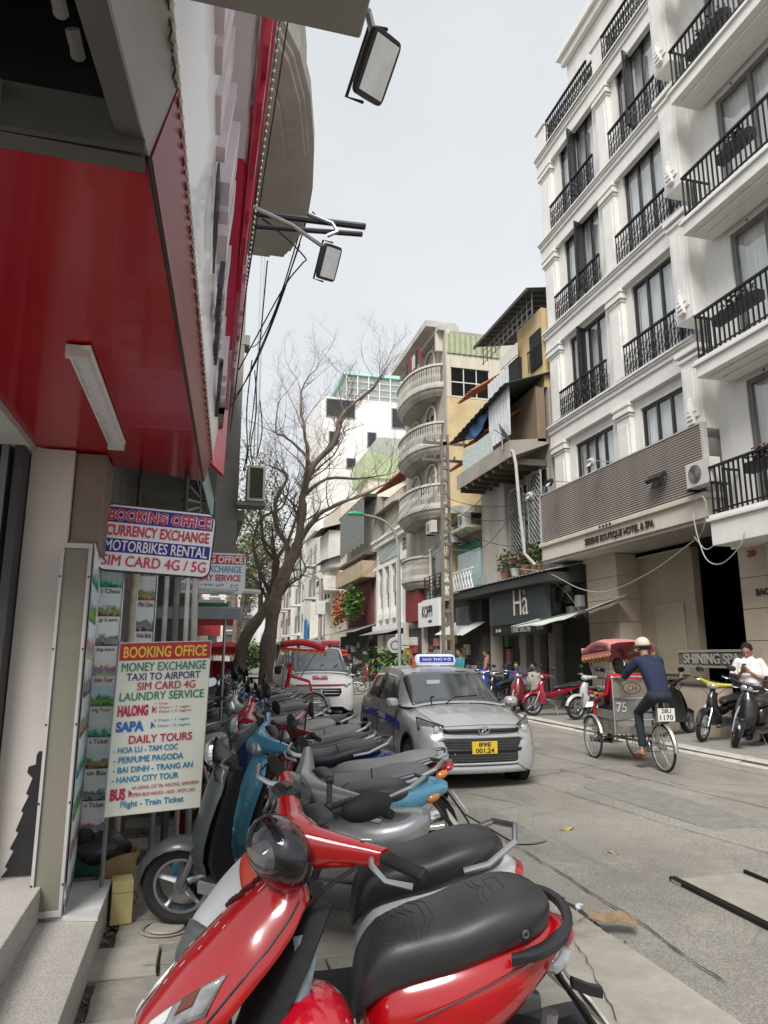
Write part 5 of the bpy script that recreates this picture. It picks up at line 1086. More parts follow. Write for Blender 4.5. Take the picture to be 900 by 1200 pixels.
# price board ----------------------------------------------------------------------------
pb = thing('price_board', 'tall cream price board reading BOOKING OFFICE, MONEY EXCHANGE and a list of tours', 'sign', (-.2, 4.7, .12))
C0 = Vector((-.195, 4.68, 1.245)); rv = Vector((.565, .06, .018)).normalized(); uv = Vector((.018, .02, 1)).normalized(); nv = rv.cross(uv); PWD, PHT = .545, 1.0
CRM = M((.74, .75, .66), .4, var=.06, scale=2, coat=.15); GRN = M((.0, .20, .10), .45); NVY = M((.02, .02, .16), .45); CRI = M((.45, .015, .07), .45); TEA = M((.01, .22, .42), .45); YLW = M((.80, .55, .06), .4)
def q4(w, h): return [(-w / 2, -h / 2), (w / 2, -h / 2), (w / 2, h / 2), (-w / 2, h / 2)]
B().prism(q4(PWD, PHT), C0 - nv * .035, rv, uv, nv * .034).obj('board', CRM, pb, **W_)
B().prism(q4(PWD + .012, PHT + .012), C0 - nv * .045, rv, uv, nv * .03).obj('frame', ALU, pb, **W_)
B().prism(q4(PWD, .105), C0 + uv * (PHT / 2 - .0525), rv, uv, nv * .002).obj('header_band', M((.45, .012, .015), .4), pb, **W_)
rows = [('BOOKING OFFICE', .055, .07, 0, .50, YLW, .02), ('MONEY EXCHANGE', .145, .052, .0, .505, GRN, .012), ('TAXI TO AIRPORT', .205, .045, -.0, .44, NVY, .012), ('SIM CARD 4G', .262, .047, .02, .345, CRI, .012), ('LAUNDRY SERVICE', .322, .05, 0, .50, GRN, .012),
    ('HALONG', .405, .066, -.165, .175, CRI, .05), ('1 Day', .373, .016, .0, .075, CRI, .0), ('2 Days / 1 night', .397, .018, .065, .21, CRI, .0), ('3 Days / 2 nights', .421, .018, .07, .22, CRI, .0),
    ('SAPA', .497, .062, -.175, .16, M((.02, .14, .45), .45), .05), ('2 Days / 1 night', .472, .018, .065, .21, TEA, .0), ('3 Days / 2 nights', .506, .018, .07, .22, TEA, .0), ('DAILY TOURS', .575, .048, .01, .37, CRI, .02),
    ('- HOA LU - TAM COC', .632, .033, -.07, .37, TEA, .02), ('- PERFUME PAGODA', .688, .035, -.05, .40, TEA, .02), ('- BAI DINH - TRANG AN', .745, .035, -.02, .46, TEA, .02), ('- HANOI CITY TOUR', .80, .035, -.06, .38, TEA, .02),
    ('BUS', .882, .068, -.21, .085, CRI, .05), ('HA GIANG, CAT BA, HALONG, NINH BINH', .853, .024, .06, .385, CRI, .0), ('OPEN BUS HANOI - HUE - HCM, LAO', .893, .024, .05, .37, CRI, .0), ('Flight - Train Ticket', .945, .045, -.01, .36, TEA, .015)]
for s, d_, h_, x, w_, m_, off in rows: text(s, w_, h_, C0 + uv * (PHT / 2 - d_) + rv * x, rv, uv, m_, pb, off=off, lift=.003, d=.001)
for x, z, m_ in ((-.055, .405, CRI), (-.055, .497, M((.02, .14, .45), .45)), (-.15, .882, CRI)): B().prism([(0, -.022), (.022, 0), (0, .022)], C0 + uv * (PHT / 2 - z) + rv * x, rv, uv, nv * .003).obj('arrow', m_, pb, **W_)
B().tube([(-.47, 4.70, .12), (-.46, 4.70, 1.75)], .014, 6).obj('post', STEEL, pb, **W_)
# rubbish beside the step ------------------------------------------------------------------
t = thing('bin_bag', 'black plastic rubbish bag on top of the paper bag beside the step', 'rubbish bag', (-.52, 4.98, .40))
r = random.Random(8); b = B(); b.ell((0, 0, .09), (.17, .12, .10), 20, 12); b.v = [(x * (1 + .12 * math.sin(9 * y + 7 * z * 3) + r.uniform(-.04, .04)), y * (1 + r.uniform(-.1, .1)), z + .012 * math.sin(22 * x + 9 * y)) for x, y, z in b.v]
b.obj('bag', M((.012, .012, .014), .22, var=.3, scale=14, bump=1.0, coat=.4), t, smooth=True, ang=80)
B().ell((-.1, -.03, .17), (.07, .05, .05), 8, 5).obj('knot', M((.012, .012, .014), .25, bump=1.0, scale=20), t)
t = thing('paper_bag', 'creased brown paper bag standing on the pavement beside the yellow box', 'paper bag', (-.42, 5.0, .12), R(10))
b = B(); b.loft([[(x + .008 * math.sin(z * 40 + k * 2), y + .01 * math.sin(z * 31 + k), z) for k, (x, y) in enumerate([(-w1, -.08), (-w1 * .3, -.085), (w1 * .4, -.08), (w1, -.07), (w1, .07), (0, .08), (-w1, .08)])] for z, w1 in ((0, .10), (.08, .10), (.16, .105), (.24, .10), (.30, .115), (.34, .125))], cap=False); b.obj('bag', M((.36, .235, .12), .8, var=.15, scale=8, bump=.5), t, solid=.004, smooth=True, ang=20)
B().tube([(.11, -.09, .05), (.13, -.10, .09), (.11, -.09, .12)], .006, 5).obj('handle', M((.3, .2, .1), .8), t)
t = thing('green_bag', 'dark green shopping bag under the black rubbish bag', 'bag', (-.57, 4.95, .345)); B().bx(-.09, .08, -.05, .08, 0, .16).obj('bag', M((.006, .055, .035), .6, var=.15, bump=.3), t, bev=.015)
t = thing('yellow_box', 'small pale yellow carton against the granite step', 'box', (-.40, 4.80, .12), R(8)); B().bx(-.02, .10, -.07, .09, 0, .23).obj('carton', M((.55, .47, .20), .7, var=.08), t, bev=.003); B().bx(-.015, .095, -.071, -.069, .17, .175).obj('seam', M((.3, .25, .1), .8), t)
# leaves, litter, cardboard -----------------------------------------------------------------
def leaf_(x, y, rz, s, c, lb):
    t = thing('fallen_leaf', lb, 'leaf', (x, y, .016), rz, 'fallen leaves on the road')
    B().grid([[(u * s, v_ * s * .42 * math.sin(math.pi * min(1, (u + 1) / 2 + .02)), .012 * s * 6 * abs(v_) + .008 * math.sin(u * 4)) for v_ in (-1, -.4, 0, .4, 1)] for u in [-1 + k * .25 for k in range(9)]]).obj('blade', M(c, .7, var=.25, scale=20), t, smooth=True, solid=.002)
    B().tube([(-s * 1.25, 0, .004), (-s, 0, .005), (s * .9, 0, .006)], .002, 4).obj('stem', M((.2, .14, .05), .8), t)
leaf_(3.55, 6.55, .2, .085, (.55, .38, .10), 'yellow fallen leaf on the asphalt behind the red scooter'); leaf_(3.51, 5.71, 2.2, .05, (.42, .33, .22), 'small curled brown leaf on the asphalt nearer than the yellow one'); leaf_(4.6, 8.3, 1.2, .06, (.4, .3, .12), 'ochre leaf far out on the road between taxi and cyclo'); leaf_(5.9, 7.4, 2.0, .05, (.3, .22, .12), 'brown leaf on the dark repair patch in the road'); leaf_(1.9, 3.55, .4, .05, (.35, .25, .12), 'small leaf on the pavement slabs right of the red scooter tail'); leaf_(3.4, 5.2, .9, .02, (.3, .26, .2), 'tiny dry leaf scrap near the trench cover')
t = thing('cardboard_scrap', 'torn brown cardboard scrap at the broken pavement edge', 'cardboard', (2.52, 4.15, .08), R(-30)); B().grid([[(i * .035 + r.uniform(-.006, .006), j * .04, .010 * math.sin(i * 1.2) + .006 * j + r.uniform(-.004, .004)) for i in range(-4, 5)] for j in range(4)]).obj('sheet', M((.27, .19, .11), .85, var=.35, scale=12, bump=.4), t, solid=.005)
t = thing('litter', 'white paper and plastic scraps in the broken pavement edge', 'litter', (2.4, 4.5, .03)); b = B()
for k in range(9): b.ell((r.uniform(-.12, .16), r.uniform(-.2, .25), .015), (r.uniform(.012, .035), r.uniform(.01, .02), .010), 6, 4, (r.random(), r.random(), r.random()))
b.obj('scraps', M((.6, .62, .64), .6, var=.2), t)
b = B()
for k in range(420):
    q = r.random(); b.cb((2.33 + r.gauss(0, .07) if q < .7 else -.40 + r.gauss(0, .02), r.uniform(2.5, 7.5) if q > .5 else 4.5 + r.gauss(0, .35), .035 if q < .7 else .1), (r.uniform(.006, .03), r.uniform(.006, .025), r.uniform(.005, .016)), (r.random(), r.random(), r.random() * 6))
o = b.obj('rubble', M((.2, .18, .15), .9, var=.4, scale=2)); tag(o, 'loose grit and concrete crumbs along the broken pavement edge', 'rubble'); o['kind'] = 'stuff'
# drain hole in the pavement edge
t = thing('broken_gutter', 'dark broken hollow in the pavement edge filled with rubble behind the red scooter', 'hole', (2.36, 4.5, .0))
B().prism([(-.09, -.55), (.05, -.75), (.14, -.3), (.2, .1), (.12, .5), (-.02, .62), (-.1, .3)], (0, 0, .004), (1, 0, 0), (0, 1, 0), (0, 0, .012)).obj('hollow', M((.05, .043, .035), .95, var=.6, scale=16, bump=1, fine=.4), t)
# ================================================================ MOTORBIKES
def paint(c, metal=.15, rough=.22, v=.05, dirt=.12): return M(c, rough, metal, var=v, scale=5, coat=.8, dirt=dirt, dcol=tuple(x * .5 + .03 for x in (hexc(c) if isinstance(c, str) else c)))
def plate(root, pos, rz, tilt, txt='', w=.19, h=.14, bg=None):
    m = Matrix.Translation(pos) @ Euler((tilt, 0, rz)).to_matrix().to_4x4()
    B().bx(-w / 2, w / 2, -.004, .004, -h / 2, h / 2, m).obj('number_plate', bg or M((.66, .66, .62), .4), root)
    if txt:
        ls = txt.split('\n')
        for i, s in enumerate(ls):
            o = m @ Vector((0, -.0045, (.5 - (i + .5) / len(ls)) * h * .86)); text(s, w * .8, h * .36, o, m.to_3x3() @ Vector((1, 0, 0)), m.to_3x3() @ Vector((0, 0, 1)), BLK, root, off=.02, d=.001, world=False, name='plate_lettering')
def bike(name, label, loc, rz, kind='scooter', col=(.4, .01, .02), col2=None, seat=None, lean=R(-8), steer=0, det=2, group=None, plate_txt='', mirrors=True, inner=None, rail='chrome', gripc=None, shield=True):
    t = thing(name, label, 'motorbike', loc, rz, group, lean=lean)
    P = paint(col) if not hasattr(col, 'name') else col; P2 = (paint(col2) if not hasattr(col2, 'name') else col2) if col2 is not None else P; ST = seat or VINYL; IN = inner or BLKM
    ub = kind == 'underbone'; n = {3: 28, 2: 18, 1: 12}[det]; Rw = .29 if ub else .235; tw = .075 if ub else .105; xf, xr = .62, -.60
    if kind == 'zip': xf, xr = .55, -.46
    # steering transform
    piv = Vector((.40 if kind != 'zip' else .26, 0, .9)); ax = Vector((-.42, 0, .9)).normalized(); S = Matrix.Translation(piv) @ Matrix.Rotation(steer, 4, ax) @ Matrix.Translation(-piv)
    def F(b): b.v = [tuple(S @ Vector(v)) for v in b.v]; return b
    def wheel(x, front):
        f = F if front else (lambda b: b)
        w = f(B().lathe([(Rw - .075, -tw * .36), (Rw - .04, -tw * .5), (Rw - .012, -tw * .42), (Rw, -tw * .15), (Rw, tw * .15), (Rw - .012, tw * .42), (Rw - .04, tw * .5), (Rw - .075, tw * .36)], (x, 0, Rw), 'y', n + 8)).obj('wheel', RUB, t, smooth=True)
        rr = Rw - .07
        RM = ALU if not ub else CHR; b = B().lathe([(rr, -tw * .36), (rr - .02, -tw * .34), (rr - .025, 0), (rr - .02, tw * .34), (rr, tw * .36)], (x, 0, Rw), 'y', n + 4)
        ns = 5 if not ub else 14
        for k in range(ns):
            a = 2 * math.pi * k / ns + .3; d = Vector((math.cos(a), 0, math.sin(a))); q = Vector((x, 0, Rw))
            if ub: b.tube([q + d * .03 + Vector((0, .02 * (1 if k % 2 else -1), 0)), q + d * (rr - .01)], .003, 4)
            else: b.tube([q + d * .03, q + d * (rr - .01)], [.022, .013], 6)
        f(b).obj('rim', RM, w, smooth=True); f(B().lathe([(.001, -.05), (.04, -.05), (.045, 0), (.04, .05), (.001, .05)], (x, 0, Rw), 'y', 12)).obj('hub', STEEL, w, smooth=True)
    wheel(xf, True); wheel(xr, False)
    # fork and fender
    b = B()
    for s in (1, -1): b.tube([(xf, s * .075, Rw), (xf - .13, s * .07, Rw + .28), (.44, s * .04, .66)], [.018, .024, .026], 8)
    F(b).obj('fork', CHR if ub else STEEL, t, smooth=True)
    b = B(); rings = []
    for k in range(9):
        a = R(lerp(-5 if not ub else 10, 150, k / 8)); rad = Rw + .03; c = (xf + rad * math.cos(a), 0, Rw + rad * math.sin(a)); uv = (math.cos(a), 0, math.sin(a))
        rings.append(sring(c, (0, 1, 0), uv, (tw * .5 + .03) * (.55 + .45 * math.sin(math.pi * (k + .7) / 9.4)), .012, 3, 12, bow=.035))
    F(b.loft(rings)).obj('front_fender', P2 if not ub else P, t, smooth=True)
    # front shield: closed shell along a path
    if ub: path = [(.35, .90, .06, .04), (.42, .80, .09, .05), (.46, .68, .11, .05), (.47, .54, .15, .04), (.45, .42, .17, .03), (.42, .30, .15, .02)]; bow = .13
    elif kind == 'zip': path = [(.20, .955, .075, .035), (.265, .92, .125, .04), (.37, .83, .165, .045), (.485, .71, .185, .05), (.585, .58, .165, .05), (.64, .47, .11, .04), (.645, .41, .05, .02)]; bow = .085
    else: path = [(.34, .95, .07, .035), (.38, .90, .12, .04), (.42, .80, .17, .04), (.46, .68, .19, .04), (.50, .54, .19, .04), (.52, .42, .17, .035), (.49, .31, .12, .025)]; bow = .10
    rings = []; n_sh = 24 if det > 2 else 14
    def pth(s):
        s = max(0, min(.9999, s)) * (len(path) - 1); i = int(s); f = s - i; p, q = path[i], path[i + 1]
        return [lerp(p[k], q[k], f) for k in range(4)]
    def pn(s):
        a, c = pth(s - .04), pth(s + .04); tx, tz = c[0] - a[0], c[1] - a[1]; l = math.hypot(tx, tz); return Vector((-tz / l, 0, tx / l))
    ns = len(path) * (3 if det > 1 else 2)
    for i in range(ns + 1):
        s = i / ns; p = pth(s); sm = p; rings.append(sring((p[0], 0, p[1]), (0, 1, 0), pn(s), p[2], p[3], 2.2, n_sh, bow=bow * min(1, p[2] / .15)))
    B().loft(rings).obj('front_shield', P, t, smooth=True, sub=1 if det > 2 else 0, ang=60)
    def SS(s, u, off=.003):
        """point on the outside of the shield"""
        p = pth(s); bw = bow * min(1, p[2] / .15); v = math.sqrt(max(0, 1 - abs(u) ** 2.2)) ; v = max(0, (1 - abs(u) ** 2.2)) ** (1 / 2.2)
        return Vector((p[0], 0, p[1])) + Vector((0, 1, 0)) * (p[2] * u) + pn(s) * (p[3] * v - bw * u * u + off)
    t_SS[t.name] = SS
    # inner shield and floor
    rings = [sring((x, 0, z), (0, 1, 0), (.9, 0, .35), w_, .03, 2.6, 12, bow=.05) for x, z, w_ in ([(.17, .90, .08), (.24, .76, .13), (.32, .60, .14), (.38, .42, .14), (.38, .30, .13)] if kind == 'zip' else [(.32, .90, .09), (.36, .76, .14), (.40, .60, .15), (.42, .42, .15), (.38, .30, .14)] if not ub else [(.32, .88, .05), (.36, .7, .06), (.36, .5, .06)])]
    B().loft(rings).obj('inner_shield', IN, t, smooth=True)
    if not ub:
        b = B().loft([sring((x, 0, z), (0, 1, 0), (0, 0, 1), w_, h_, 5, 14) for x, z, w_, h_ in ((.42, .31, .13, .035), (.3, .28, .17, .03), (.1, .28, .17, .03), (-.05, .29, .15, .04), (-.15, .33, .12, .05))]); b.obj('floorboard', BLKM, t, smooth=True)
        b = B()
        for s in (1, -1): b.loft([sring((x, s * .165, z), (0, 1, 0), (0, 0, 1), .02, .035, 3, 8) for x, z in ((.44, .30), (.2, .26), (-.05, .27), (-.2, .32))])
        b.obj('floor_skirt', P, t, smooth=True)
        body = [(.0, .44, .07, .10), (-.06, .50, .13, .16), (-.2, .54, .165, .17), (-.38, .59, .185, .15), (-.55, .645, .175, .12), (-.68, .69, .14, .085), (-.79, .715, .09, .055), (-.85, .72, .04, .025)] if kind != 'vespa' else [(.0, .44, .07, .10), (-.08, .50, .14, .17), (-.22, .50, .19, .18), (-.40, .51, .215, .19), (-.56, .52, .21, .18), (-.70, .56, .17, .14), (-.80, .62, .11, .09), (-.85, .65, .05, .04)]
    else:
        b = B().loft([sring((x, 0, z), (0, 1, 0), (.5, 0, .85), w_, h_, 3, 12) for x, z, w_, h_ in ((.40, .78, .06, .08), (.28, .60, .07, .09), (.12, .52, .075, .08), (-.04, .56, .08, .08), (-.14, .64, .10, .07))]); b.obj('leg_cover', P, t, smooth=True)
        body = [(-.02, .58, .05, .05), (-.1, .62, .10, .085), (-.25, .63, .125, .09), (-.42, .67, .12, .07), (-.6, .715, .10, .05), (-.74, .745, .07, .035), (-.84, .77, .03, .02)]
    def fine_path(pp, m_):
        out = []
        for i in range(len(pp) - 1):
            for k in range(m_):
                f = k / m_; p0 = pp[max(0, i - 1)]; p1 = pp[i]; p2 = pp[i + 1]; p3 = pp[min(len(pp) - 1, i + 2)]
                out.append(tuple(.5 * ((2 * p1[j]) + (-p0[j] + p2[j]) * f + (2 * p0[j] - 5 * p1[j] + 4 * p2[j] - p3[j]) * f * f + (-p0[j] + 3 * p1[j] - 3 * p2[j] + p3[j]) * f ** 3) for j in range(len(pp[0]))))
        return out + [pp[-1]]
    if kind == 'zip': body = [(x * .75 + .01, z, w_ * .95, h_) for x, z, w_, h_ in body]
    fp = fine_path(body, 3 if det > 1 else 1)
    B().loft([sring((x, 0, z), (0, 1, 0), (0, 0, 1), w_, h_, 2.4, n) for x, z, w_, h_ in fp]).obj('rear_body', P, t, smooth=True, ang=60)
    if kind == 'vespa': # side panel accent lines
        b = B()
        for s in (1, -1): b.tube([(-.15 - .5 * k / 10, s * (.165 + .045 * math.sin(math.pi * k / 10)), .62 - .02 * k / 10) for k in range(11)], .005, 5)
        b.obj('side_trim', CHR, t)
    # seat
    if ub: sp = [(.06, .68, .05, .03), (.0, .715, .09, .045), (-.12, .735, .115, .05), (-.28, .745, .125, .05), (-.40, .765, .125, .05), (-.55, .80, .12, .05), (-.68, .82, .09, .04), (-.73, .825, .03, .02)]
    elif kind == 'zip': sp = [(.045, .60, .05, .05), (.02, .655, .09, .075), (-.05, .705, .125, .085), (-.17, .735, .15, .085), (-.30, .755, .165, .085), (-.42, .785, .17, .085), (-.55, .81, .165, .08), (-.65, .815, .13, .07), (-.71, .81, .07, .045), (-.725, .80, .03, .02)]
    else: sp = [(.04, .66, .05, .03), (.0, .70, .10, .055), (-.12, .725, .14, .06), (-.28, .735, .155, .06), (-.40, .765, .155, .06), (-.55, .80, .14, .055), (-.68, .81, .10, .05), (-.73, .81, .04, .025)]
    if kind == 'zip': sp = [(x * .78, z - .012, w_ * .84, h_ * .96) for x, z, w_, h_ in sp]
    KX = .76 if kind == 'zip' else 1
    sf = fine_path(sp, 3 if det > 1 else 1)
    so_ = B().loft([sring((x, 0, z), (0, 1, 0), (0, 0, 1), w_, h_, 2.7, n) for x, z, w_, h_ in sf]).obj('seat', ST, t, smooth=True, ang=70)
    def seat_top(x, y):
        for i in range(len(sf) - 1):
            if sf[i][0] >= x >= sf[i + 1][0]:
                f = (sf[i][0] - x) / (sf[i][0] - sf[i + 1][0]); w_, h_, z = [lerp(sf[i][k], sf[i + 1][k], f) for k in (2, 3, 1)]
                return z + h_ * max(0, 1 - abs(y / w_) ** 2.7) ** (1 / 2.7)
        return .8
    if not ub and kind != 'zip': # seam across the seat
        B().tube([(-.36, y, seat_top(-.36, y) + .001) for y in [-.13 + .26 * k / 10 for k in range(11)]], .004, 4).obj('seam', BLK, so_)
    # headset
    hx, hz = (.335, 1.0) if kind != 'zip' else (.205, 1.03)
    DW = .05 if kind == 'zip' else .09; HW_ = .23 if kind == 'zip' else .29; hs_ = []
    for k in range(17):
        y = lerp(-HW_, HW_, k / 16); q = abs(y) / HW_; hs_.append(sring((hx - .10 * q ** 1.2 + .035 * (1 - q) ** 2, y, hz + .055 * q - .0 * q), (1, 0, 0), (0, 0, 1), lerp(.082, .024, q ** .6), lerp(.088 if kind == 'zip' else .07, .026, q ** .62), 2.4, 14 if det > 1 else 10))
    hs_ob = F(B().loft(hs_)).obj('headset', P2 if kind != 'zip' or col2 is not None else P, t, smooth=True, ang=60)
    lens = glassmat((.72, .75, .78), .75, .02) if kind == 'zip' else M((.42, .44, .45), .08, .4, var=.4, scale=22, coat=1)
    if kind == 'zip': F(B().ell((hx + .075, 0, hz - .0), (.082, .118, .098), 22, 14, (0, .35, 0))).obj('headlight_lens', lens, hs_ob, smooth=True, ang=80); F(B().ell((hx + .06, 0, hz - .005), (.07, .098, .082), 16, 10, (0, .35, 0))).obj('reflector', M((.10, .10, .105), .25, .6, var=.8, scale=22), hs_ob, smooth=True); F(B().lathe([(.001, .03), (.03, .026), (.042, .01), (.046, -.01)], (hx + .12, 0, hz + .0), 'x', 16)).obj('headlight_bulb', M((.55, .55, .54), .12, .5), hs_ob, smooth=True)
    elif kind == 'vespa': F(B().lathe([(.001, .045), (.05, .04), (.072, .02), (.078, -.01)], (hx + .085, 0, hz - .005), 'x', 18)).obj('headlight_lens', lens, hs_ob, smooth=True); F(B().lathe([(.078, .0), (.086, .01), (.088, -.01)], (hx + .08, 0, hz - .005), 'x', 18)).obj('headlight_ring', CHR, hs_ob, smooth=True)
    else: F(B().ell((hx + .05, 0, hz - .01), (.06, .10, .058), 16, 8, (0, .3, 0))).obj('headlight_lens', lens, hs_ob, smooth=True)
    F(B().loft([sring((hx - .05, 0, hz + .075), (1, 0, 0), (0, 1, 0), .035, DW, 3, 12), sring((hx - .055, 0, hz + .082), (1, 0, 0), (0, 1, 0), .028, DW * .85, 3, 12)])).obj('dashboard', M((.015, .015, .017), .3), hs_ob, smooth=True)
    F(B().tube([(hx + .03, 0, .78), (hx + .005, 0, .95)], .05, 10)).obj('steering_neck', BLK, t, smooth=True)
    for s in (1, -1):
        g0 = Vector((hx - .10, s * (HW_ - .005), hz + .055)); g1 = Vector((hx - .135, s * (HW_ + .12), hz + .06))
        b = B().tube([g0, g0.lerp(g1, .12), g1], [.019, .017, .017], 10)
        if det > 2:
            for k in range(16): b.lathe([(.0185, -.002), (.0195, 0), (.0185, .002)], g0.lerp(g1, .15 + .05 * k), 'y', 10)
        F(b).obj('grip', gripc or RUB, t, smooth=True)
        F(B().tube([g0 + Vector((.015, -s * .03, .0)), g0 + Vector((.05, s * .01, -.005)), g0 + Vector((.055, s * .07, -.01)), g1 + Vector((.045, 0, -.015))], [.009, .009, .007, .009], 6)).obj('brake_lever', ALU, t, smooth=True)
        if mirrors and (mirrors is True or mirrors == s):
            m0 = Vector((hx - .06, s * .17, hz + .06)); m1 = m0 + Vector((.0, s * .06, .12)); m2 = m1 + Vector((-.02, s * .07, .055))
            mo = F(B().loft([sring(m2 + Vector((-.008 + dx, 0, .0)), (0, 1, 0), (0, 0, 1), a, c_, 2.6, 16) for dx, a, c_ in ((-.012, .072, .045), (-.004, .078, .05), (.012, .066, .04), (.02, .03, .02))])).obj('mirror', BLK, t, smooth=True)
            F(B().tube([m0, m1, m2 + Vector((.01, -s * .01, -.02))], .006, 6)).obj('mirror_stalk', BLK, mo, smooth=True)
            F(B().loft([sring(m2 + Vector((-.022, 0, 0)), (0, 1, 0), (0, 0, 1), .066, .04, 2.6, 12), sring(m2 + Vector((-.0205, 0, 0)), (0, 1, 0), (0, 0, 1), .066, .04, 2.6, 12)])).obj('mirror_glass', M((.5, .55, .6), .04, 1), mo)
    if det > 1:
        for s in (1, -1): F(B().tube([(hx - .06, s * (HW_ - .04), hz + .03), (hx + .03, s * (HW_ - .08), hz - .04), (hx + .05, s * .08, hz - .16), (hx + .04, s * .03, hz - .3)], .0055, 6)).obj('control_cable', BLK, t, smooth=True)
    # tail
    tz = body[-2][1]
    B().ell(((-.79 if not ub else -.80) * KX, 0, tz + (.0 if kind != 'vespa' else -.02)), (.055, .085, .035), 14, 8, (0, .3, 0)).obj('tail_light', LENSR, t, smooth=True)
    for s in (1, -1): B().ell((-.745 * KX, s * .095, tz - .035), (.055, .03, .028), 10, 6, (0, .3, s * .4)).obj('indicator', LENSA if det < 3 else LENSC, t, smooth=True)
    if rail == 'chrome':
        B().tube([(x * KX, y, z) for x, y, z in ((-.48, .15, .775), (-.60, .165, .80), (-.76, .12, .86), (-.82, 0, .88), (-.76, -.12, .86), (-.60, -.165, .80), (-.48, -.15, .775))] if not ub else [(-.45, .12, .76), (-.62, .13, .80), (-.78, .08, .85), (-.80, 0, .86), (-.78, -.08, .85), (-.62, -.13, .80), (-.45, -.12, .76)], .013, 8).obj('grab_rail', ALU, t, smooth=True)
    elif rail == 'black':
        pp = [(x * KX, y, z) for x, y, z in ((-.50, .165, .735), (-.62, .175, .755), (-.74, .14, .785), (-.80, .05, .80), (-.80, -.05, .80), (-.74, -.14, .785), (-.62, -.175, .755), (-.50, -.165, .735))]
        B().loft([sring(p, Vector((p[0] + .45, p[1], 0)).normalized(), (0, 0, 1), .024 if 1 < i < 6 else .016, .015, 2.6, 10) for i, p in enumerate(fine_path(pp, 3))]).obj('grab_rail', BLK, t, smooth=True)
    b = B(); b.grid([[(-.74 * KX - d, y, z + .01 * abs(y) / .07) for y in (-w_, -w_ * .5, 0, w_ * .5, w_)] for d, z, w_ in ((0, .64, .07), (.06, .56, .075), (.13, .47, .08), (.20, .37, .075), (.25, .29, .05))]); b.obj('mudguard', BLK, t, smooth=True, solid=.008, ang=60)
    plate(t, (-.74 * KX - .16, 0, .49), R(-90), R(-38), plate_txt)
    # engine, exhaust, stand, shock
    if ub:
        B().loft([sring((x, 0, z), (0, 1, 0), (0, 0, 1), w_, h_, 3, 12) for x, z, w_, h_ in ((.26, .38, .05, .05), (.14, .36, .07, .065), (.02, .34, .10, .09), (-.12, .33, .10, .09), (-.2, .34, .06, .06))]).obj('engine', ALU, t, smooth=True)
        b = B()
        for k in range(7): b.lathe([(.04, 0), (.075, 0), (.075, .006), (.04, .006)], (.14 + .02 * k, 0, .37), 'x', 12)
        b.obj('cooling_fins', STEEL, t)
        B().tube([(.15, -.07, .30), (.0, -.12, .2), (-.3, -.14, .22), (-.42, -.15, .26), (-.86, -.17, .34)], [.016, .016, .022, .04, .045], 10).obj('exhaust', CHR, t, smooth=True)
        for s in (1, -1): B().tube([(-.15, s * .07, .33), (xr, s * .08, Rw)], .02, 6).obj('swing_arm', BLK, t); B().tube([(xr + .02, s * .10, Rw + .03), (-.42, s * .10, .64)], .026, 8).obj('shock', CHR, t)
        B().tube([(-.05, .16, .29), (-.05, -.16, .29)], .013, 6).obj('footpeg', BLK, t)
        b = B(); rings = []
        for k in range(7):
            a = R(lerp(30, 130, k / 6)); rad = Rw + .03; rings.append(sring((xr + rad * math.cos(a), 0, Rw + rad * math.sin(a)), (0, 1, 0), (math.cos(a), 0, math.sin(a)), .055, .01, 3, 10, bow=.02))
        b.loft(rings).obj('rear_fender', BLK, t, smooth=True)
    else:
        B().loft([sring((x, .10, z), (0, 1, 0), (0, 0, 1), w_, h_, 3, 12) for x, z, w_, h_ in ((-.12, .30, .03, .06), (-.2, .29, .05, .085), (-.4, .27, .055, .08), (-.58, .25, .06, .09), (-.68, .25, .03, .05))]).obj('engine_cover', M((.10, .10, .105), .4, .5, var=.15), t, smooth=True)
        B().ell((-.25, 0, .33), (.16, .11, .12), 12, 8).obj('engine', STEEL, t, smooth=True)
        B().loft([sring((x, -.16, z), (0, 1, 0), (0, 0, 1), w_, w_ * 1.1, 2.5, 12) for x, z, w_ in ((-.28, .26, .03), (-.38, .27, .055), (-.7, .31, .06), (-.80, .33, .05), (-.82, .335, .02))]).obj('exhaust', M((.06, .06, .065), .4, .6), t, smooth=True)
        B().tube([(xr - .02, .13, Rw + .02), (-.52, .13, .56)], .024, 8).obj('shock', STEEL, t)
    B().tube([(.0, .08, .26), (-.02, .20, .03 - .06), (.01, .22, -.055)], [.011, .010, .014], 6).obj('side_stand', STEEL, t)
    return t, F, SS, seat_top
t_SS = {}
GB = 'motorbikes parked along the left pavement'
PZ = .12
# --- foreground red scooter ------------------------------------------------------
RED = M((.40, .002, .006), .15, var=.04, scale=5, coat=1, dirt=.06, dcol=(.28, .01, .012))
t, F, SS, ST_ = bike('scooter', 'glossy red scooter with black seat filling the foreground, nearest of the parked motorbikes', (.52, 2.27, PZ), R(180), 'zip', RED, None, steer=R(34), det=3, group=GB, mirrors=False, rail='black', lean=R(-7))
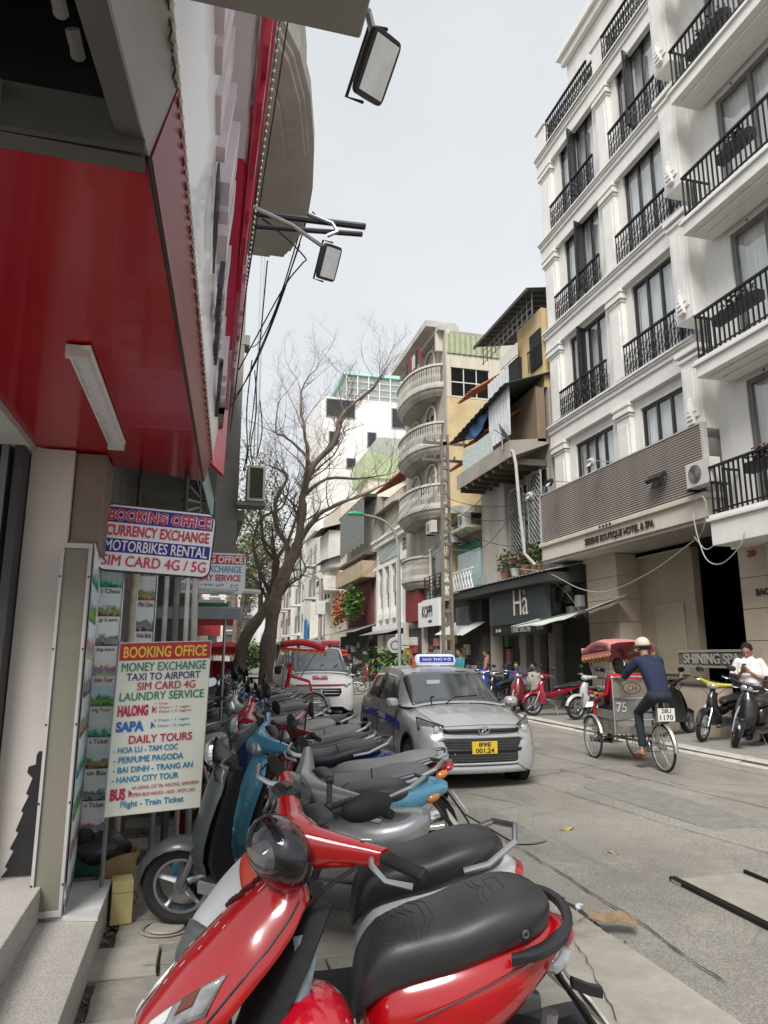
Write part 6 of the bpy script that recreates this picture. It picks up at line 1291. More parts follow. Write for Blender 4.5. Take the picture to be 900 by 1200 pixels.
# seat embossing
def on_seat(pts, r_=.0016): return [(x * .78, y * .82, ST_(x * .78, y * .82) + .0004) for x, y in pts]
b = B()
def eline(pts):
    q = []
    for i in range(len(pts) - 1):
        for k in range(6): q.append((lerp(pts[i][0], pts[i + 1][0], k / 6), lerp(pts[i][1], pts[i + 1][1], k / 6)))
    b.tube(on_seat(q + [pts[-1]]), .0013, 5)
for dx in (0, .028, .056): eline([(-.10 - dx, .12), (-.10 - dx, .04), (-.125 - dx, -.0), (-.10 - dx, -.04), (-.10 - dx, -.12)])
eline([(-.02, .06), (-.07, .10), (-.07, .02), (-.02, .0), (-.02, .06)]); eline([(-.02, -.06), (-.07, -.10), (-.07, -.02), (-.02, 0)]); eline([(-.19, .12), (-.24, .05), (-.24, -.05), (-.19, -.12)]); eline([(-.17, .12), (-.21, .05), (-.21, -.05), (-.17, -.12)])
for dx in (0, .022): eline([(-.42 - dx, .09), (-.42 - dx, .03), (-.44 - dx, 0), (-.42 - dx, -.03), (-.42 - dx, -.09)])
eline([(-.48, .05), (-.53, .05), (-.53, -.05), (-.48, -.05), (-.48, .05)])
b.obj('seat_piping', M((.05, .051, .055), .4), [c for c in t.children if c.name.startswith('seat')][0])
B().lathe([(.001, .012), (.010, .012), (.013, .008), (.022, .006), (.026, 0)], (-.435, .128, .785), 'y', 18).obj('seat_lock', BLK, t, smooth=True)
B().lathe([(.005, .014), (.011, .0145), (.012, .012)], (-.435, .128, .785), 'y', 14).obj('lock_ring', STEEL, t)
# shield lens, vents, decal
def patch(name, mat, quad, off, nu=10, nv=6, solid=.004):
    """quad: four (s,u) corners on the shield"""
    rows = []
    for i in range(nu + 1):
        f = i / nu; a = [lerp(quad[0][k], quad[1][k], f) for k in (0, 1)]; c = [lerp(quad[3][k], quad[2][k], f) for k in (0, 1)]
        rows.append([SS(lerp(a[0], c[0], j / nv), lerp(a[1], c[1], j / nv), off) for j in range(nv + 1)])
    return B().grid(rows).obj(name, mat, t, smooth=True, solid=solid, ang=80)
for s in (1, -1):
    patch('side_lamp', M((.38, .38, .37), .08, .5, var=.5, scale=30, coat=1), [(.40, s * .80), (.66, s * .36), (.74, s * .42), (.50, s * .90)], .004)
    patch('lamp_bulb', M((.78, .78, .76), .12, .3, var=.1), [(.55, s * .58), (.62, s * .46), (.66, s * .50), (.59, s * .64)], .009); patch('lamp_bulb', M((.75, .75, .74), .12, .3, var=.1), [(.655, s * .405), (.69, s * .37), (.71, s * .42), (.68, s * .46)], .009)
    patch('lamp_bulb', M((.16, .05, .03), .3), [(.47, s * .70), (.52, s * .62), (.56, s * .67), (.51, s * .76)], .008)
b = B()
for i in range(5):
    for j in range(7):
        if j > 6 - i // 2: continue
        p = SS(.10 + .045 * i + .016 * j, -.18 - .09 * j + .02 * i, .002); b.ell(p, (.010, .0075, .008), 8, 4)
b.obj('vent_holes', M((.06, .005, .008), .8), t, kind='stuff')
b = B()
for (s_, u_, l_) in ((.22, .25, .03), (.35, -.05, .012), (.38, .12, .014), (.42, .05, .012), (.47, -.1, .014), (.44, .22, .01), (.5, .18, .014), (.52, .02, .01), (.56, .1, .012), (.36, .3, .009)):
    p = SS(s_, u_, .0012); q = SS(s_ - l_ * 1.2, u_ - l_, .0012); b.tube([p, q], .0011, 4)
b.obj('scratches', M((.75, .55, .52), .6), t, kind='stuff')
q = SS(.80, -.25, .004); patch('sticker', M((.7, .7, .7), .4, var=.5, scale=40), [(.74, -.62), (.80, -.25), (.88, -.30), (.84, -.66)], .003)
# switch block and bolt on the headset
F(B().loft([sring((.15, -.155, 1.085 + z), (1, 0, 0), (0, 1, 0), w_, h_, 4, 12) for z, w_, h_ in ((0, .036, .045), (.02, .032, .04), (.026, .02, .03))])).obj('switch_block', BLK, t, smooth=True)
F(B().cb((.155, -.155, 1.117), (.02, .03, .008))).obj('switch', M((.05, .05, .05), .3), t)
F(B().lathe([(.001, .012), (.006, .012), (.012, .006), (.014, 0)], (.135, .17, 1.095), 'z', 14)).obj('bolt_cap', BLK, t, smooth=True)
# mirror as in the photograph: dark oval on a short folded stalk, near side
mo = F(B().ell((-.015, .03, 1.09), (.04, .085, .042), 18, 10, (.15, .1, 1.3))).obj('mirror', BLKM, t, smooth=True)
F(B().tube([(.07, -.05, 1.04), (.075, -.04, 1.08), (.05, -.08, 1.14)], .009, 8).tube([(.075, -.04, 1.08), (.01, -.01, 1.10)], .010, 8).ell((.075, -.04, 1.08), (.016, .016, .016), 8, 6).ell((.05, -.08, 1.14), (.015, .015, .015), 8, 6).ell((.07, -.05, 1.04), (.018, .018, .016), 8, 6)).obj('mirror_stalk', BLK, mo, smooth=True)
# clear indicator on the tail and rear panel crease
B().tube([(-.10 - .05 * k, .158 + .012 * math.sin(k * .4), .60 + .018 * k) for k in range(9)], .0022, 5).obj('body_seam', BLK, t)
for s in (1, -1): B().tube([SS(.08 + .1 * k, s * .93, .001) for k in range(10)], .0035, 5).obj('shield_seam', BLK, t)
B().loft([sring((x, y, z), (0, 1, 0), (0, 0, 1), .012, .018, 3, 8) for x, y, z in ((-.60, .11, .62), (-.63, .15, .62), (-.66, .17, .62))]).obj('plate_lamp', BLK, t, smooth=True)
# things on it
t2 = thing('helmet', 'red and white round helmet resting on the floorboard of the near red scooter', 'helmet', (.35, 2.12, .66))
b = B().ell((0, 0, 0), (.115, .14, .12), 24, 16); b.f = [f for f in b.f if min(b.v[i][2] for i in f) > -.075]; b.obj('shell', M((.50, .005, .02), .15, coat=1, var=.04), t2, smooth=True, solid=.012, ang=80)
b = B(); b.grid([[(.118 * math.cos(a) * math.cos(e), .143 * math.sin(a) * math.cos(e), .123 * math.sin(e)) for a in [R(q) for q in range(0, 361, 15)]] for e in (R(24), R(34), R(43))]); b.obj('stripe', M((.7, .68, .66), .25, coat=.6), t2, smooth=True, solid=.003, ang=80)
b = B(); b.grid([[(.119 * math.cos(a) * math.cos(e), .144 * math.sin(a) * math.cos(e), .124 * math.sin(e)) for a in [R(q) for q in range(200, 330, 12)]] for e in (R(-35), R(-30), R(-26))]); b.obj('trim', M((.7, .68, .66), .25), t2, smooth=True, solid=.003, ang=80)
B().tube([(-.1, -.05, -.07), (-.12, -.1, -.16), (-.05, -.15, -.2), (.05, -.12, -.1)], .005, 6).obj('strap', BLK, t2)
t2 = thing('face_mask', 'grey blue face mask hanging by its loops behind the front shield of the red scooter', 'face mask', (.32, 2.10, .86))
B().grid([[(i * .028 - .03 + .008 * math.sin(j), -.02 + .012 * math.sin(i * 1.4 + j * .7) , .06 - j * .03) for i in range(3)] for j in range(8)]).obj('cloth', M((.22, .28, .32), .8, var=.15, bump=.3), t2, smooth=True, solid=.006, ang=80)
B().tube([(-.02, -.02, -.13), (-.05, -.03, -.19), (-.02, -.03, -.24), (.02, -.02, -.20), (.02, -.02, -.13)], .0025, 5).tube([(.0, -.02, -.14), (.03, -.04, -.2), (.05, -.03, -.15), (.03, -.02, -.12)], .0025, 5).obj('ear_loop', M((.75, .75, .75), .7), t2, smooth=True)
# --- second row: white and grey scooter with the orange letters ---------------------
t, F, SS, _ = bike('scooter', 'white and grey scooter with orange lettered shield, right behind the red one', (.66, 2.92, PZ), R(176), 'zip', M((.66, .67, .67), .3, .0, var=.06, scale=6, coat=.6, dirt=.2, dcol=(.4, .4, .4)), (.20, .205, .21), steer=R(26), det=3, group=GB, mirrors=False, lean=R(-6), rail='chrome')
patch('grey_panel', M((.13, .135, .14), .35, .2, var=.3, scale=12, coat=.4), [(.74, -.95), (.97, -.6), (.97, .6), (.60, .95)], .002)
patch('orange_decal', M((.62, .06, .03), .4, var=.05), [(.24, .05), (.30, .88), (.46, .86), (.40, .05)], .004)
patch('red_chevron', M((.5, .02, .02), .4), [(.78, -.7), (.9, -.2), (.96, -.3), (.86, -.75)], .004)
p0, p1 = SS(.33, .18, .007), SS(.37, .78, .007); text('PSO', .13, .055, (p0 + p1) / 2, p1 - p0, (SS(.28, .45) - SS(.44, .45)), M((.72, .45, .38), .5), t, off=.03, d=.002, world=False)
# --- grey round scooter with silver side, turned toward the shops ---------------------
VG = M((.055, .06, .066), .4, .2, var=.15, scale=8, coat=.3, dirt=.2, dcol=(.1, .1, .1)); VS = M((.34, .35, .36), .28, .6, var=.1, coat=.6)
t, F, SS, _ = bike('scooter', 'round grey scooter with silver side panels and dark seat, third from the near end', (.56, 4.38, PZ), R(156), 'vespa', VS, VG, steer=R(10), det=3, group=GB, mirrors=1, lean=R(-7))
for c in t.children:
    if c.name.startswith('front_shield'): c.data.materials[0] = VG
c = [c for c in t.children if c.name.startswith('rear_body')][0]; text('LX', .09, .035, (-.42, .222, .56), (-1, 0, 0), (0, .1, 1), CHR, t, d=.003, world=False, shear=.3)
FB = (.05, .22, .36)
GS = M((.16, .165, .17), .5, var=.12, scale=25, bump=.2); LS = M((.27, .265, .255), .55, var=.12, scale=20, bump=.2); BS = VINYL; GS2 = 0
# (y, x, rz, kind, colour, second colour, seat, mirrors, steer, label)
row = [
 (4.80, .80, 168, 'scooter', (.10, .34, .48), (.06, .28, .44), GS, True, 12, 'light blue scooter with mid grey seat, just behind the round grey scooter'),
 (5.38, .98, 172, 'underbone', (.17, .012, .025), (.25, .02, .03), LS, 1, -6, 'maroon motorbike with long light grey seat and red tail beside the taxi front'),
 (6.05, .92, 176, 'scooter', (.012, .045, .16), (.28, .01, .02), BS, 1, 8, 'dark blue bodied scooter with black seat and a red front cowl'),
 (6.70, .75, 170, 'underbone', (.30, .01, .02), (.4, .02, .03), BS, 0, 15, 'bright red motorbike with folded bars wedged between two blue ones'),
 (7.35, .95, 174, 'scooter', (.02, .11, .34), (.03, .18, .42), GS, True, -10, 'royal blue scooter with round headlamp, seventh or so along the row'),
 (8.0, .85, 178, 'vespa', (.62, .62, .58), (.6, .6, .57), LS, True, 14, 'ivory round scooter with light grey seat beyond the royal blue one'),
 (8.6, .95, 171, 'scooter', (.36, .01, .02), (.36, .01, .02), BS, True, -5, 'cherry red scooter with black seat beyond the ivory one'),
 (9.2, .9, 175, 'underbone', (.55, .55, .55), (.5, .5, .5), LS, True, 8, 'white motorbike with thin wheels level with the rear door of the taxi'),
 (9.8, .95, 169, 'scooter', (.03, .12, .45), (.03, .12, .45), BS, True, 10, 'bright blue scooter level with the far end of the taxi'),
 (10.4, .9, 176, 'vespa', (.5, .5, .5), (.5, .5, .5), BS, True, -8, 'pale grey round scooter with black seat past the bright blue one'),
 (11.0, 1.0, 173, 'underbone', (.03, .03, .035), (.03, .03, .03), LS, True, 12, 'black thin wheeled motorbike with light seat in the middle of the row'),
 (11.6, .9, 178, 'scooter', (.60, .60, .60), (.6, .6, .6), GS, True, 0, 'plain white scooter with grey seat in the far half of the row'),
 (12.2, 1.0, 170, 'scooter', (.12, .12, .13), (.12, .12, .13), BS, True, 10, 'charcoal scooter behind the plain white one'),
 (12.9, .95, 175, 'underbone', (.32, .015, .02), (.3, .015, .02), BS, True, -10, 'red thin wheeled motorbike in the far half of the row'),
 (13.6, 1.0, 172, 'scooter', (.35, .36, .37), (.35, .36, .37), LS, True, 6, 'silver scooter with light seat in the far half of the row'),
 (14.3, .95, 176, 'vespa', (.04, .05, .09), (.04, .05, .09), BS, True, 12, 'navy round scooter near the first tree trunk'),
 (15.0, 1.0, 170, 'scooter', (.58, .57, .52), (.58, .57, .52), GS, True, 0, 'cream scooter near the first tree trunk'),
 (15.8, 1.0, 174, 'underbone', (.05, .05, .05), (.05, .05, .05), GS, True, 8, 'dull black motorbike beside the ambulance rear'),
 (16.6, 1.05, 178, 'scooter', (.4, .02, .03), (.4, .02, .03), BS, True, -8, 'crimson scooter by the base of the tree'),
 (17.5, 1.05, 172, 'scooter', (.5, .5, .52), (.5, .5, .52), GS, True, 5, 'light grey scooter at the far end of the row by the cyclo roofs'),
]
for i, (y, x, a, k, c, c2, s_, mi, stg, lb) in enumerate(row):
    bike('motorbike' if k == 'underbone' else 'scooter', lb, (x + .12 * math.sin(i * 2.4), y, PZ), R(a + 5 * math.sin(i * 3.1)), k, c, c2, s_, steer=R(stg + 12), det=2 if i < 6 else 1, group=GB, mirrors=mi, rail=('chrome', 'black')[i % 2] if k != 'underbone' else 'chrome', lean=R(-7), plate_txt='')
# second rank against the shops
row2 = [(8.4, -.05, 120, 'scooter', (.6, .6, .58), 'white scooter in the back rank right beside the price board'), (9.3, -.1, 110, 'underbone', (.03, .03, .035), 'black motorbike in the back rank close to the shops'), (10.3, -.02, 125, 'scooter', (.25, .25, .26), 'grey scooter in the back rank close to the shops'), (11.5, .0, 115, 'underbone', (.35, .02, .03), 'red motorbike in the back rank under the sheet canopy'), (12.8, .05, 120, 'vespa', (.5, .5, .5), 'silver white scooter in the back rank past the sheet canopy'), (6.9, .12, 112, 'underbone', (.04, .04, .045), 'black motorbike with big front wheel behind the price board')]
for i, (y, x, a, k, c, lb) in enumerate(row2): bike('motorbike' if k == 'underbone' else 'scooter', lb, (x, y, PZ), R(a), k, c, None, [GS, BS, LS][i % 3], steer=R(10), det=1, group='motorbikes in the back rank by the shops', lean=R(-7))
GR_ = 'motorbikes parked on the right pavement'
def rb(*a, **k): return bike(*a, group=GR_, **k)
YB = (.50, .46, .05)
rb('scooter', 'black scooter with silver fork facing the camera in front of the man with the phone', (9.55, 10.75, .115), R(205), 'scooter', (.012, .012, .014), (.012, .012, .014), det=2, steer=R(30), lean=R(-6))
rb('motorbike', 'black motorbike with yellow headlamp cowl behind the near black scooter', (9.55, 11.55, .115), R(200), 'underbone', (.012, .012, .014), YB, det=2, steer=R(12), lean=R(-6))
rb('scooter', 'black scooter tail with pale number plate beside the yellow one', (9.15, 12.5, .115), R(20), 'scooter', (.015, .015, .018), None, det=2, lean=R(-6), plate_txt='29-K1\n7421')
rb('motorbike', 'yellow and red striped motorbike tail just behind the cyclo rear wheel', (8.95, 13.4, .115), R(12), 'underbone', (.48, .42, .06), (.4, .03, .02), det=2, lean=R(-6), plate_txt='29-F1\n3316')
rb('motorbike', 'dark grey motorbike half hidden by the cyclo seat', (9.2, 14.5, .115), R(25), 'underbone', (.08, .08, .09), None, det=1, lean=R(-6))
rb('motorbike', 'red motorbike parked side on below the cloth awning', (9.1, 17.2, .115), R(182), 'underbone', (.33, .01, .03), (.33, .01, .03), det=2, lean=R(-6))
rb('motorbike', 'white and black motorbike beside the red one at the hotel pillar', (9.6, 16.0, .115), R(190), 'underbone', (.5, .5, .5), (.5, .5, .5), LS, det=1, lean=R(-6))
rb('scooter', 'dark red scooter in front of the salon, nearest the taxi roof corner', (8.75, 18.6, .115), R(235), 'scooter', (.16, .02, .025), (.2, .03, .03), GS, det=2, lean=R(-6), steer=R(15))
rb('motorbike', 'black motorbike standing behind the taxi at the lattice pole', (8.9, 20.2, .115), R(205), 'underbone', (.02, .02, .022), None, det=1, lean=R(-6))
rb('scooter', 'blue scooter in front of the salon shop window', (9.1, 21.6, .115), R(215), 'scooter', (.03, .09, .4), None, det=1, lean=R(-6))
for k, (y, c, lb) in enumerate([(26, (.3, .02, .03), 'small red scooter far down the right pavement'), (28.5, (.05, .05, .05), 'small black scooter past the lattice pole'), (31, (.5, .5, .5), 'small white scooter by the round sign'), (36, (.25, .03, .03), 'dark red scooter under the colonial house canopy'), (40, (.1, .1, .12), 'grey scooter beyond the colonial house')]): rb('scooter', lb, (8.8, y, .115), R(200), 'scooter', c, None, det=1, lean=R(-6))
# ================================================================ CARS
def carbody(t, L_, W2, stations, P, axles, Rw, arch=.05, n_low=5, sill=.2):
    """stations: x, half width, z belt, z centre top, z bottom"""
    xs = []
    for i in range(len(stations) - 1):
        a, c = stations[i], stations[i + 1]; m_ = max(1, int(abs(c[0] - a[0]) / .06))
        for k in range(m_): f = k / m_; xs.append([lerp(a[j], c[j], f) for j in range(5)])
    xs.append(list(stations[-1])); rings = []
    for x, w_, zb, zt, z0 in xs:
        zl = z0
        for ax in axles:
            d = abs(x - ax); ra = Rw + arch
            if d < ra: zl = max(zl, Rw + math.sqrt(ra * ra - d * d))
        h = zb - zl; half = [(w_ * .93, zl), (w_ * .985, zl + h * .12), (w_, zl + h * .35), (w_ * .995, zl + h * .62), (w_ * .965, zl + h * .88), (w_ * .93, zb), (w_ * .72, lerp(zb, zt, .62)), (w_ * .38, lerp(zb, zt, .92)), (0, zt)]
        rings.append([(x, y, z) for y, z in half] + [(x, -y, z) for y, z in half[-2::-1]])
    b = B(); b.loft(rings, cap=False, closed=False); n_ = len(rings[0])
    for r_ in (rings[0], rings[-1]): b.add(r_, [tuple(range(n_))])
    b.obj('body', P, t, smooth=True, ang=40); return rings
def hermite(g, s):
    i = max(0, min(len(g) - 2, int(s))); return i, s - i
def greenhouse(t, gs, P):
    """gs: x, half width at belt, z belt, half width at roof, z roof"""
    def G_(s, u):
        """s along the stations, u from -1 (right belt) over the roof to 1"""
        s = max(0, min(len(gs) - 1.0001, s)); i = int(s); f = s - i; x, wb, zb, wr, zr = [lerp(gs[i][k], gs[i + 1][k], f) for k in range(5)]
        a = abs(u); sg = 1 if u >= 0 else -1
        if a > .5: g = (1 - a) / .5; y = lerp(wb, wr, g ** 1.1); z = lerp(zb, zr - .045, g)
        else: g = a / .5; y = wr * g; z = zr - .045 * g ** 3
        return Vector((x, sg * y, z))
    ns = (len(gs) - 1) * 5; rows = [[G_(s / 5, -1 + k / 12) for k in range(25)] for s in range(ns + 1)]
    B().grid(rows).obj('roof', P, t, smooth=True, ang=50); return G_
def gpatch(t, G_, name, mat, quad, off=.006, nu=10, nv=8, solid=.004, parent=None):
    rows = []
    for i in range(nu + 1):
        f = i / nu; a = [lerp(quad[0][k], quad[1][k], f) for k in (0, 1)]; c = [lerp(quad[3][k], quad[2][k], f) for k in (0, 1)]; row = []
        for j in range(nv + 1):
            s, u = lerp(a[0], c[0], j / nv), lerp(a[1], c[1], j / nv); p = G_(s, u); e = .02
            du = G_(s, min(1, u + e)) - G_(s, max(-1, u - e)); ds = G_(s + e * 3, u) - G_(s - e * 3, u); nn = du.cross(ds)
            if nn.length > 1e-9: nn.normalize()
            if nn.z < 0 and abs(nn.z) > .15 or (abs(nn.z) <= .15 and nn.y * p.y < 0): nn = -nn
            row.append(p + nn * off)
        rows.append(row)
    return B().grid(rows).obj(name, mat, parent or t, smooth=True, solid=solid, ang=80)
def carwheel(t, x, y, Rw, s, w=.18, spokes=8, rimm=None):
    q = B().lathe([(Rw - .12, -w / 2), (Rw - .03, -w / 2), (Rw, -w * .38), (Rw, w * .38), (Rw - .03, w / 2), (Rw - .12, w / 2)], (x, y, Rw), 'y', 28).obj('wheel', RUB, t, smooth=True)
    B().lathe([(.001, 0), (Rw - .14, 0), (Rw - .11, .03), (Rw - .105, .05), (Rw - .12, .05)] if s > 0 else [(.001, 0), (Rw - .14, 0), (Rw - .11, -.03), (Rw - .105, -.05), (Rw - .12, -.05)], (x, y + s * w * .3, Rw), 'y', 24).obj('rim', rimm or ALU, q, smooth=True)
    b = B()
    for k in range(spokes): a = 6.283 * k / spokes; d = Vector((math.cos(a), 0, math.sin(a))); c = Vector((x, y + s * w * .42, Rw)); b.tube([c + d * .03, c + d * (Rw - .12)], [.025, .018], 6)
    b.obj('rim_spokes', rimm or ALU, q, smooth=True)
SILV = M((.45, .455, .46), .24, .3, var=.02, scale=3, coat=.8); CGL = M((.045, .055, .056), .04, var=.3, scale=2, coat=1, spec=.9)
def emblem(t, c, s, parent=None):
    """small chrome oval with a slanted H"""
    b = B(); b.tube([(c[0], c[1] + s * 1.35 * math.cos(a), c[2] + s * .75 * math.sin(a)) for a in [k * math.pi / 12 for k in range(25)]], s * .12, 6, cap=False)
    b.tube([(c[0], c[1] + s * .5, c[2] - s * .5), (c[0], c[1] + s * .3, c[2] + s * .55)], s * .10, 6).tube([(c[0], c[1] - s * .3, c[2] - s * .55), (c[0], c[1] - s * .5, c[2] + s * .5)], s * .10, 6).tube([(c[0], c[1] + s * .4, c[2] + s * .08), (c[0], c[1] - s * .4, c[2] - s * .08)], s * .10, 6)
    return b.obj('emblem', CHR, parent or t, smooth=True)
tx = thing('taxi', 'silver hatchback taxi with yellow number plate and lit blue roof sign, driving at the camera', 'taxi', (3.57, 10.52, .01), R(-90))
st_ = [(1.87, .50, .50, .58, .30), (1.855, .62, .56, .66, .24), (1.80, .72, .64, .74, .20), (1.70, .785, .72, .82, .19), (1.5, .82, .80, .90, .19), (1.2, .835, .865, .965, .19), (.95, .835, .90, 1.0, .19), (.5, .83, .93, .98, .19), (-1.2, .83, .96, .98, .19), (-1.6, .81, .97, .99, .2), (-1.78, .76, .96, .97, .25), (-1.85, .70, .9, .92, .3)]
carbody(tx, 3.75, .83, st_, SILV, (1.20, -1.22), .295)
B().bx(-1.75, 1.72, -.70, .70, .19, .30).obj('underbody', BLKM, tx)
for ax in (1.20, -1.22):
    for s in (1, -1): carwheel(tx, ax, s * .70, .295, s); B().lathe([(.335, -.02), (.345, .0), (.335, .13)] if s > 0 else [(.335, .02), (.345, 0), (.335, -.13)], (ax, s * .69, .30), 'y', 24).obj('wheel_arch', BLKM, tx)
gs = [(1.02, .74, .955, .62, 1.0), (.72, .765, .95, .60, 1.20), (.40, .775, .945, .585, 1.405), (.15, .775, .945, .58, 1.475), (-.4, .775, .95, .58, 1.50), (-1.1, .77, .96, .57, 1.475), (-1.45, .75, .97, .54, 1.40), (-1.72, .70, .97, .50, 1.15), (-1.80, .68, .96, .48, .99)]
GT = greenhouse(tx, gs, SILV)
ws = gpatch(tx, GT, 'windscreen', CGL, [(.15, -.66), (2.15, -.56), (2.15, .56), (.15, .66)], .008, 12, 14)
B().bx(.62, .66, -.35, -.15, 1.24, 1.30).obj('sticker', M((.5, .62, .68), .4), tx)
for s in (1, -1):
    gpatch(tx, GT, 'side_window', CGL, [(1.2, s * .93), (2.6, s * .60), (4.15, s * .58), (4.15, s * .95)], .006, 8, 8)
    gpatch(tx, GT, 'side_window', CGL, [(4.28, s * .95), (4.28, s * .58), (5.2, s * .58), (5.6, s * .93)], .006, 8, 8)
    gpatch(tx, GT, 'door_pillar', BLK, [(4.14, s * .95), (4.14, s * .57), (4.29, s * .57), (4.29, s * .95)], .008, 3, 8)
    # mirror, handle, door seams, blue stripe
    B().loft([sring((.78 + dx, s * .90, 1.0), (0, 1, 0), (0, 0, 1), a, c, 3, 14) for dx, a, c in ((-.05, .085, .062), (0, .095, .07), (.05, .08, .06), (.08, .04, .03))]).obj('mirror', SILV, tx, smooth=True)
    B().tube([(.76, s * .78, .95), (.78, s * .84, .97)], .025, 6).obj('mirror_arm', BLK, tx)
    for x in (.62, -.38, -1.18): B().tube([(x + (.06 if x > .5 else 0), s * .795, .93), (x, s * .836, .7), (x, s * .832, .30)], .004, 4).obj('door_seam', BLK, tx)
    for x in (-.22, -1.02): B().cb((x, s * .838, .80), (.16, .02, .03)).obj('door_handle', SILV, tx, bev=.006)
    b = B(); b.grid([[(x, s * (.829 + .012 * math.sin((z - .5) * 6)), z) for z in (.62 + .03 * k for k in range(5))] for x in [.1 - .2 * k for k in range(8)]]); 
    b = B(); b.grid([[(x, s * (.8395 if x < 1.25 else .83), lerp(zt - .10, zt, k / 2)) for k in range(3)] for x, zt in ((.95, .76), (.6, .80), (.2, .82), (-.4, .83), (-.9, .83), (-1.3, .83))]); b.obj('blue_stripe', M((.02, .06, .42), .3, coat=.5), tx, solid=.004)
    text('TAXI', .45, .07, (-.05, s * .845, .775), (-s, 0, 0), (0, 0, 1), M((.7, .7, .72), .4), tx, off=.02, d=.002, world=False)
    for ax_ in (): pass
# front end
b = B(); b.loft([sring((x, 0, .44), (0, 1, 0), (0, 0, 1), w_, h_, 3.2, 24) for x, w_, h_ in ((1.80, .40, .10), (1.883, .40, .105), (1.887, .385, .095))]); b.obj('grille_frame', SILV, tx, smooth=True)
def frontpoly(pts, x, name, mat, d=.01, bow=.17, parent=None):
    b = B(); n_ = len(pts); f = [(x - bow * y * y - bow * 1.0 * abs(y) ** 4 * 2, y, z) for y, z in pts]; k = [(p[0] - d, p[1], p[2]) for p in f]; b.add(k + f, [tuple(range(n_, 2 * n_)), tuple(range(n_))[::-1]] + [(i, (i + 1) % n_, n_ + (i + 1) % n_, n_ + i) for i in range(n_)]); return b.obj(name, mat, parent or tx)
def densify(pts, m_=5):
    o = []
    for i in range(len(pts)):
        p, q = pts[i], pts[(i + 1) % len(pts)]
        for k in range(m_): o.append((lerp(p[0], q[0], k / m_), lerp(p[1], q[1], k / m_)))
    return o
def strip(x, rows_, name, mat, bow=.17, parent=None, off=0):
    """rows_: (z, y0, y1) spans; a curved sheet hugging the nose"""
    b = B(); b.grid([[(x + off - bow * y * y - .34 * y ** 4, y, z) for y in [lerp(y0, y1, k / 14) for k in range(15)]] for z, y0, y1 in rows_]); return b.obj(name, mat, parent or tx, smooth=True, solid=.01, ang=60)
strip(1.905, [(.62, -.44, .44), (.60, -.56, .56), (.48, -.60, .60), (.36, -.50, .50), (.33, -.44, .44)], 'lower_grille', M((.015, .015, .016), .5), bow=.10)
gm = None
b = B()
for k in range(8):
    z = .355 + k * .033
    if .44 < z < .5: continue
    for j in range(30):
        y = -.5 + j * .0345 + (.017 if k % 2 else 0)
        if abs(y) < .5 + .06 * math.sin((z - .33) * 8): x = 1.913 - .10 * y * y - .34 * y ** 4; b.tube([(x, y + .013 * math.cos(a), z + .012 * math.sin(a)) for a in [0, 2.09, 4.19, 6.28]], .003, 3, cap=False)
b.obj('grille_mesh', STEEL, tx, kind='stuff')
strip(1.915, [(.455, -.56, .56), (.50, -.56, .56)], 'grille_bar', BLK, bow=.10)
for (z, w_) in ((.635, .50), (.315, .44)): b = B(); b.tube([(1.90 - .10 * y * y - .34 * y ** 4, y, z) for y in [lerp(-w_, w_, k / 14) for k in range(15)]], .018, 8); b.obj('grille_trim', SILV, tx, smooth=True)
for s in (1, -1): B().tube([(1.90 - .1 * y * y - .34 * y ** 4, s * y, z) for y, z in ((.50, .635), (.60, .58), (.63, .48), (.54, .36), (.44, .315))], .018, 8).obj('grille_trim', SILV, tx, smooth=True)
strip(1.875, [(.685, -.50, .50), (.735, -.52, .52)], 'upper_grille', BLK, bow=.12)
emblem(tx, (1.905, 0, .72), .055)
B().bx(1.905, 1.925, -.17, .17, .435, .585).obj('number_plate', M((.68, .46, .02), .45), tx, bev=.004)
text('89E', .17, .055, (1.9255, 0, .548), (0, 1, 0), (0, 0, 1), BLK, tx, off=.03, d=.001, world=False, name='plate_lettering'); text('001.24', .25, .06, (1.9255, 0, .475), (0, 1, 0), (0, 0, 1), BLK, tx, off=.03, d=.001, world=False, name='plate_lettering')
HLM = M((.26, .27, .27), .06, .3, var=.7, scale=16, coat=1)
for s in (1, -1):
    b = B(); rows = []
    for k in range(9):
        f = k / 8; y = lerp(.50, .775, f); x = 1.86 - .10 * y * y - .34 * y ** 4 - .10 * f; rows.append([(x - .05 * q * (.5 + f), s * y, lerp(.66 + .05 * f, .745 + .10 * f + .02, q)) for q in (0, .25, .5, .75, 1)])
    b.grid(rows); hl = b.obj('headlight', HLM, tx, smooth=True, solid=.02, ang=70)
    B().tube([Vector(q[0]) + Vector((.012, 0, 0)) for q in rows] + [Vector(rows[-1][j]) + Vector((.012, 0, 0)) for j in (1, 2, 3, 4)] + [Vector(q[4]) + Vector((.012, 0, 0)) for q in rows[::-1]], .007, 6).obj('headlight_rim', BLK, hl)
    B().lathe([(.001, .012), (.035, .01), (.045, 0)], (1.80 if 1 else 0, s * .60, .725), 'x', 14).obj('headlight_bulb', M((.7, .7, .68), .1, .6), hl, smooth=True)
    b = B(); b.grid([[(1.80 - .1 * y * y - .34 * y ** 4 + .05, s * y, z) for z in (.34, .42, .50)] for y in (.66, .69, .72, .745)]); b.obj('fog_recess', M((.03, .03, .03), .5), tx, solid=.01)
    for q in range(2): B().tube([(1.03, s * .1 - .3, .99), (.93, s * .18 + .1 - .3, 1.075), (.90, s * .32 - .0, 1.09)], .008, 5).obj('wiper', BLK, tx)
strip(1.89, [(.20, -.60, .60), (.25, -.66, .66), (.29, -.62, .62)], 'front_lip', SILV, bow=.08)
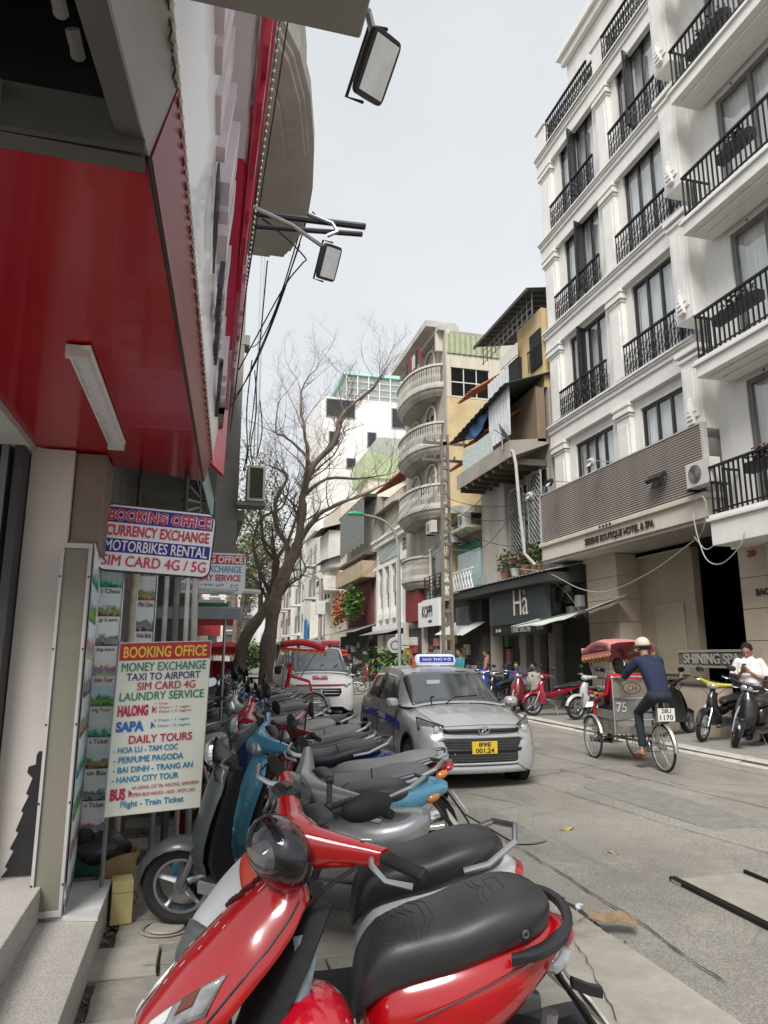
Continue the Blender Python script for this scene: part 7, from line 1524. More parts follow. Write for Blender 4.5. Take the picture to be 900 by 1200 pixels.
b = B(); b.tube([(1.72 - .02, .35 * k / 4 - .0, .835 + .0) for k in range(-8, 9)][0:0] or [(1.83, -.55, .762), (1.855, -.3, .775), (1.86, 0, .78), (1.855, .3, .775), (1.83, .55, .762)], .004, 5); b.obj('bonnet_seam', BLK, tx)
for s in (1, -1): B().tube([(1.0, s * .70, .955), (1.4, s * .68, .90), (1.70, s * .60, .815), (1.80, s * .50, .775)], .004, 4).obj('bonnet_seam', BLK, tx)
B().cb((1.0, .10, 1.0), (.05, .12, .012), (0, .3, .3)).obj('dry_leaf', M((.45, .16, .06), .8), tx)
# roof sign
B().loft([sring((0, 0, z), (0, 1, 0), (1, 0, 0), w_, d_, 5, 20) for z, w_, d_ in ((1.50, .30, .09), (1.56, .33, .10), (1.64, .31, .075), (1.665, .27, .05))]).obj('roof_sign', M((.62, .66, .78), .3, emit=.15), tx, smooth=True)
for s in (1,): B().cb((.098, 0, 1.588), (.008, .55, .085), (0, -.25, 0)).obj('sign_panel', M((.02, .04, .45), .3), tx); text('SAO THỦ ĐÔ', .46, .05, (.106, 0, 1.592), (0, 1, 0), (-.25, 0, 1), M((.8, .8, .85), .4), tx, off=.02, d=.002, world=False)
B().bx(-.10, .02, -.37, -.31, 1.50, 1.60).obj('sign_lamp', M((.5, .12, .02), .4), tx)
# --- ambulance ---------------------------------------------------------------------------
am = thing('ambulance', 'white ambulance van with red roof light bar behind a red cyclo hood', 'ambulance', (3.25, 21.0, .01), R(-92))
AW = M((.78, .78, .78), .3, var=.03, coat=.5)
st_ = [(2.55, .60, .55, .66, .34), (2.53, .75, .68, .78, .25), (2.42, .88, .82, .94, .22), (2.2, .945, .98, 1.10, .22), (1.9, .96, 1.08, 1.2, .22), (1.5, .96, 1.14, 1.24, .22), (-2.3, .96, 1.16, 1.2, .22), (-2.5, .92, 1.1, 1.15, .3)]
carbody(am, 5.1, .96, st_, AW, (1.75, -1.5), .34); B().bx(-2.4, 2.35, -.8, .8, .22, .35).obj('underbody', BLKM, am)
for ax in (1.75, -1.5):
    for s in (1, -1): carwheel(am, ax, s * .83, .34, s, .2, 6); B().lathe([(.38, -.02), (.39, .0), (.38, .1)] if s > 0 else [(.38, .02), (.39, 0), (.38, -.1)], (ax, s * .83, .345), 'y', 20).obj('wheel_arch', BLKM, am)
gs = [(2.0, .84, 1.12, .76, 1.19), (1.6, .88, 1.12, .74, 1.48), (1.2, .89, 1.12, .72, 1.80), (.9, .89, 1.12, .72, 1.89), (0, .89, 1.12, .72, 1.92), (-2.2, .89, 1.12, .70, 1.90), (-2.45, .86, 1.1, .66, 1.5), (-2.52, .84, 1.1, .64, 1.2)]
GA = greenhouse(am, gs, AW); gpatch(am, GA, 'windscreen', M((.10, .13, .14), .05, var=.5, scale=2, coat=1), [(.12, -.64), (2.2, -.53), (2.2, .53), (.12, .64)], .01, 10, 12)
for s in (1, -1):
    gpatch(am, GA, 'side_window', CGL, [(1.0, s * .93), (2.5, s * .6), (3.6, s * .6), (3.6, s * .95)], .008, 6, 6); gpatch(am, GA, 'side_window', CGL, [(3.75, s * .95), (3.75, s * .6), (4.6, s * .6), (4.6, s * .95)], .008, 6, 6)
    B().loft([sring((1.55 + dx, s * 1.05, 1.25), (0, 1, 0), (0, 0, 1), a, c, 3, 12) for dx, a, c in ((-.05, .09, .12), (.03, .09, .12), (.07, .05, .08))]).obj('mirror', BLK, am, smooth=True)
    b = B(); b.grid([[(x, s * .972, z) for z in (.70, .82)] for x in (-2.2, -1, 0, 1, 1.9)]); b.obj('red_stripe', M((.5, .02, .03), .4), am, solid=.004)
    b = B(); rows = []
    for k in range(7):
        f = k / 6; y = lerp(.62, .90, f); rows.append([(2.50 - .28 * f * f - .06 * q, s * y, lerp(.70 + .03 * f, .86 + .10 * f, q)) for q in (0, .5, 1)])
    b.grid(rows).obj('headlight', HLM, am, smooth=True, solid=.02)
    B().tube([(1.98, s * .2, 1.16), (1.75, s * .2 + .35, 1.40)], .012, 5).obj('wiper', BLK, am)
    B().lathe([(.001, .01), (.05, .01), (.06, 0)], (2.50, s * .62, .42), 'x', 14).obj('fog_lamp', HLM, am)
def strip2(x, rows_, name, mat): b = B(); b.grid([[(x - .10 * y * y - .12 * y ** 4, y, z) for y in [lerp(y0, y1, k / 12) for k in range(13)]] for z, y0, y1 in rows_]); return b.obj(name, mat, am, smooth=True, solid=.012)
strip2(2.575, [(.60, -.48, .48), (.70, -.54, .54), (.80, -.52, .52)], 'grille', BLK); strip2(2.60, [(.655, -.5, .5), (.675, -.5, .5)], 'grille_bar', CHR); strip2(2.60, [(.735, -.5, .5), (.75, -.5, .5)], 'grille_bar', CHR); emblem(am, (2.62, 0, .71), .07)
strip2(2.53, [(.30, -.5, .5), (.36, -.52, .52), (.42, -.5, .5)], 'lower_grille', BLK); B().bx(2.58, 2.60, -.26, .26, .44, .55).obj('number_plate', M((.66, .66, .64), .4), am); text('29A-850.12', .44, .075, (2.602, 0, .495), (0, 1, 0), (0, 0, 1), BLK, am, off=.02, d=.002, world=False, name='plate_lettering')
strip2(2.50, [(.86, -.62, .62), (.90, -.66, .66)], 'bonnet_stripe', M((.5, .02, .03), .4))
q = B(); q.cb((2.27, 0, 1.075), (.16, .40, .012), (0, .42, 0)); q.obj('emblem_print', M((.6, .12, .14), .5), am)
q = B(); q.cb((2.28, 0, 1.083), (.15, .04, .014), (0, .42, 0)).cb((2.28, 0, 1.084), (.04, .15, .014), (0, .42, 0)); q.obj('cross', M((.72, .7, .7), .4), am)
B().loft([sring((.95, y, 1.99), (1, 0, 0), (0, 0, 1), .12, .07, 3, 12) for y in (-.72, -.70, .70, .72)]).obj('light_bar', M((.42, .012, .02), .15, coat=1, emit=.1), am, smooth=True)
B().loft([sring((.96, y, 1.99), (1, 0, 0), (0, 0, 1), .125, .075, 3, 12) for y in (-.18, .18)]).obj('light_bar_centre', M((.5, .5, .5), .3), am, smooth=True)
for s in (1, -1): B().bx(.88, 1.0, s * .45 - .04, s * .45 + .04, 1.88, 1.93).obj('bar_foot', BLK, am)
# ================================================================ PEOPLE AND CYCLOS
def limb(b, pts, rs, n=10):
    b.tube(pts, rs, n)
    for p, r_ in zip(pts, rs): b.ell(p, (r_, r_, r_), n, 8)
    return b
def hand(b, w, dr, pn, s=1.0, curl=.8):
    """palm at wrist w pointing along dr, palm normal pn, with five fingers"""
    w, dr, pn = Vector(w), Vector(dr).normalized(), Vector(pn).normalized(); sd = dr.cross(pn).normalized(); pc = w + dr * .045 * s
    m = Matrix((sd, dr, pn)).transposed().to_4x4(); b.add([tuple(pc + (m @ (Vector(v)))) for v in [(.04 * s * x, .05 * s * y, .016 * s * z) for x in (-1, 1) for y in (-1, 1) for z in (-1, 1)]], [(0, 1, 3, 2), (4, 6, 7, 5), (0, 4, 5, 1), (2, 3, 7, 6), (0, 2, 6, 4), (1, 5, 7, 3)])
    for k in range(4):
        o = pc + dr * .045 * s + sd * (.030 - .02 * k) * s; l = [.068, .076, .070, .055][k] * s; a = o + (dr * math.cos(curl * .4) + pn * math.sin(curl * .4)) * l * .5; c = a + (dr * math.cos(curl * 1.2) + pn * math.sin(curl * 1.2)) * l * .35; e = c + (dr * math.cos(curl * 2) + pn * math.sin(curl * 2)) * l * .3
        limb(b, [o, a, c, e], [.0095 * s, .009 * s, .008 * s, .0065 * s], 6)
    o = pc - dr * .02 * s + sd * .038 * s; limb(b, [o, o + (sd * .7 + dr * .7) * .035 * s, o + (sd * .3 + dr * .9 + pn * .3) * .06 * s], [.012 * s, .010 * s, .008 * s], 6)
def head(t, c, f, s=1.0, skin=SKIN, hair=(.012, .010, .009), cap=None, face=True, long=False):
    """head centred on c, facing f"""
    c = Vector(c); f = Vector(f).normalized(); sd = Vector((0, 0, 1)).cross(f).normalized(); up = f.cross(sd); m = Matrix((f, sd, up)).transposed().to_4x4(); m.translation = c
    def T(b): b.v = [tuple(m @ (Vector(v) * s)) for v in b.v]; return b
    b = B().ell((0, 0, .02), (.095, .078, .108), 18, 12).ell((.025, 0, -.055), (.062, .055, .055), 12, 8).ell((.055, 0, -.085), (.03, .028, .022), 8, 6)
    b.ell((.098, 0, -.012), (.018, .013, .024), 8, 6, (0, .3, 0)).ell((.085, 0, .03), (.02, .05, .012), 8, 6)
    for q in (1, -1): b.ell((-.005, q * .080, -.0), (.02, .011, .03), 8, 6)
    b.tube([(-.02, 0, -.05), (-.03, 0, -.14)], [.055, .058], 12)
    o = T(b).obj('head', skin, t, smooth=True, remesh=.006 * s)
    if face:
        for q in (1, -1): T(B().ell((.086, q * .030, .012), (.010, .015, .007), 8, 6)).obj('eye', M((.5, .48, .45), .3), o, smooth=True); T(B().ell((.095, q * .030, .012), (.004, .006, .006), 6, 4)).obj('pupil', BLK, o); T(B().ell((.092, q * .032, .036), (.006, .020, .004), 8, 4)).obj('eyebrow', M(hair, .8), o)
        T(B().ell((.085, 0, -.052), (.010, .024, .006), 8, 6)).obj('mouth', M((.25, .08, .07), .5), o)
    b = B().ell((-.018, 0, .042), (.098, .088, .100), 18, 12)
    b.f = [q for q in b.f if not all(b.v[i][2] < -.01 for i in q) and not all(b.v[i][0] > .045 and b.v[i][2] < .085 for i in q)]
    if long: b.ell((-.06, 0, -.04), (.05, .085, .12), 12, 8)
    T(b).obj('hair', M(hair, .9, var=.3, scale=30, bump=.5), t, smooth=True, solid=.008, ang=80)
    if cap:
        b = B().ell((-.012, 0, .045), (.116, .100, .108), 18, 12); b.f = [q for q in b.f if min(b.v[i][2] for i in q) > .012]; T(b).obj('cap', M(cap, .8, var=.1), t, smooth=True, solid=.006, ang=80)
        T(B().loft([sring((.08 + x, 0, .045 - x * .15), (0, 1, 0), (0, 0, 1), w_, .004, 2.5, 12) for x, w_ in ((0, .075), (.04, .07), (.07, .045), (.08, .01))])).obj('cap_brim', M(cap, .8), t, smooth=True)
    return o
def torso(b, pel, che, neck, rv, wp=.155, wc=.18, ws=.17, dp=.11, dc=.115, belly=0, sl=1):
    pel, che, neck, rv = Vector(pel), Vector(che), Vector(neck), Vector(rv).normalized(); up = (neck - pel).normalized(); fw = up.cross(rv).normalized() * 1.0
    rings = []
    for f, w_, d_, off in ((-.10, wp * .9, dp * .95, 0), (0, wp, dp, 0), (.25, wp * 1.0, dp * (1 + belly * .9), belly * .05), (.5, lerp(wp, wc, .6), dc * (1 + belly * .8), belly * .045), (.72, wc, dc, 0), (.88, ws, dc * .85, 0), (.97, ws * .62, dc * .65, 0), (1.03, .07, .065, 0)):
        c = pel.lerp(che, f / .6) if f < .6 else che.lerp(neck, (f - .6) / .4); rings.append(sring(c - fw * off, rv, fw, w_, d_, 2.5, 18))
    return b.loft(rings)
def shoe(b, a, dr, s=1.0): a, dr = Vector(a), Vector(dr).normalized(); sd = Vector((0, 0, 1)).cross(dr); b.loft([sring(a + dr * x * s + Vector((0, 0, z)), sd, (0, 0, 1), w_ * s, h_ * s, 2.6, 10) for x, z, w_, h_ in ((-.07, -.02, .03, .03), (-.04, -.015, .04, .045), (.04, -.025, .042, .04), (.12, -.035, .045, .028), (.17, -.04, .03, .018))])
def skinmat(c): return M(c, .55, var=.1, scale=18)
# man with a phone -----------------------------------------------------------------------
pm = thing('person', 'heavyset man in white polo shirt and dark trousers looking down at a phone', 'person', (10.12, 11.35, .115), R(214), None)
SH = M((.74, .73, .74), .8, var=.06, scale=10, bump=.5); TR = M((.02, .02, .024), .8, var=.2)
b = B(); torso(b, (0, 0, .92), (.0, 0, 1.22), (.02, 0, 1.50), (0, 1, 0), .19, .215, .19, .15, .145, .5)
for s in (1, -1): limb(b, [(.0, s * .19, 1.42), (.0, s * .25, 1.30), (.03, s * .28, 1.18)], [.075, .078, .078])
b.obj('shirt', SH, pm, smooth=True, remesh=.012)
B().tube([(.07, -.06, 1.49), (.09, 0, 1.46), (.07, .06, 1.49), (-.05, .07, 1.53), (-.07, 0, 1.54), (-.05, -.07, 1.53), (.07, -.06, 1.49)], .014, 8).obj('collar', SH, pm, smooth=True)
b = B()
for s in (1, -1): limb(b, [(0, s * .10, .92), (.01, s * .11, .5), (-.01, s * .12, .10)], [.115, .078, .06])
b.ell((0, 0, .92), (.145, .19, .10), 14, 8).obj('trousers', TR, pm, smooth=True, remesh=.014)
b = B()
for s in (1, -1): shoe(b, (0, s * .12, .05), (1, 0, 0))
b.obj('shoes', BLKM, pm, smooth=True)
SK1 = skinmat((.40, .20, .13)); b = B()
for s in (1, -1):
    w_ = (.30, s * .055, 1.25); limb(b, [(.03, s * .28, 1.20), (.06, s * .29, 1.10), (.19, s * .17, 1.15), w_], [.048, .046, .038, .027]); hand(b, w_, (.75, -s * .45, .45), (-.2, -s * .8, .4), 1.0, 1.0)
b.obj('arms', SK1, pm, smooth=True, remesh=.007)
head(pm, (.06, 0, 1.62), (.93, .0, -.38), 1.12, SK1)
o = thing('phone', 'dark phone held in both hands by the man in white', 'phone', tuple(WM[pm.name] @ Vector((.39, 0, 1.33))), R(214)); B().cb((0, 0, 0), (.012, .075, .15), (0, -.7, 0)).obj('case', BLK, o, bev=.004); B().cb((-.007, 0, -.001), (.004, .066, .135), (0, -.7, 0)).obj('screen', M((.05, .06, .08), .1, coat=1), o)
o = thing('cigarette', 'white cigarette between the lips of the man with the phone', 'cigarette', tuple(WM[pm.name] @ Vector((.145, .0, 1.555))), R(214)); B().tube([(0, 0, 0), (.07, .02, -.03)], .004, 6).obj('stick', WHT, o)
# cyclo ------------------------------------------------------------------------------------
def spokewheel(t, x, y, Rw, n=18, tyre=.022, det=True):
    q = B().lathe([(Rw - tyre * 1.6, -tyre * .6), (Rw - tyre, -tyre), (Rw, -tyre * .4), (Rw, tyre * .4), (Rw - tyre, tyre), (Rw - tyre * 1.6, tyre * .6), (Rw - tyre * 1.6, -tyre * .6)], (x, y, Rw), 'y', 36).obj('wheel', RUB, t, smooth=True)
    B().lathe([(Rw - .035, -.014), (Rw - .05, -.011), (Rw - .05, .011), (Rw - .035, .014)], (x, y, Rw), 'y', 36).obj('rim', M((.62, .60, .55), .3, .7), q, smooth=True)
    b = B()
    for k in range(n if det else 8): a = 6.283 * k / (n if det else 8); d = Vector((math.cos(a), 0, math.sin(a))); c = Vector((x, y, Rw)); b.tube([c + Vector((0, .03 * (1 if k % 2 else -1), 0)) + d.cross(Vector((0, 1, 0))) * .015, c + d * (Rw - .05)], .0028, 4, cap=False)
    b.obj('spokes', ALU, q, kind='stuff'); B().lathe([(.001, -.05), (.03, -.05), (.022, -.03), (.022, .03), (.03, .05), (.001, .05)], (x, y, Rw), 'y', 12).obj('hub', STEEL, q, smooth=True)
    return q
def cyclo(label, loc, rz, det=True, roof=(.50, .10, .12), num='75', cush=(.55, .01, .02), group=None, fold=False, plate_=True, valance=(.55, .40, .05)):
    t = thing('cyclo', label, 'cyclo', loc, rz, group); MT = M((.42, .41, .38), .4, .75, var=.25, scale=6, dirt=.35, dcol=(.15, .13, .1)); Rw = .335
    spokewheel(t, 0, 0, Rw, 20, det=det)
    for s in (1, -1): spokewheel(t, 1.50, s * .37, Rw, 18, det=det)
    def fender(x, y, a0, a1, nm): b = B(); b.loft([sring((x + (Rw + .03) * math.cos(a), y, Rw + (Rw + .03) * math.sin(a)), (0, 1, 0), (math.cos(a), 0, math.sin(a)), .032, .005, 2.5, 8, bow=.012) for a in [R(lerp(a0, a1, k / 10)) for k in range(11)]]); b.obj(nm, MT, t, smooth=True)
    fender(0, 0, 60, 185, 'rear_fender')
    for s in (1, -1): fender(1.50, s * .37, 30, 165, 'front_fender')
    b = B().tube([(0, .05, Rw), (.25, .03, .42), (.55, 0, .36), (1.2, 0, .34), (1.5, 0, Rw)], .02, 8).tube([(0, -.05, Rw), (.25, -.03, .42)], .014, 8).tube([(.18, 0, .38), (.10, 0, .95)], .018, 8).tube([(.02, .04, Rw), (.12, 0, .80)], .012, 6).tube([(.02, -.04, Rw), (.12, 0, .80)], .012, 6).tube([(.14, 0, .82), (.5, 0, .80), (.82, 0, .55)], .018, 8).tube([(1.5, -.40, Rw), (1.5, .40, Rw)], .018, 8)
    b.tube([(.82, -.28, .44), (1.7, -.28, .44)], .016, 8).tube([(.82, .28, .44), (1.7, .28, .44)], .016, 8); b.obj('frame', MT, t, smooth=True)
    b = B().tube([(.9, -.3, .40), (1.0, -.3, .30), (1.4, -.3, .30), (1.5, -.3, Rw)], .012, 6).tube([(.9, .3, .40), (1.0, .3, .30), (1.4, .3, .30), (1.5, .3, Rw)], .012, 6); b.obj('leaf_spring', BLKM, t)
    B().lathe([(.001, -.01), (.08, -.01), (.085, 0), (.08, .01), (.001, .01)], (.35, .05, .32), 'y', 20).obj('chainring', STEEL, t, smooth=True); B().tube([(.35, .05, .40), (0, .05, .39)], .005, 4).tube([(.35, .05, .24), (0, .05, .29)], .005, 4).obj('chain', BLK, t)
    B().tube([(.35, .06, .32), (.40, .09, .17), (.40, .16, .165)], .011, 6).tube([(.35, -.06, .32), (.30, -.09, .47), (.30, -.16, .475)], .011, 6).obj('crank', MT, t); B().bx(.36, .44, .13, .21, .155, .175).bx(.26, .34, -.21, -.13, .465, .485).obj('pedal', BLK, t)
    # seat box (rear panel faces the rider)
    B().bx(.80, .83, -.31, .31, .66, .98).obj('back_panel', MT, t); B().bx(.80, .83, -.31, .31, .985, 1.28).obj('back_panel', M((.40, .37, .31), .35, .6, var=.15, dirt=.2), t)
    B().tube([(.79, -.33, .44), (.79, -.33, 1.32)], .017, 8).tube([(.79, .33, .44), (.79, .33, 1.32)], .017, 8).tube([(.79, -.33, .985), (.79, .33, .985)], .014, 8).tube([(.79, -.33, .66), (.79, .33, .66)], .012, 8).tube([(.78, -.36, 1.30), (.74, 0, 1.32), (.78, .36, 1.30)], .016, 8).obj('panel_frame', CHR, t, smooth=True)
    B().bx(.795, 1.5, -.30, .30, .45, .655).obj('seat_box', M((.30, .28, .25), .45, .6, var=.4, scale=9, dirt=.5), t); B().bx(.79, .795, -.28, .28, .56, .65).obj('ornament_plate', M((.5, .5, .48), .3, .7, var=.4, scale=25), t)
    C_ = M(cush, .5, var=.15); B().loft([sring((x, 0, .70), (0, 1, 0), (0, 0, 1), .28, .05, 4, 16) for x in (.86, .9, 1.4, 1.46)]).obj('seat_cushion', C_, t, smooth=True)
    B().loft([sring((.87 + .04 * k, 0, z), (0, 1, 0), (1, 0, 0), .30, .05, 4, 16) for k, z in enumerate((.74, 1.0, 1.25, 1.36))]).obj('back_cushion', C_, t, smooth=True)
    for s in (1, -1): B().tube([(.86, s * .33, 1.34), (.95, s * .35, 1.05), (1.4, s * .35, .92), (1.5, s * .33, .6)], .024, 8).obj('arm_rest', C_, t, smooth=True); B().bx(.86, 1.45, s * .31 - .006, s * .31 + .006, .66, .80).obj('side_panel', MT, t)
    B().tube([(1.5, -.25, .45), (1.9, -.22, .22), (1.95, .22, .22), (1.5, .25, .45)], .014, 8).obj('foot_rest', MT, t); B().bx(1.6, 1.93, -.2, .2, .225, .24).obj('foot_board', MT, t)
    if num: text(num, .17, .15, (.785, .20, .85), (0, -1, 0), (0, 0, 1), M((.42, .55, .48), .5), t, off=.01, d=.002, world=False); text('CH', .15, .09, (.798, .0, 1.14), (0, -1, 0), (0, 0, 1), M((.14, .02, .02), .5), t, d=.003, world=False); b = B(); b.tube([(.796, .15 * math.cos(a), 1.14 + .085 * math.sin(a)) for a in [k * .524 for k in range(13)]], .005, 5, cap=False); b.obj('logo_ring', M((.14, .02, .02), .5), t)
    B().loft([sring((x, 0, z), (0, 1, 0), (0, 0, 1), w_, h_, 2.5, 12) for x, z, w_, h_ in ((-.06, 1.0, .09, .025), (.02, 1.0, .10, .03), (.12, 1.0, .06, .025), (.2, 1.0, .025, .02))]).obj('saddle', BLK, t, smooth=True); B().tube([(-.02, .05, .97), (-.02, .05, .88), (.08, 0, .9)], .008, 6).tube([(-.02, -.05, .97), (-.02, -.05, .88), (.08, 0, .9)], .008, 6).obj('saddle_spring', CHR, t)
    if plate_:
        B().bx(-.16, -.15, -.13, .13, .72, .90).obj('number_plate', M((.62, .62, .58), .4), t)
        text('28U', .15, .06, (-.161, 0, .862), (0, -1, 0), (0, 0, 1), BLK, t, off=.02, d=.001, world=False, name='plate_lettering'); text('1170', .2, .07, (-.161, 0, .772), (0, -1, 0), (0, 0, 1), BLK, t, off=.02, d=.001, world=False, name='plate_lettering')
        B().tube([(-.15, .1, .74), (.05, .06, .75)], .007, 5).tube([(-.15, -.1, .74), (.05, -.06, .75)], .007, 5).tube([(-.15, .1, .74), (0, .06, Rw)], .006, 5).obj('plate_bracket', MT, t)
    # hood
    RF = M(roof, .75, var=.1, scale=4, bump=.2); rows = []
    x0, x1 = (.70, 1.75) if not fold else (.9, 1.8)
    zr = 1.86
    for i in range(9):
        u = i / 8; x = lerp(x0, x1, u); z = zr + .05 * math.sin(math.pi * u) - .10 * max(0, u - .55) / .45
        rows.append([(x, .37 * v, z - .05 * abs(v) ** 2.5 - (.0 if abs(v) < .98 else .10)) for v in (-1, -.97, -.6, 0, .6, .97, 1)])
    B().grid(rows).obj('hood', RF, t, smooth=True, solid=.01, ang=60)
    # drop cloth and scalloped valance
    dr = [[(x1 + .02 - .05 * k, .37 * v, zr - .10 - .17 * k) for v in (-1, -.5, 0, .5, 1)] for k in range(2)]; B().grid(dr).obj('hood_front', RF, t, solid=.01)
    def val(p, q, nm): 
        p, q = Vector(p), Vector(q); b = B(); rws = []
        for i in range(33): f = i / 32; a = p.lerp(q, f); rws.append([a, a - Vector((0, 0, .05 + .035 * abs(math.sin(f * 8 * math.pi))))])
        b.grid(rws); b.obj('valance', RF, t, solid=.006); b = B(); b.tube([r_[1] for r_ in rws], .011, 5); b.obj('fringe', M(valance, .8, var=.3), t)
    val((x0, .372, zr - .14), (x1, .372, zr - .22), 'a'); val((x0, -.372, zr - .14), (x1, -.372, zr - .22), 'b'); val((x1 + .02, -.37, zr - .25), (x1 + .02, .37, zr - .25), 'c')
    for s in (1, -1): B().tube([(.86, s * .35, 1.30), (.80, s * .36, zr - .08)], .008, 6).tube([(1.15, s * .36, .95), (1.62, s * .36, zr - .16)], .008, 6).tube([(1.15, s * .36, .95), (.82, s * .36, zr - .1)], .007, 6).obj('hood_strut', ALU, t)
    return t
CL = (6.575, 9.20, .012); CRZ = R(84)
cy = cyclo('cyclo with dusty red hood and metal back numbered 75 ridden up the street', CL, CRZ, roof=(.56, .20, .21))
W0 = Matrix.Translation(CL) @ Euler((0, 0, CRZ)).to_matrix().to_4x4()
rd = thing('person', 'cyclo rider in navy shirt and pale cap pedalling with his back to the camera', 'person', CL, CRZ)
NV = M((.012, .020, .055), .85, var=.2, scale=14, bump=.7); DT = M((.014, .022, .030), .85, var=.2, scale=12, bump=.4); SK2 = skinmat((.33, .17, .11))
b = B(); torso(b, (.0, 0, 1.08), (.10, 0, 1.38), (.27, 0, 1.62), (0, 1, 0), .155, .19, .18, .115, .12)
for s in (1, -1): limb(b, [(.24, s * .17, 1.56), (.38, s * .25, 1.42), (.47, s * .27, 1.34)], [.075, .065, .06])
b.obj('shirt', NV, rd, smooth=True, remesh=.012)
b = B()
limb(b, [(.0, .09, 1.06), (.42, .12, .80), (.39, .11, .34)], [.105, .075, .055]); limb(b, [(.0, -.09, 1.06), (.38, -.13, 1.02), (.28, -.13, .62)], [.105, .075, .055])
b.ell((-.01, 0, 1.06), (.13, .165, .10), 12, 8).obj('trousers', DT, rd, smooth=True, remesh=.013)
b = B()
for s, kx, kz in ((1, .38, .27), (-1, .27, .57)):
    limb(b, [(kx + .01, s * .12, kz + .09), (kx, s * .12, kz - .01)], [.036, .034]); b.loft([sring((kx + x, s * .14, kz - .05 + z), (0, 1, 0), (0, 0, 1), w_, h_, 2.6, 10) for x, z, w_, h_ in ((-.06, .01, .028, .03), (-.02, .01, .035, .04), (.08, -.01, .042, .03), (.15, -.02, .04, .018), (.18, -.025, .02, .01))])
    for k in range(5): limb(b, [(kx + .15, s * (.14) + (k - 2) * .016, kz - .07), (kx + .19 - .006 * abs(k - 2), s * .14 + (k - 2) * .017, kz - .078)], [.011, .008], 6)
b.obj('feet', SK2, rd, smooth=True, remesh=.006)
b = B()
for s, kx, kz in ((1, .38, .27), (-1, .27, .57)): b.loft([sring((kx + x, s * .14, kz - .095), (0, 1, 0), (0, 0, 1), w_, .01, 2.6, 10) for x, w_ in ((-.08, .03), (0, .04), (.12, .048), (.20, .03))])
b.obj('sandals', M((.1, .05, .03), .8), rd, smooth=True)
b = B()
for s in (1, -1):
    w_ = (.71, s * .22, 1.30); limb(b, [(.46, s * .27, 1.34), (.50, s * .275, 1.30), w_], [.044, .042, .028]); hand(b, w_, (.8, 0, .1), (.1, 0, -1), 1.0, 1.1)
b.obj('arms', SK2, rd, smooth=True, remesh=.007)
head(rd, (.38, 0, 1.76), (.98, .12, -.1), 1.05, SK2, hair=(.03, .028, .025), cap=(.60, .50, .38))
# passenger: dark hair showing above the red seat
ps = thing('person', 'dark haired passenger seated in the cyclo, only hair and shoulders showing over the seat', 'person', CL, CRZ)
b = B(); torso(b, (1.05, .10, .80), (1.02, .10, 1.08), (1.02, .10, 1.32), (0, 1, 0), .15, .17, .16, .10, .11)
for s in (1, -1): limb(b, [(1.02, .10 + s * .16, 1.27), (1.08, .10 + s * .19, 1.05), (1.2, .10 + s * .15, .92)], [.06, .05, .045])
b.obj('shirt', M((.10, .02, .03), .8), ps, smooth=True, remesh=.014)
b = B(); [limb(b, [(1.08, .1 + s * .08, .82), (1.5, .1 + s * .09, .82), (1.62, .1 + s * .09, .42), (1.64, .1 + s * .09, .32)], [.09, .065, .045, .04]) for s in (1, -1)]; b.obj('trousers', DT, ps, smooth=True, remesh=.014)
b = B(); [hand(b, (1.2, .1 + s * .15, .92), (.8, -s * .5, 0), (0, 0, -1)) for s in (1, -1)]; b.obj('hands', SKIN, ps, smooth=True, remesh=.007)
b = B(); [shoe(b, (1.66, .1 + s * .09, .29), (1, 0, 0)) for s in (1, -1)]; b.obj('shoes', BLKM, ps, smooth=True)
head(ps, (1.03, .10, 1.47), (1, 0, 0), .98, SKIN, long=True)
# distant cyclos with folded-out red hoods
GC = 'cyclos with bright red hoods waiting down the street'
RC = (.48, .02, .025)
cyclo('waiting cyclo with scarlet hood right in front of the ambulance windscreen', (1.25, 17.3, .12), R(-8), False, RC, None, (.5, .01, .02), GC, plate_=False)
cyclo('waiting cyclo with scarlet hood between the two tree trunks on the left', (.95, 22.0, .12), R(-100), False, RC, None, (.5, .01, .02), GC, plate_=False)
cyclo('waiting cyclo with scarlet hood just right of the ambulance, farther back', (6.6, 29.5, .01), R(170), False, RC, None, (.5, .01, .02), GC, plate_=False)
cyclo('farthest waiting cyclo, left of the trees behind the parked motorbikes', (.55, 24.5, .12), R(-95), False, RC, None, (.5, .01, .02), GC, plate_=False)
cyclo('waiting cyclo with scarlet hood behind the taxi rear window line', (7.4, 32.0, .01), R(165), False, RC, None, (.5, .01, .02), GC, plate_=False)
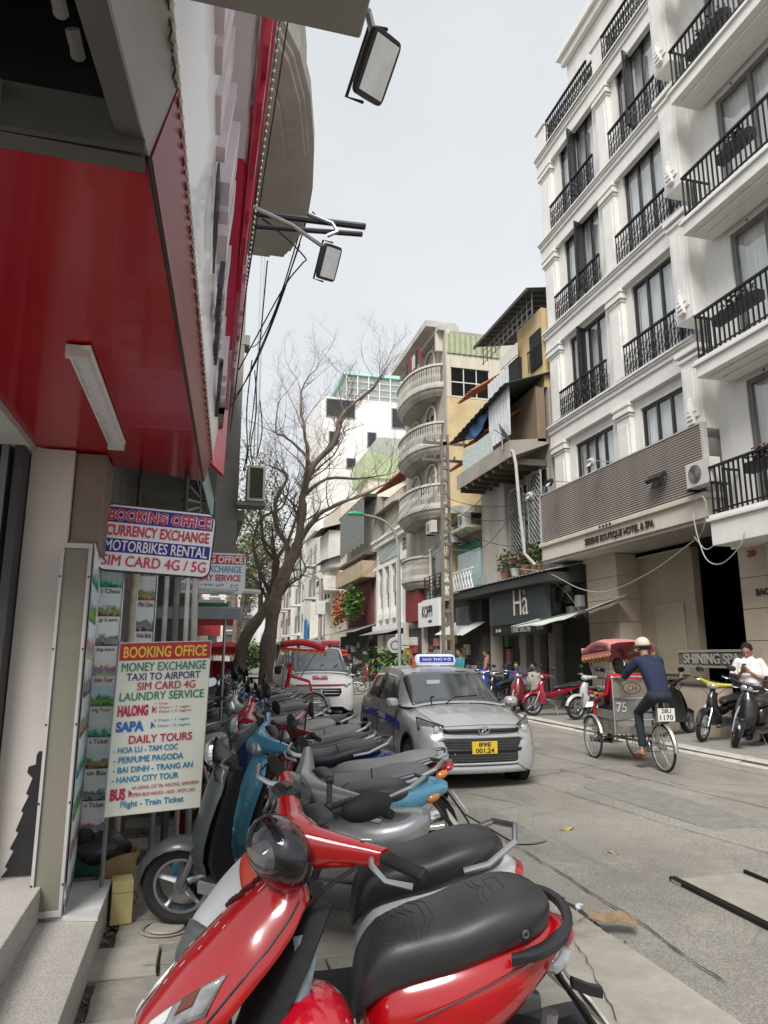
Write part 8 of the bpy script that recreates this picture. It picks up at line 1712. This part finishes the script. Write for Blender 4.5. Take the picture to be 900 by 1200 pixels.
# small bystanders
def bystander(label, loc, rz, shirt, sit=False, trous=(.03, .03, .04), s=1.0):
    t = thing('person', label, 'person', loc, rz); hp = .50 if sit else .90
    b = B(); torso(b, (0, 0, hp), (.02, 0, hp + .28), (.06 if sit else .0, 0, hp + .55), (0, 1, 0), .15, .17, .165, .10, .11)
    for q in (1, -1): limb(b, [(.0, q * .17, hp + .49), (.04, q * .21, hp + .28), (.08, q * .21, hp + .20)], [.065, .055, .05])
    b.obj('shirt', M(shirt, .85, var=.15, bump=.3), t, smooth=True, remesh=.014)
    b = B()
    for q in (1, -1): limb(b, [(0, q * .09, hp), (.40, q * .12, hp - .02), (.36, q * .12, .10)] if sit else [(0, q * .09, hp), (.02, q * .10, .48), (-.01, q * .10, .08)], [.10, .072, .055])
    b.obj('trousers', M(trous, .85), t, smooth=True, remesh=.014)
    b = B(); e = .36 if sit else 0
    for q in (1, -1): limb(b, [(.07, q * .21, hp + .22), (.12, q * .21, hp + .12), (.30, q * .16, hp + .08)], [.04, .038, .027]); hand(b, (.30, q * .16, hp + .08), (1, -q * .2, 0), (0, 0, -1))
    b.obj('arms', SKIN, t, smooth=True, remesh=.008); b = B()
    for q in (1, -1): shoe(b, (e, q * .11, .05), (1, 0, 0))
    b.obj('shoes', BLKM, t, smooth=True); head(t, (.06 if sit else .02, 0, hp + .70), (1, 0, -.1), 1.0); return t
bystander('person in a teal shirt standing behind the taxi roof by the lattice pole', (8.95, 23.6, .115), R(200), (.05, .22, .26))
bystander('person in a pink and grey top walking past the salon', (9.25, 21.9, .115), R(160), (.30, .14, .13))
bystander('person in pale clothes sitting low between parked motorbikes at the salon', (9.5, 19.0, .115), R(210), (.45, .42, .38), True)
bystander('person in blue near the salon shop door', (9.7, 20.6, .115), R(230), (.03, .08, .35), True)
# ================================================================ TREES, LAMPS, POLES, WIRES
BARK = M((.20, .16, .125), .9, var=.35, scale=9, bump=.9, dirt=.4, dcol=(.16, .14, .11)); TWIG = M((.15, .115, .09), .9, var=.3, scale=6)
def smooth_path(pp, m_=4):
    out = []
    for i in range(len(pp) - 1):
        for k in range(m_):
            f = k / m_; p0, p1, p2, p3 = [Vector(pp[max(0, min(len(pp) - 1, j))]) for j in (i - 1, i, i + 1, i + 2)]
            out.append(.5 * ((2 * p1) + (-p0 + p2) * f + (2 * p0 - 5 * p1 + 4 * p2 - p3) * f * f + (-p0 + 3 * p1 - 3 * p2 + p3) * f ** 3))
    return out + [Vector(pp[-1])]
def tree(label, base, limbs, seed, twig_n=7, leafc=None, leaf_n=0, group='bare street trees on the left pavement', spread=1.0):
    """limbs: list of (points, r0, r1)"""
    r = random.Random(seed); t = thing('street_tree', label, 'tree', base, 0, group); tw = B(); lf = B(); cnt = [0]
    def grow(p, d, L_, rad, depth):
        pts = [p.copy()]; q = p.copy(); n_ = 5
        for k in range(n_):
            d = (d + Vector((r.uniform(-.3, .3), r.uniform(-.3, .3), r.uniform(-.16, .28)))).normalized(); q = q + d * L_ / n_; pts.append(q.copy())
        tw.tube(pts, [lerp(rad, rad * .35, k / n_) for k in range(n_ + 1)], 5 if depth == 0 else 3, cap=False)
        if depth < 3:
            for k in range(1, n_ + 1):
                for _ in range(1 if depth < 2 else 1 + (r.random() < .3)):
                    if r.random() < .80:
                        nd = (d * .5 + Vector((r.uniform(-1, 1), r.uniform(-1, 1), r.uniform(-.25, .9)))).normalized(); grow(pts[k], nd, L_ * r.uniform(.42, .68), rad * .45, depth + 1)
        else:
            cnt[0] += 1
            if leafc and r.random() < leaf_n:
                for _ in range(2):
                    a = Vector((r.uniform(-1, 1), r.uniform(-1, 1), r.uniform(-1, .6))).normalized(); e = a.cross(Vector((.3, .5, .8))).normalized(); s = r.uniform(.06, .12); lf.add([q, q + a * s * .5 + e * s * .3, q + a * s, q + a * s * .5 - e * s * .3], [(0, 1, 2, 3)])
    for i, (pts, r0, r1) in enumerate(limbs):
        sp_ = smooth_path(pts); n_ = len(sp_); rs = [.78 * lerp(r0, r1, k / (n_ - 1)) * (1 + .10 * math.sin(k * 1.3 + i)) for k in range(n_)]
        if i == 0: rs[0] *= 1.35; rs[1] *= 1.12
        b = B().tube([p + Vector((r.uniform(-.02, .02), r.uniform(-.02, .02), 0)) for p in sp_], rs, 12 if i == 0 else 8)
        b.obj('trunk' if i == 0 else 'limb', BARK, t, smooth=True, world=True, ang=80)
        st = int(n_ * (.55 if i == 0 else .2))
        for k in range(st, n_):
            f = k / (n_ - 1); m_ = twig_n if i else 1
            if r.random() < .25 * m_ / 2 + .1 or k == n_ - 1:
                d = (sp_[min(k + 1, n_ - 1)] - sp_[k - 1]).normalized()
                for _ in range(2 if k == n_ - 1 else 1): grow(sp_[k], (d * .6 + Vector((r.uniform(-1, 1), r.uniform(-1, 1), r.uniform(0, .9)))).normalized(), r.uniform(1.0, 1.7) * spread, max(.010, rs[k] * .34), 0 if f > .3 else 1)
    tw.obj('twigs', TWIG, t, world=True, kind='stuff')
    if lf.v: lf.obj('leaves', M(leafc, .7, var=.5, scale=3), t, world=True, kind='stuff')
    return t
L1 = [([(1.80, 19, .1), (1.79, 19, 1.46), (1.86, 19, 2.34), (1.98, 19, 3.11), (2.21, 19, 3.83), (2.54, 19, 4.63)], .27, .19),
 ([(2.50, 19, 4.55), (2.62, 18.86, 5.35), (2.62, 18.71, 6.06), (2.87, 18.57, 6.79), (3.42, 18.43, 7.47), (3.65, 18.29, 8.29), (4.33, 18.14, 8.92), (4.6, 18.0, 9.29)], .16, .03),
 ([(2.62, 18.9, 6.0), (2.77, 19.2, 7.26), (2.66, 19.4, 8.26), (2.59, 19.6, 9.21), (2.84, 19.8, 9.9)], .09, .02), ([(2.5, 19, 4.55), (2.91, 18.62, 5.28), (3.42, 18.25, 5.63), (4.13, 17.88, 5.88), (4.76, 17.5, 6.2)], .11, .02),
 ([(2.87, 18.7, 6.75), (2.59, 19.25, 7.41), (2.15, 19.5, 7.85), (1.91, 19.75, 8.07), (1.98, 20.0, 9.05)], .06, .02), ([(2.18, 19, 3.75), (2.29, 19.24, 4.51), (1.96, 19.48, 5.28), (2.0, 19.72, 6.09), (2.31, 19.96, 6.8), (1.79, 20.2, 7.14)], .12, .03), ([(2.6, 18.9, 5.95), (3.38, 19.33, 6.63), (4.38, 19.67, 6.78), (5.33, 20.0, 7.05)], .08, .02)]
L2 = [([(1.15, 20.5, .1), (1.25, 20.5, 1.95), (1.74, 20.5, 2.77), (1.98, 20.5, 3.3), (2.14, 20.5, 4.38)], .26, .13), ([(2.14, 20.5, 4.3), (1.74, 20.5, 4.83), (1.64, 20.5, 5.61), (1.46, 20.5, 6.39), (1.19, 20.5, 7.5)], .09, .02),
 ([(1.74, 20.5, 2.77), (1.65, 20.75, 3.62), (1.35, 21.0, 4.02), (1.06, 21.25, 4.12), (.87, 21.5, 5.27)], .11, .03), ([(2.14, 20.5, 4.38), (2.52, 20.6, 5.19), (2.82, 20.7, 6.35), (2.97, 20.8, 7.22), (2.4, 20.9, 7.87)], .07, .02), ([(1.98, 20.5, 3.3), (1.43, 20.3, 4.63), (1.61, 20.1, 5.53), (2.18, 19.9, 5.83), (2.36, 19.7, 6.58)], .08, .02)]
tree('large bare tree forking over the street in front of the far white block', (1.8, 19, .1), L1, 11, 4)
tree('second bare tree leaning right, just left of and behind the large one', (1.15, 20.5, .1), L2, 12, 3, spread=.85)
L3 = [([(1.3, 27, .1), (1.35, 27, 2.5), (1.2, 27.2, 4.4)], .2, .12), ([(1.2, 27.2, 4.2), (2.0, 27.4, 6.0), (2.4, 27.6, 7.6)], .09, .02), ([(1.2, 27.2, 4.2), (.6, 27, 6.0), (.9, 27.3, 7.8)], .08, .02)]
t3 = tree('farther tree with thin yellow green leaves behind the second sign', (1.3, 27, .1), L3, 13, 6, (.22, .27, .09), .9)
leafball(2600, (1.5, 27.6, 6.0), (2.0, 1.8, 2.6), .16, 31, .5).obj('foliage', M((.22, .26, .10), .7, var=.5, scale=1.5), t3, world=True, kind='stuff')
t4 = tree('slim tree with olive leaves far down the left pavement', (1.9, 36, .1), [([(1.9, 36, .1), (2.0, 36, 3), (2.3, 36.2, 5.2)], .2, .1), ([(2.2, 36, 5), (3.2, 36, 7.2)], .08, .02), ([(2.2, 36, 5), (1.6, 36.4, 7.5)], .08, .02)], 14, 6, (.16, .2, .08), .9)
leafball(2600, (2.4, 36.4, 6.2), (1.7, 1.8, 2.3), .17, 32, .5).obj('foliage', M((.16, .19, .08), .7, var=.5, scale=1.5), t4, world=True, kind='stuff')
t = thing('hedge', 'round green bush at the far end of the street beside the stone portico', 'bush', (3.9, 60, .1)); leafball(2500, (4.2, 62, 1.6), (1.6, 2, 1.5), .3, 33, .6).obj('foliage', M((.10, .16, .05), .7, var=.5, scale=1), t, world=True, kind='stuff'); B().tube([(4.2, 62, .1), (4.2, 62, 1)], .08, 6).obj('stem', BARK, t, world=True)
for (x, y, h, lb, sd) in ((8.9, 31.6, 1.6, 'bright green palm by the lamp post foot', 41), (8.8, 34.5, 2.0, 'bright green palm just left of the lamp post', 42)): palm(x, y, .11, h, lb, 9, 1.1, sd, M((.10, .19, .04), .5, var=.4), 'palm', 'palms on the right pavement', .16)
# lamps
def street_lamp(label, pts, head_c, s=1):
    t = thing('street_lamp', label, 'street lamp', (pts[0][0], pts[0][1], .1), 0, 'street lamps with curved arms'); sp_ = smooth_path(pts, 3); n_ = len(sp_)
    B().tube(sp_, [lerp(.085, .035, k / (n_ - 1)) for k in range(n_)], 10).obj('pole', M((.33, .37, .36), .5, .3, var=.12, dirt=.3), t, smooth=True, world=True); B().lathe([(.16, 0), (.16, .06), (.11, .1), (.10, .8), (.09, .82)], n=12).obj('base', M((.2, .22, .22), .6), t, smooth=True)
    e = Vector(pts[-1]); B().loft([sring(e + Vector((-x, 0, z)), (0, 1, 0), (0, 0, 1), w_, h_, 2.5, 14) for x, z, w_, h_ in ((-.1, 0, .05, .04), (.05, .01, .13, .08), (.35, .03, .17, .10), (.62, .02, .13, .07), (.72, .01, .04, .03))]).obj('lamp_head', M((.05, .36, .17), .45, var=.1) if head_c else M((.3, .38, .36), .5), t, smooth=True, world=True)
    B().ell(e + Vector((-.35, 0, -.05)), (.22, .11, .06), 12, 6).obj('lamp_glass', M((.6, .6, .55), .2), t, smooth=True, world=True)
street_lamp('grey lamp post with bright green head curving over the street beside the white colonial house', [(8.42, 29.4, .1), (8.39, 29.4, 3.5), (8.37, 29.4, 5.98), (8.22, 29.4, 6.92), (7.79, 29.4, 7.4), (7.32, 29.4, 7.61), (6.75, 29.4, 7.69)], True)
street_lamp('smaller grey lamp post with green head farther along, right of the tree trunk', [(8.7, 50, .1), (8.69, 50, 3.03), (8.63, 50, 5.85), (8.35, 50, 6.9), (7.47, 50, 7.5), (6.9, 50, 7.65)], True)
# lattice concrete pole
t = thing('utility_pole', 'tapered concrete lattice utility pole in front of the curved balcony house', 'utility pole', (8.95, 24.8, .1))
CP = M((.21, .18, .14), .85, var=.25, scale=5, bump=.4, dirt=.4)
b = B()
for s in (1, -1): b.add([(s * .19 - .05, -.09, 0), (s * .19 + .05, -.09, 0), (s * .19 + .05, .09, 0), (s * .19 - .05, .09, 0), (s * .12 - .035, -.06, 10), (s * .12 + .035, -.06, 10), (s * .12 + .035, .06, 10), (s * .12 - .035, .06, 10)], [(3, 2, 1, 0), (4, 5, 6, 7), (0, 1, 5, 4), (1, 2, 6, 5), (2, 3, 7, 6), (3, 0, 4, 7)])
b.obj('pole_leg', CP, t)
for k in range(19): z = .6 + k * .5; w_ = .14 * (1 - z / 28); B().bx(-w_, w_, -.05, .05, z, z + .13).obj('rung', CP, t)
for z in (9.6, 8.9): B().bx(-.9, .9, -.05, .05, z, z + .1).obj('crossarm', STEEL, t)
for z in (9.72, 9.02):
    for x in (-.8, -.4, .4, .8): B().lathe([(.02, 0), (.05, .03), (.03, .06), (.05, .09), (.02, .12)], (x, 0, z), n=8).obj('insulator', M((.3, .15, .1), .3), t, smooth=True)
t = thing('control_box', 'white speaker like box and cable coil on a pole by the far trees', 'box', (7.9, 47, .1)); B().tube([(0, 0, 0), (0, 0, 6.5)], .13, 8).obj('pole', M((.32, .27, .22), .8, dirt=.4), t, smooth=True); B().bx(-.3, .3, -.25, .25, 4.2, 5.1).obj('box', M((.6, .6, .58), .6), t, bev=.02)
# cables
def cable(label, runs, r_=.012, m=BLK, name='overhead_cable', group='overhead cables'):
    t = thing(name, label, 'cable', runs[0][0], 0, group)
    for run in runs: B().tube(smooth_path(run, 5), r_, 5, cap=False).obj('strand', m, t, world=True, smooth=True)
def sag(a, c, s, n=5, w=0): a, c = Vector(a), Vector(c); return [tuple(a.lerp(c, k / n) - Vector((0, 0, s * 4 * (k / n) * (1 - k / n) + (w * math.sin(k * 2.3))))) for k in range(n + 1)]
cable('pale cable drooping below the hotel porch into a tangled loop by the balcony', [[(9.3, 19.3, 4.2), (9.6, 18.07, 3.94), (9.7, 16.57, 3.37), (9.75, 15.34, 3.2), (9.75, 13.69, 3.46), (9.7, 12.21, 3.89), (9.55, 11.6, 4.05), (9.5, 11.35, 4.5), (9.52, 11.5, 4.75), (9.55, 11.8, 4.55), (9.5, 11.7, 4.05)], [(9.5, 11.7, 4.05), (9.5, 11.5, 3.5), (9.5, 11.1, 3.35), (9.5, 10.6, 3.6), (9.55, 10.5, 3.85)], [(9.6, 11.9, 4.0), (9.6, 11.6, 3.7), (9.6, 11.3, 3.8), (9.6, 11.35, 3.95)]], .013, M((.32, .32, .31), .6))
cable('bundle of grey cables from the drain pipe across the salon canopy', [[(9.3, 19.35, 6.2), (9.25, 20.5, 5.6), (9.2, 22.3, 5.2), (8.95, 24.8, 5.6)], [(9.3, 19.3, 4.35), (9.1, 18.9, 4.25), (9.5, 17.9, 4.2), (10.5, 17.4, 4.5)], [(10.6, 18.9, 3.9), (9.9, 19.0, 3.3), (9.9, 18.7, 3.1), (9.8, 18.6, 3.9), (10.2, 18.2, 3.4), (10.4, 17.9, 2.9)], [(8.95, 24.8, 6.5), (9.3, 22.5, 6.9), (10.0, 21.8, 8.1)]], .014, M((.12, .12, .12), .6))
cable('black cables strung along the right hand house fronts from the lattice pole', [sag((8.95, 24.8, 8.8), (8.9, 50, 6.8), .6), sag((8.95, 24.8, 9.4), (8.9, 50, 7.0), .8), sag((8.9, 24.8, 6.0), (8.5, 29.4, 5.5), .2), sag((8.95, 24.8, 7.6), (10.0, 19.4, 6.4), .3), sag((8.95, 24.8, 7.3), (10.0, 19.4, 6.1), .5), sag((8.95, 24.8, 8.2), (8.9, 50, 6.4), 1.2), sag((8.95, 24.8, 8.3), (8.9, 50, 6.0), .9), sag((8.95, 24.8, 6.8), (9.7, 19.0, 4.9), .4), [(8.9, 24.7, 6.2), (8.8, 24.5, 5.6), (8.95, 24.7, 5.2), (9.1, 24.7, 5.7), (8.95, 24.7, 6.2)], sag((9.1, 24.8, 9.0), (10.1, 27.8, 10.5), .2)])
cable('tangle of thin wires dropping from the curved concrete balcony on the left', [sag((.95, 7.6, 6.5), (.20, 10.5, 5.2), .25), sag((.9, 7.4, 6.45), (.62, 13.0, 7.6), .5), sag((.96, 7.0, 6.5), (.25, 12.0, 6.0), .5), sag((.6, 7.98, 6.45), (.70, 13, 5.0), .4), [(.2, 7.6, 6.9), (.55, 7.0, 6.3), (.95, 7.2, 6.1), (.99, 7.7, 6.3), (.8, 8.0, 6.1), (.35, 9.0, 5.4)], [(.98, 6.8, 6.4), (1.06, 6.6, 6.15), (1.05, 6.4, 6.0)], sag((.28, 3.8, 6.0), (.3, 9.8, 4.8), .3)], .009)
cable('single thin wire running up beside the maroon sign edge', [sag((.42, 3.2, 6.2), (.25, 5.6, 4.7), .0), [(.25, 2.8, 4.9), (.4, 3.1, 5.1), (.62, 3.2, 5.45)]], .006)
cable('black cable strands hanging down by the beige air conditioner', [[(.74, 12.8, 7.2), (.68, 12.8, 6.2), (.72, 12.8, 5.4), (.66, 12.8, 5.0)], [(.8, 12.8, 7.0), (.86, 12.8, 6.2), (.78, 12.8, 5.5), (.84, 12.8, 5.1)], [(.92, 12.8, 6.4), (.98, 12.8, 5.8), (.9, 12.8, 5.3)]], .012)
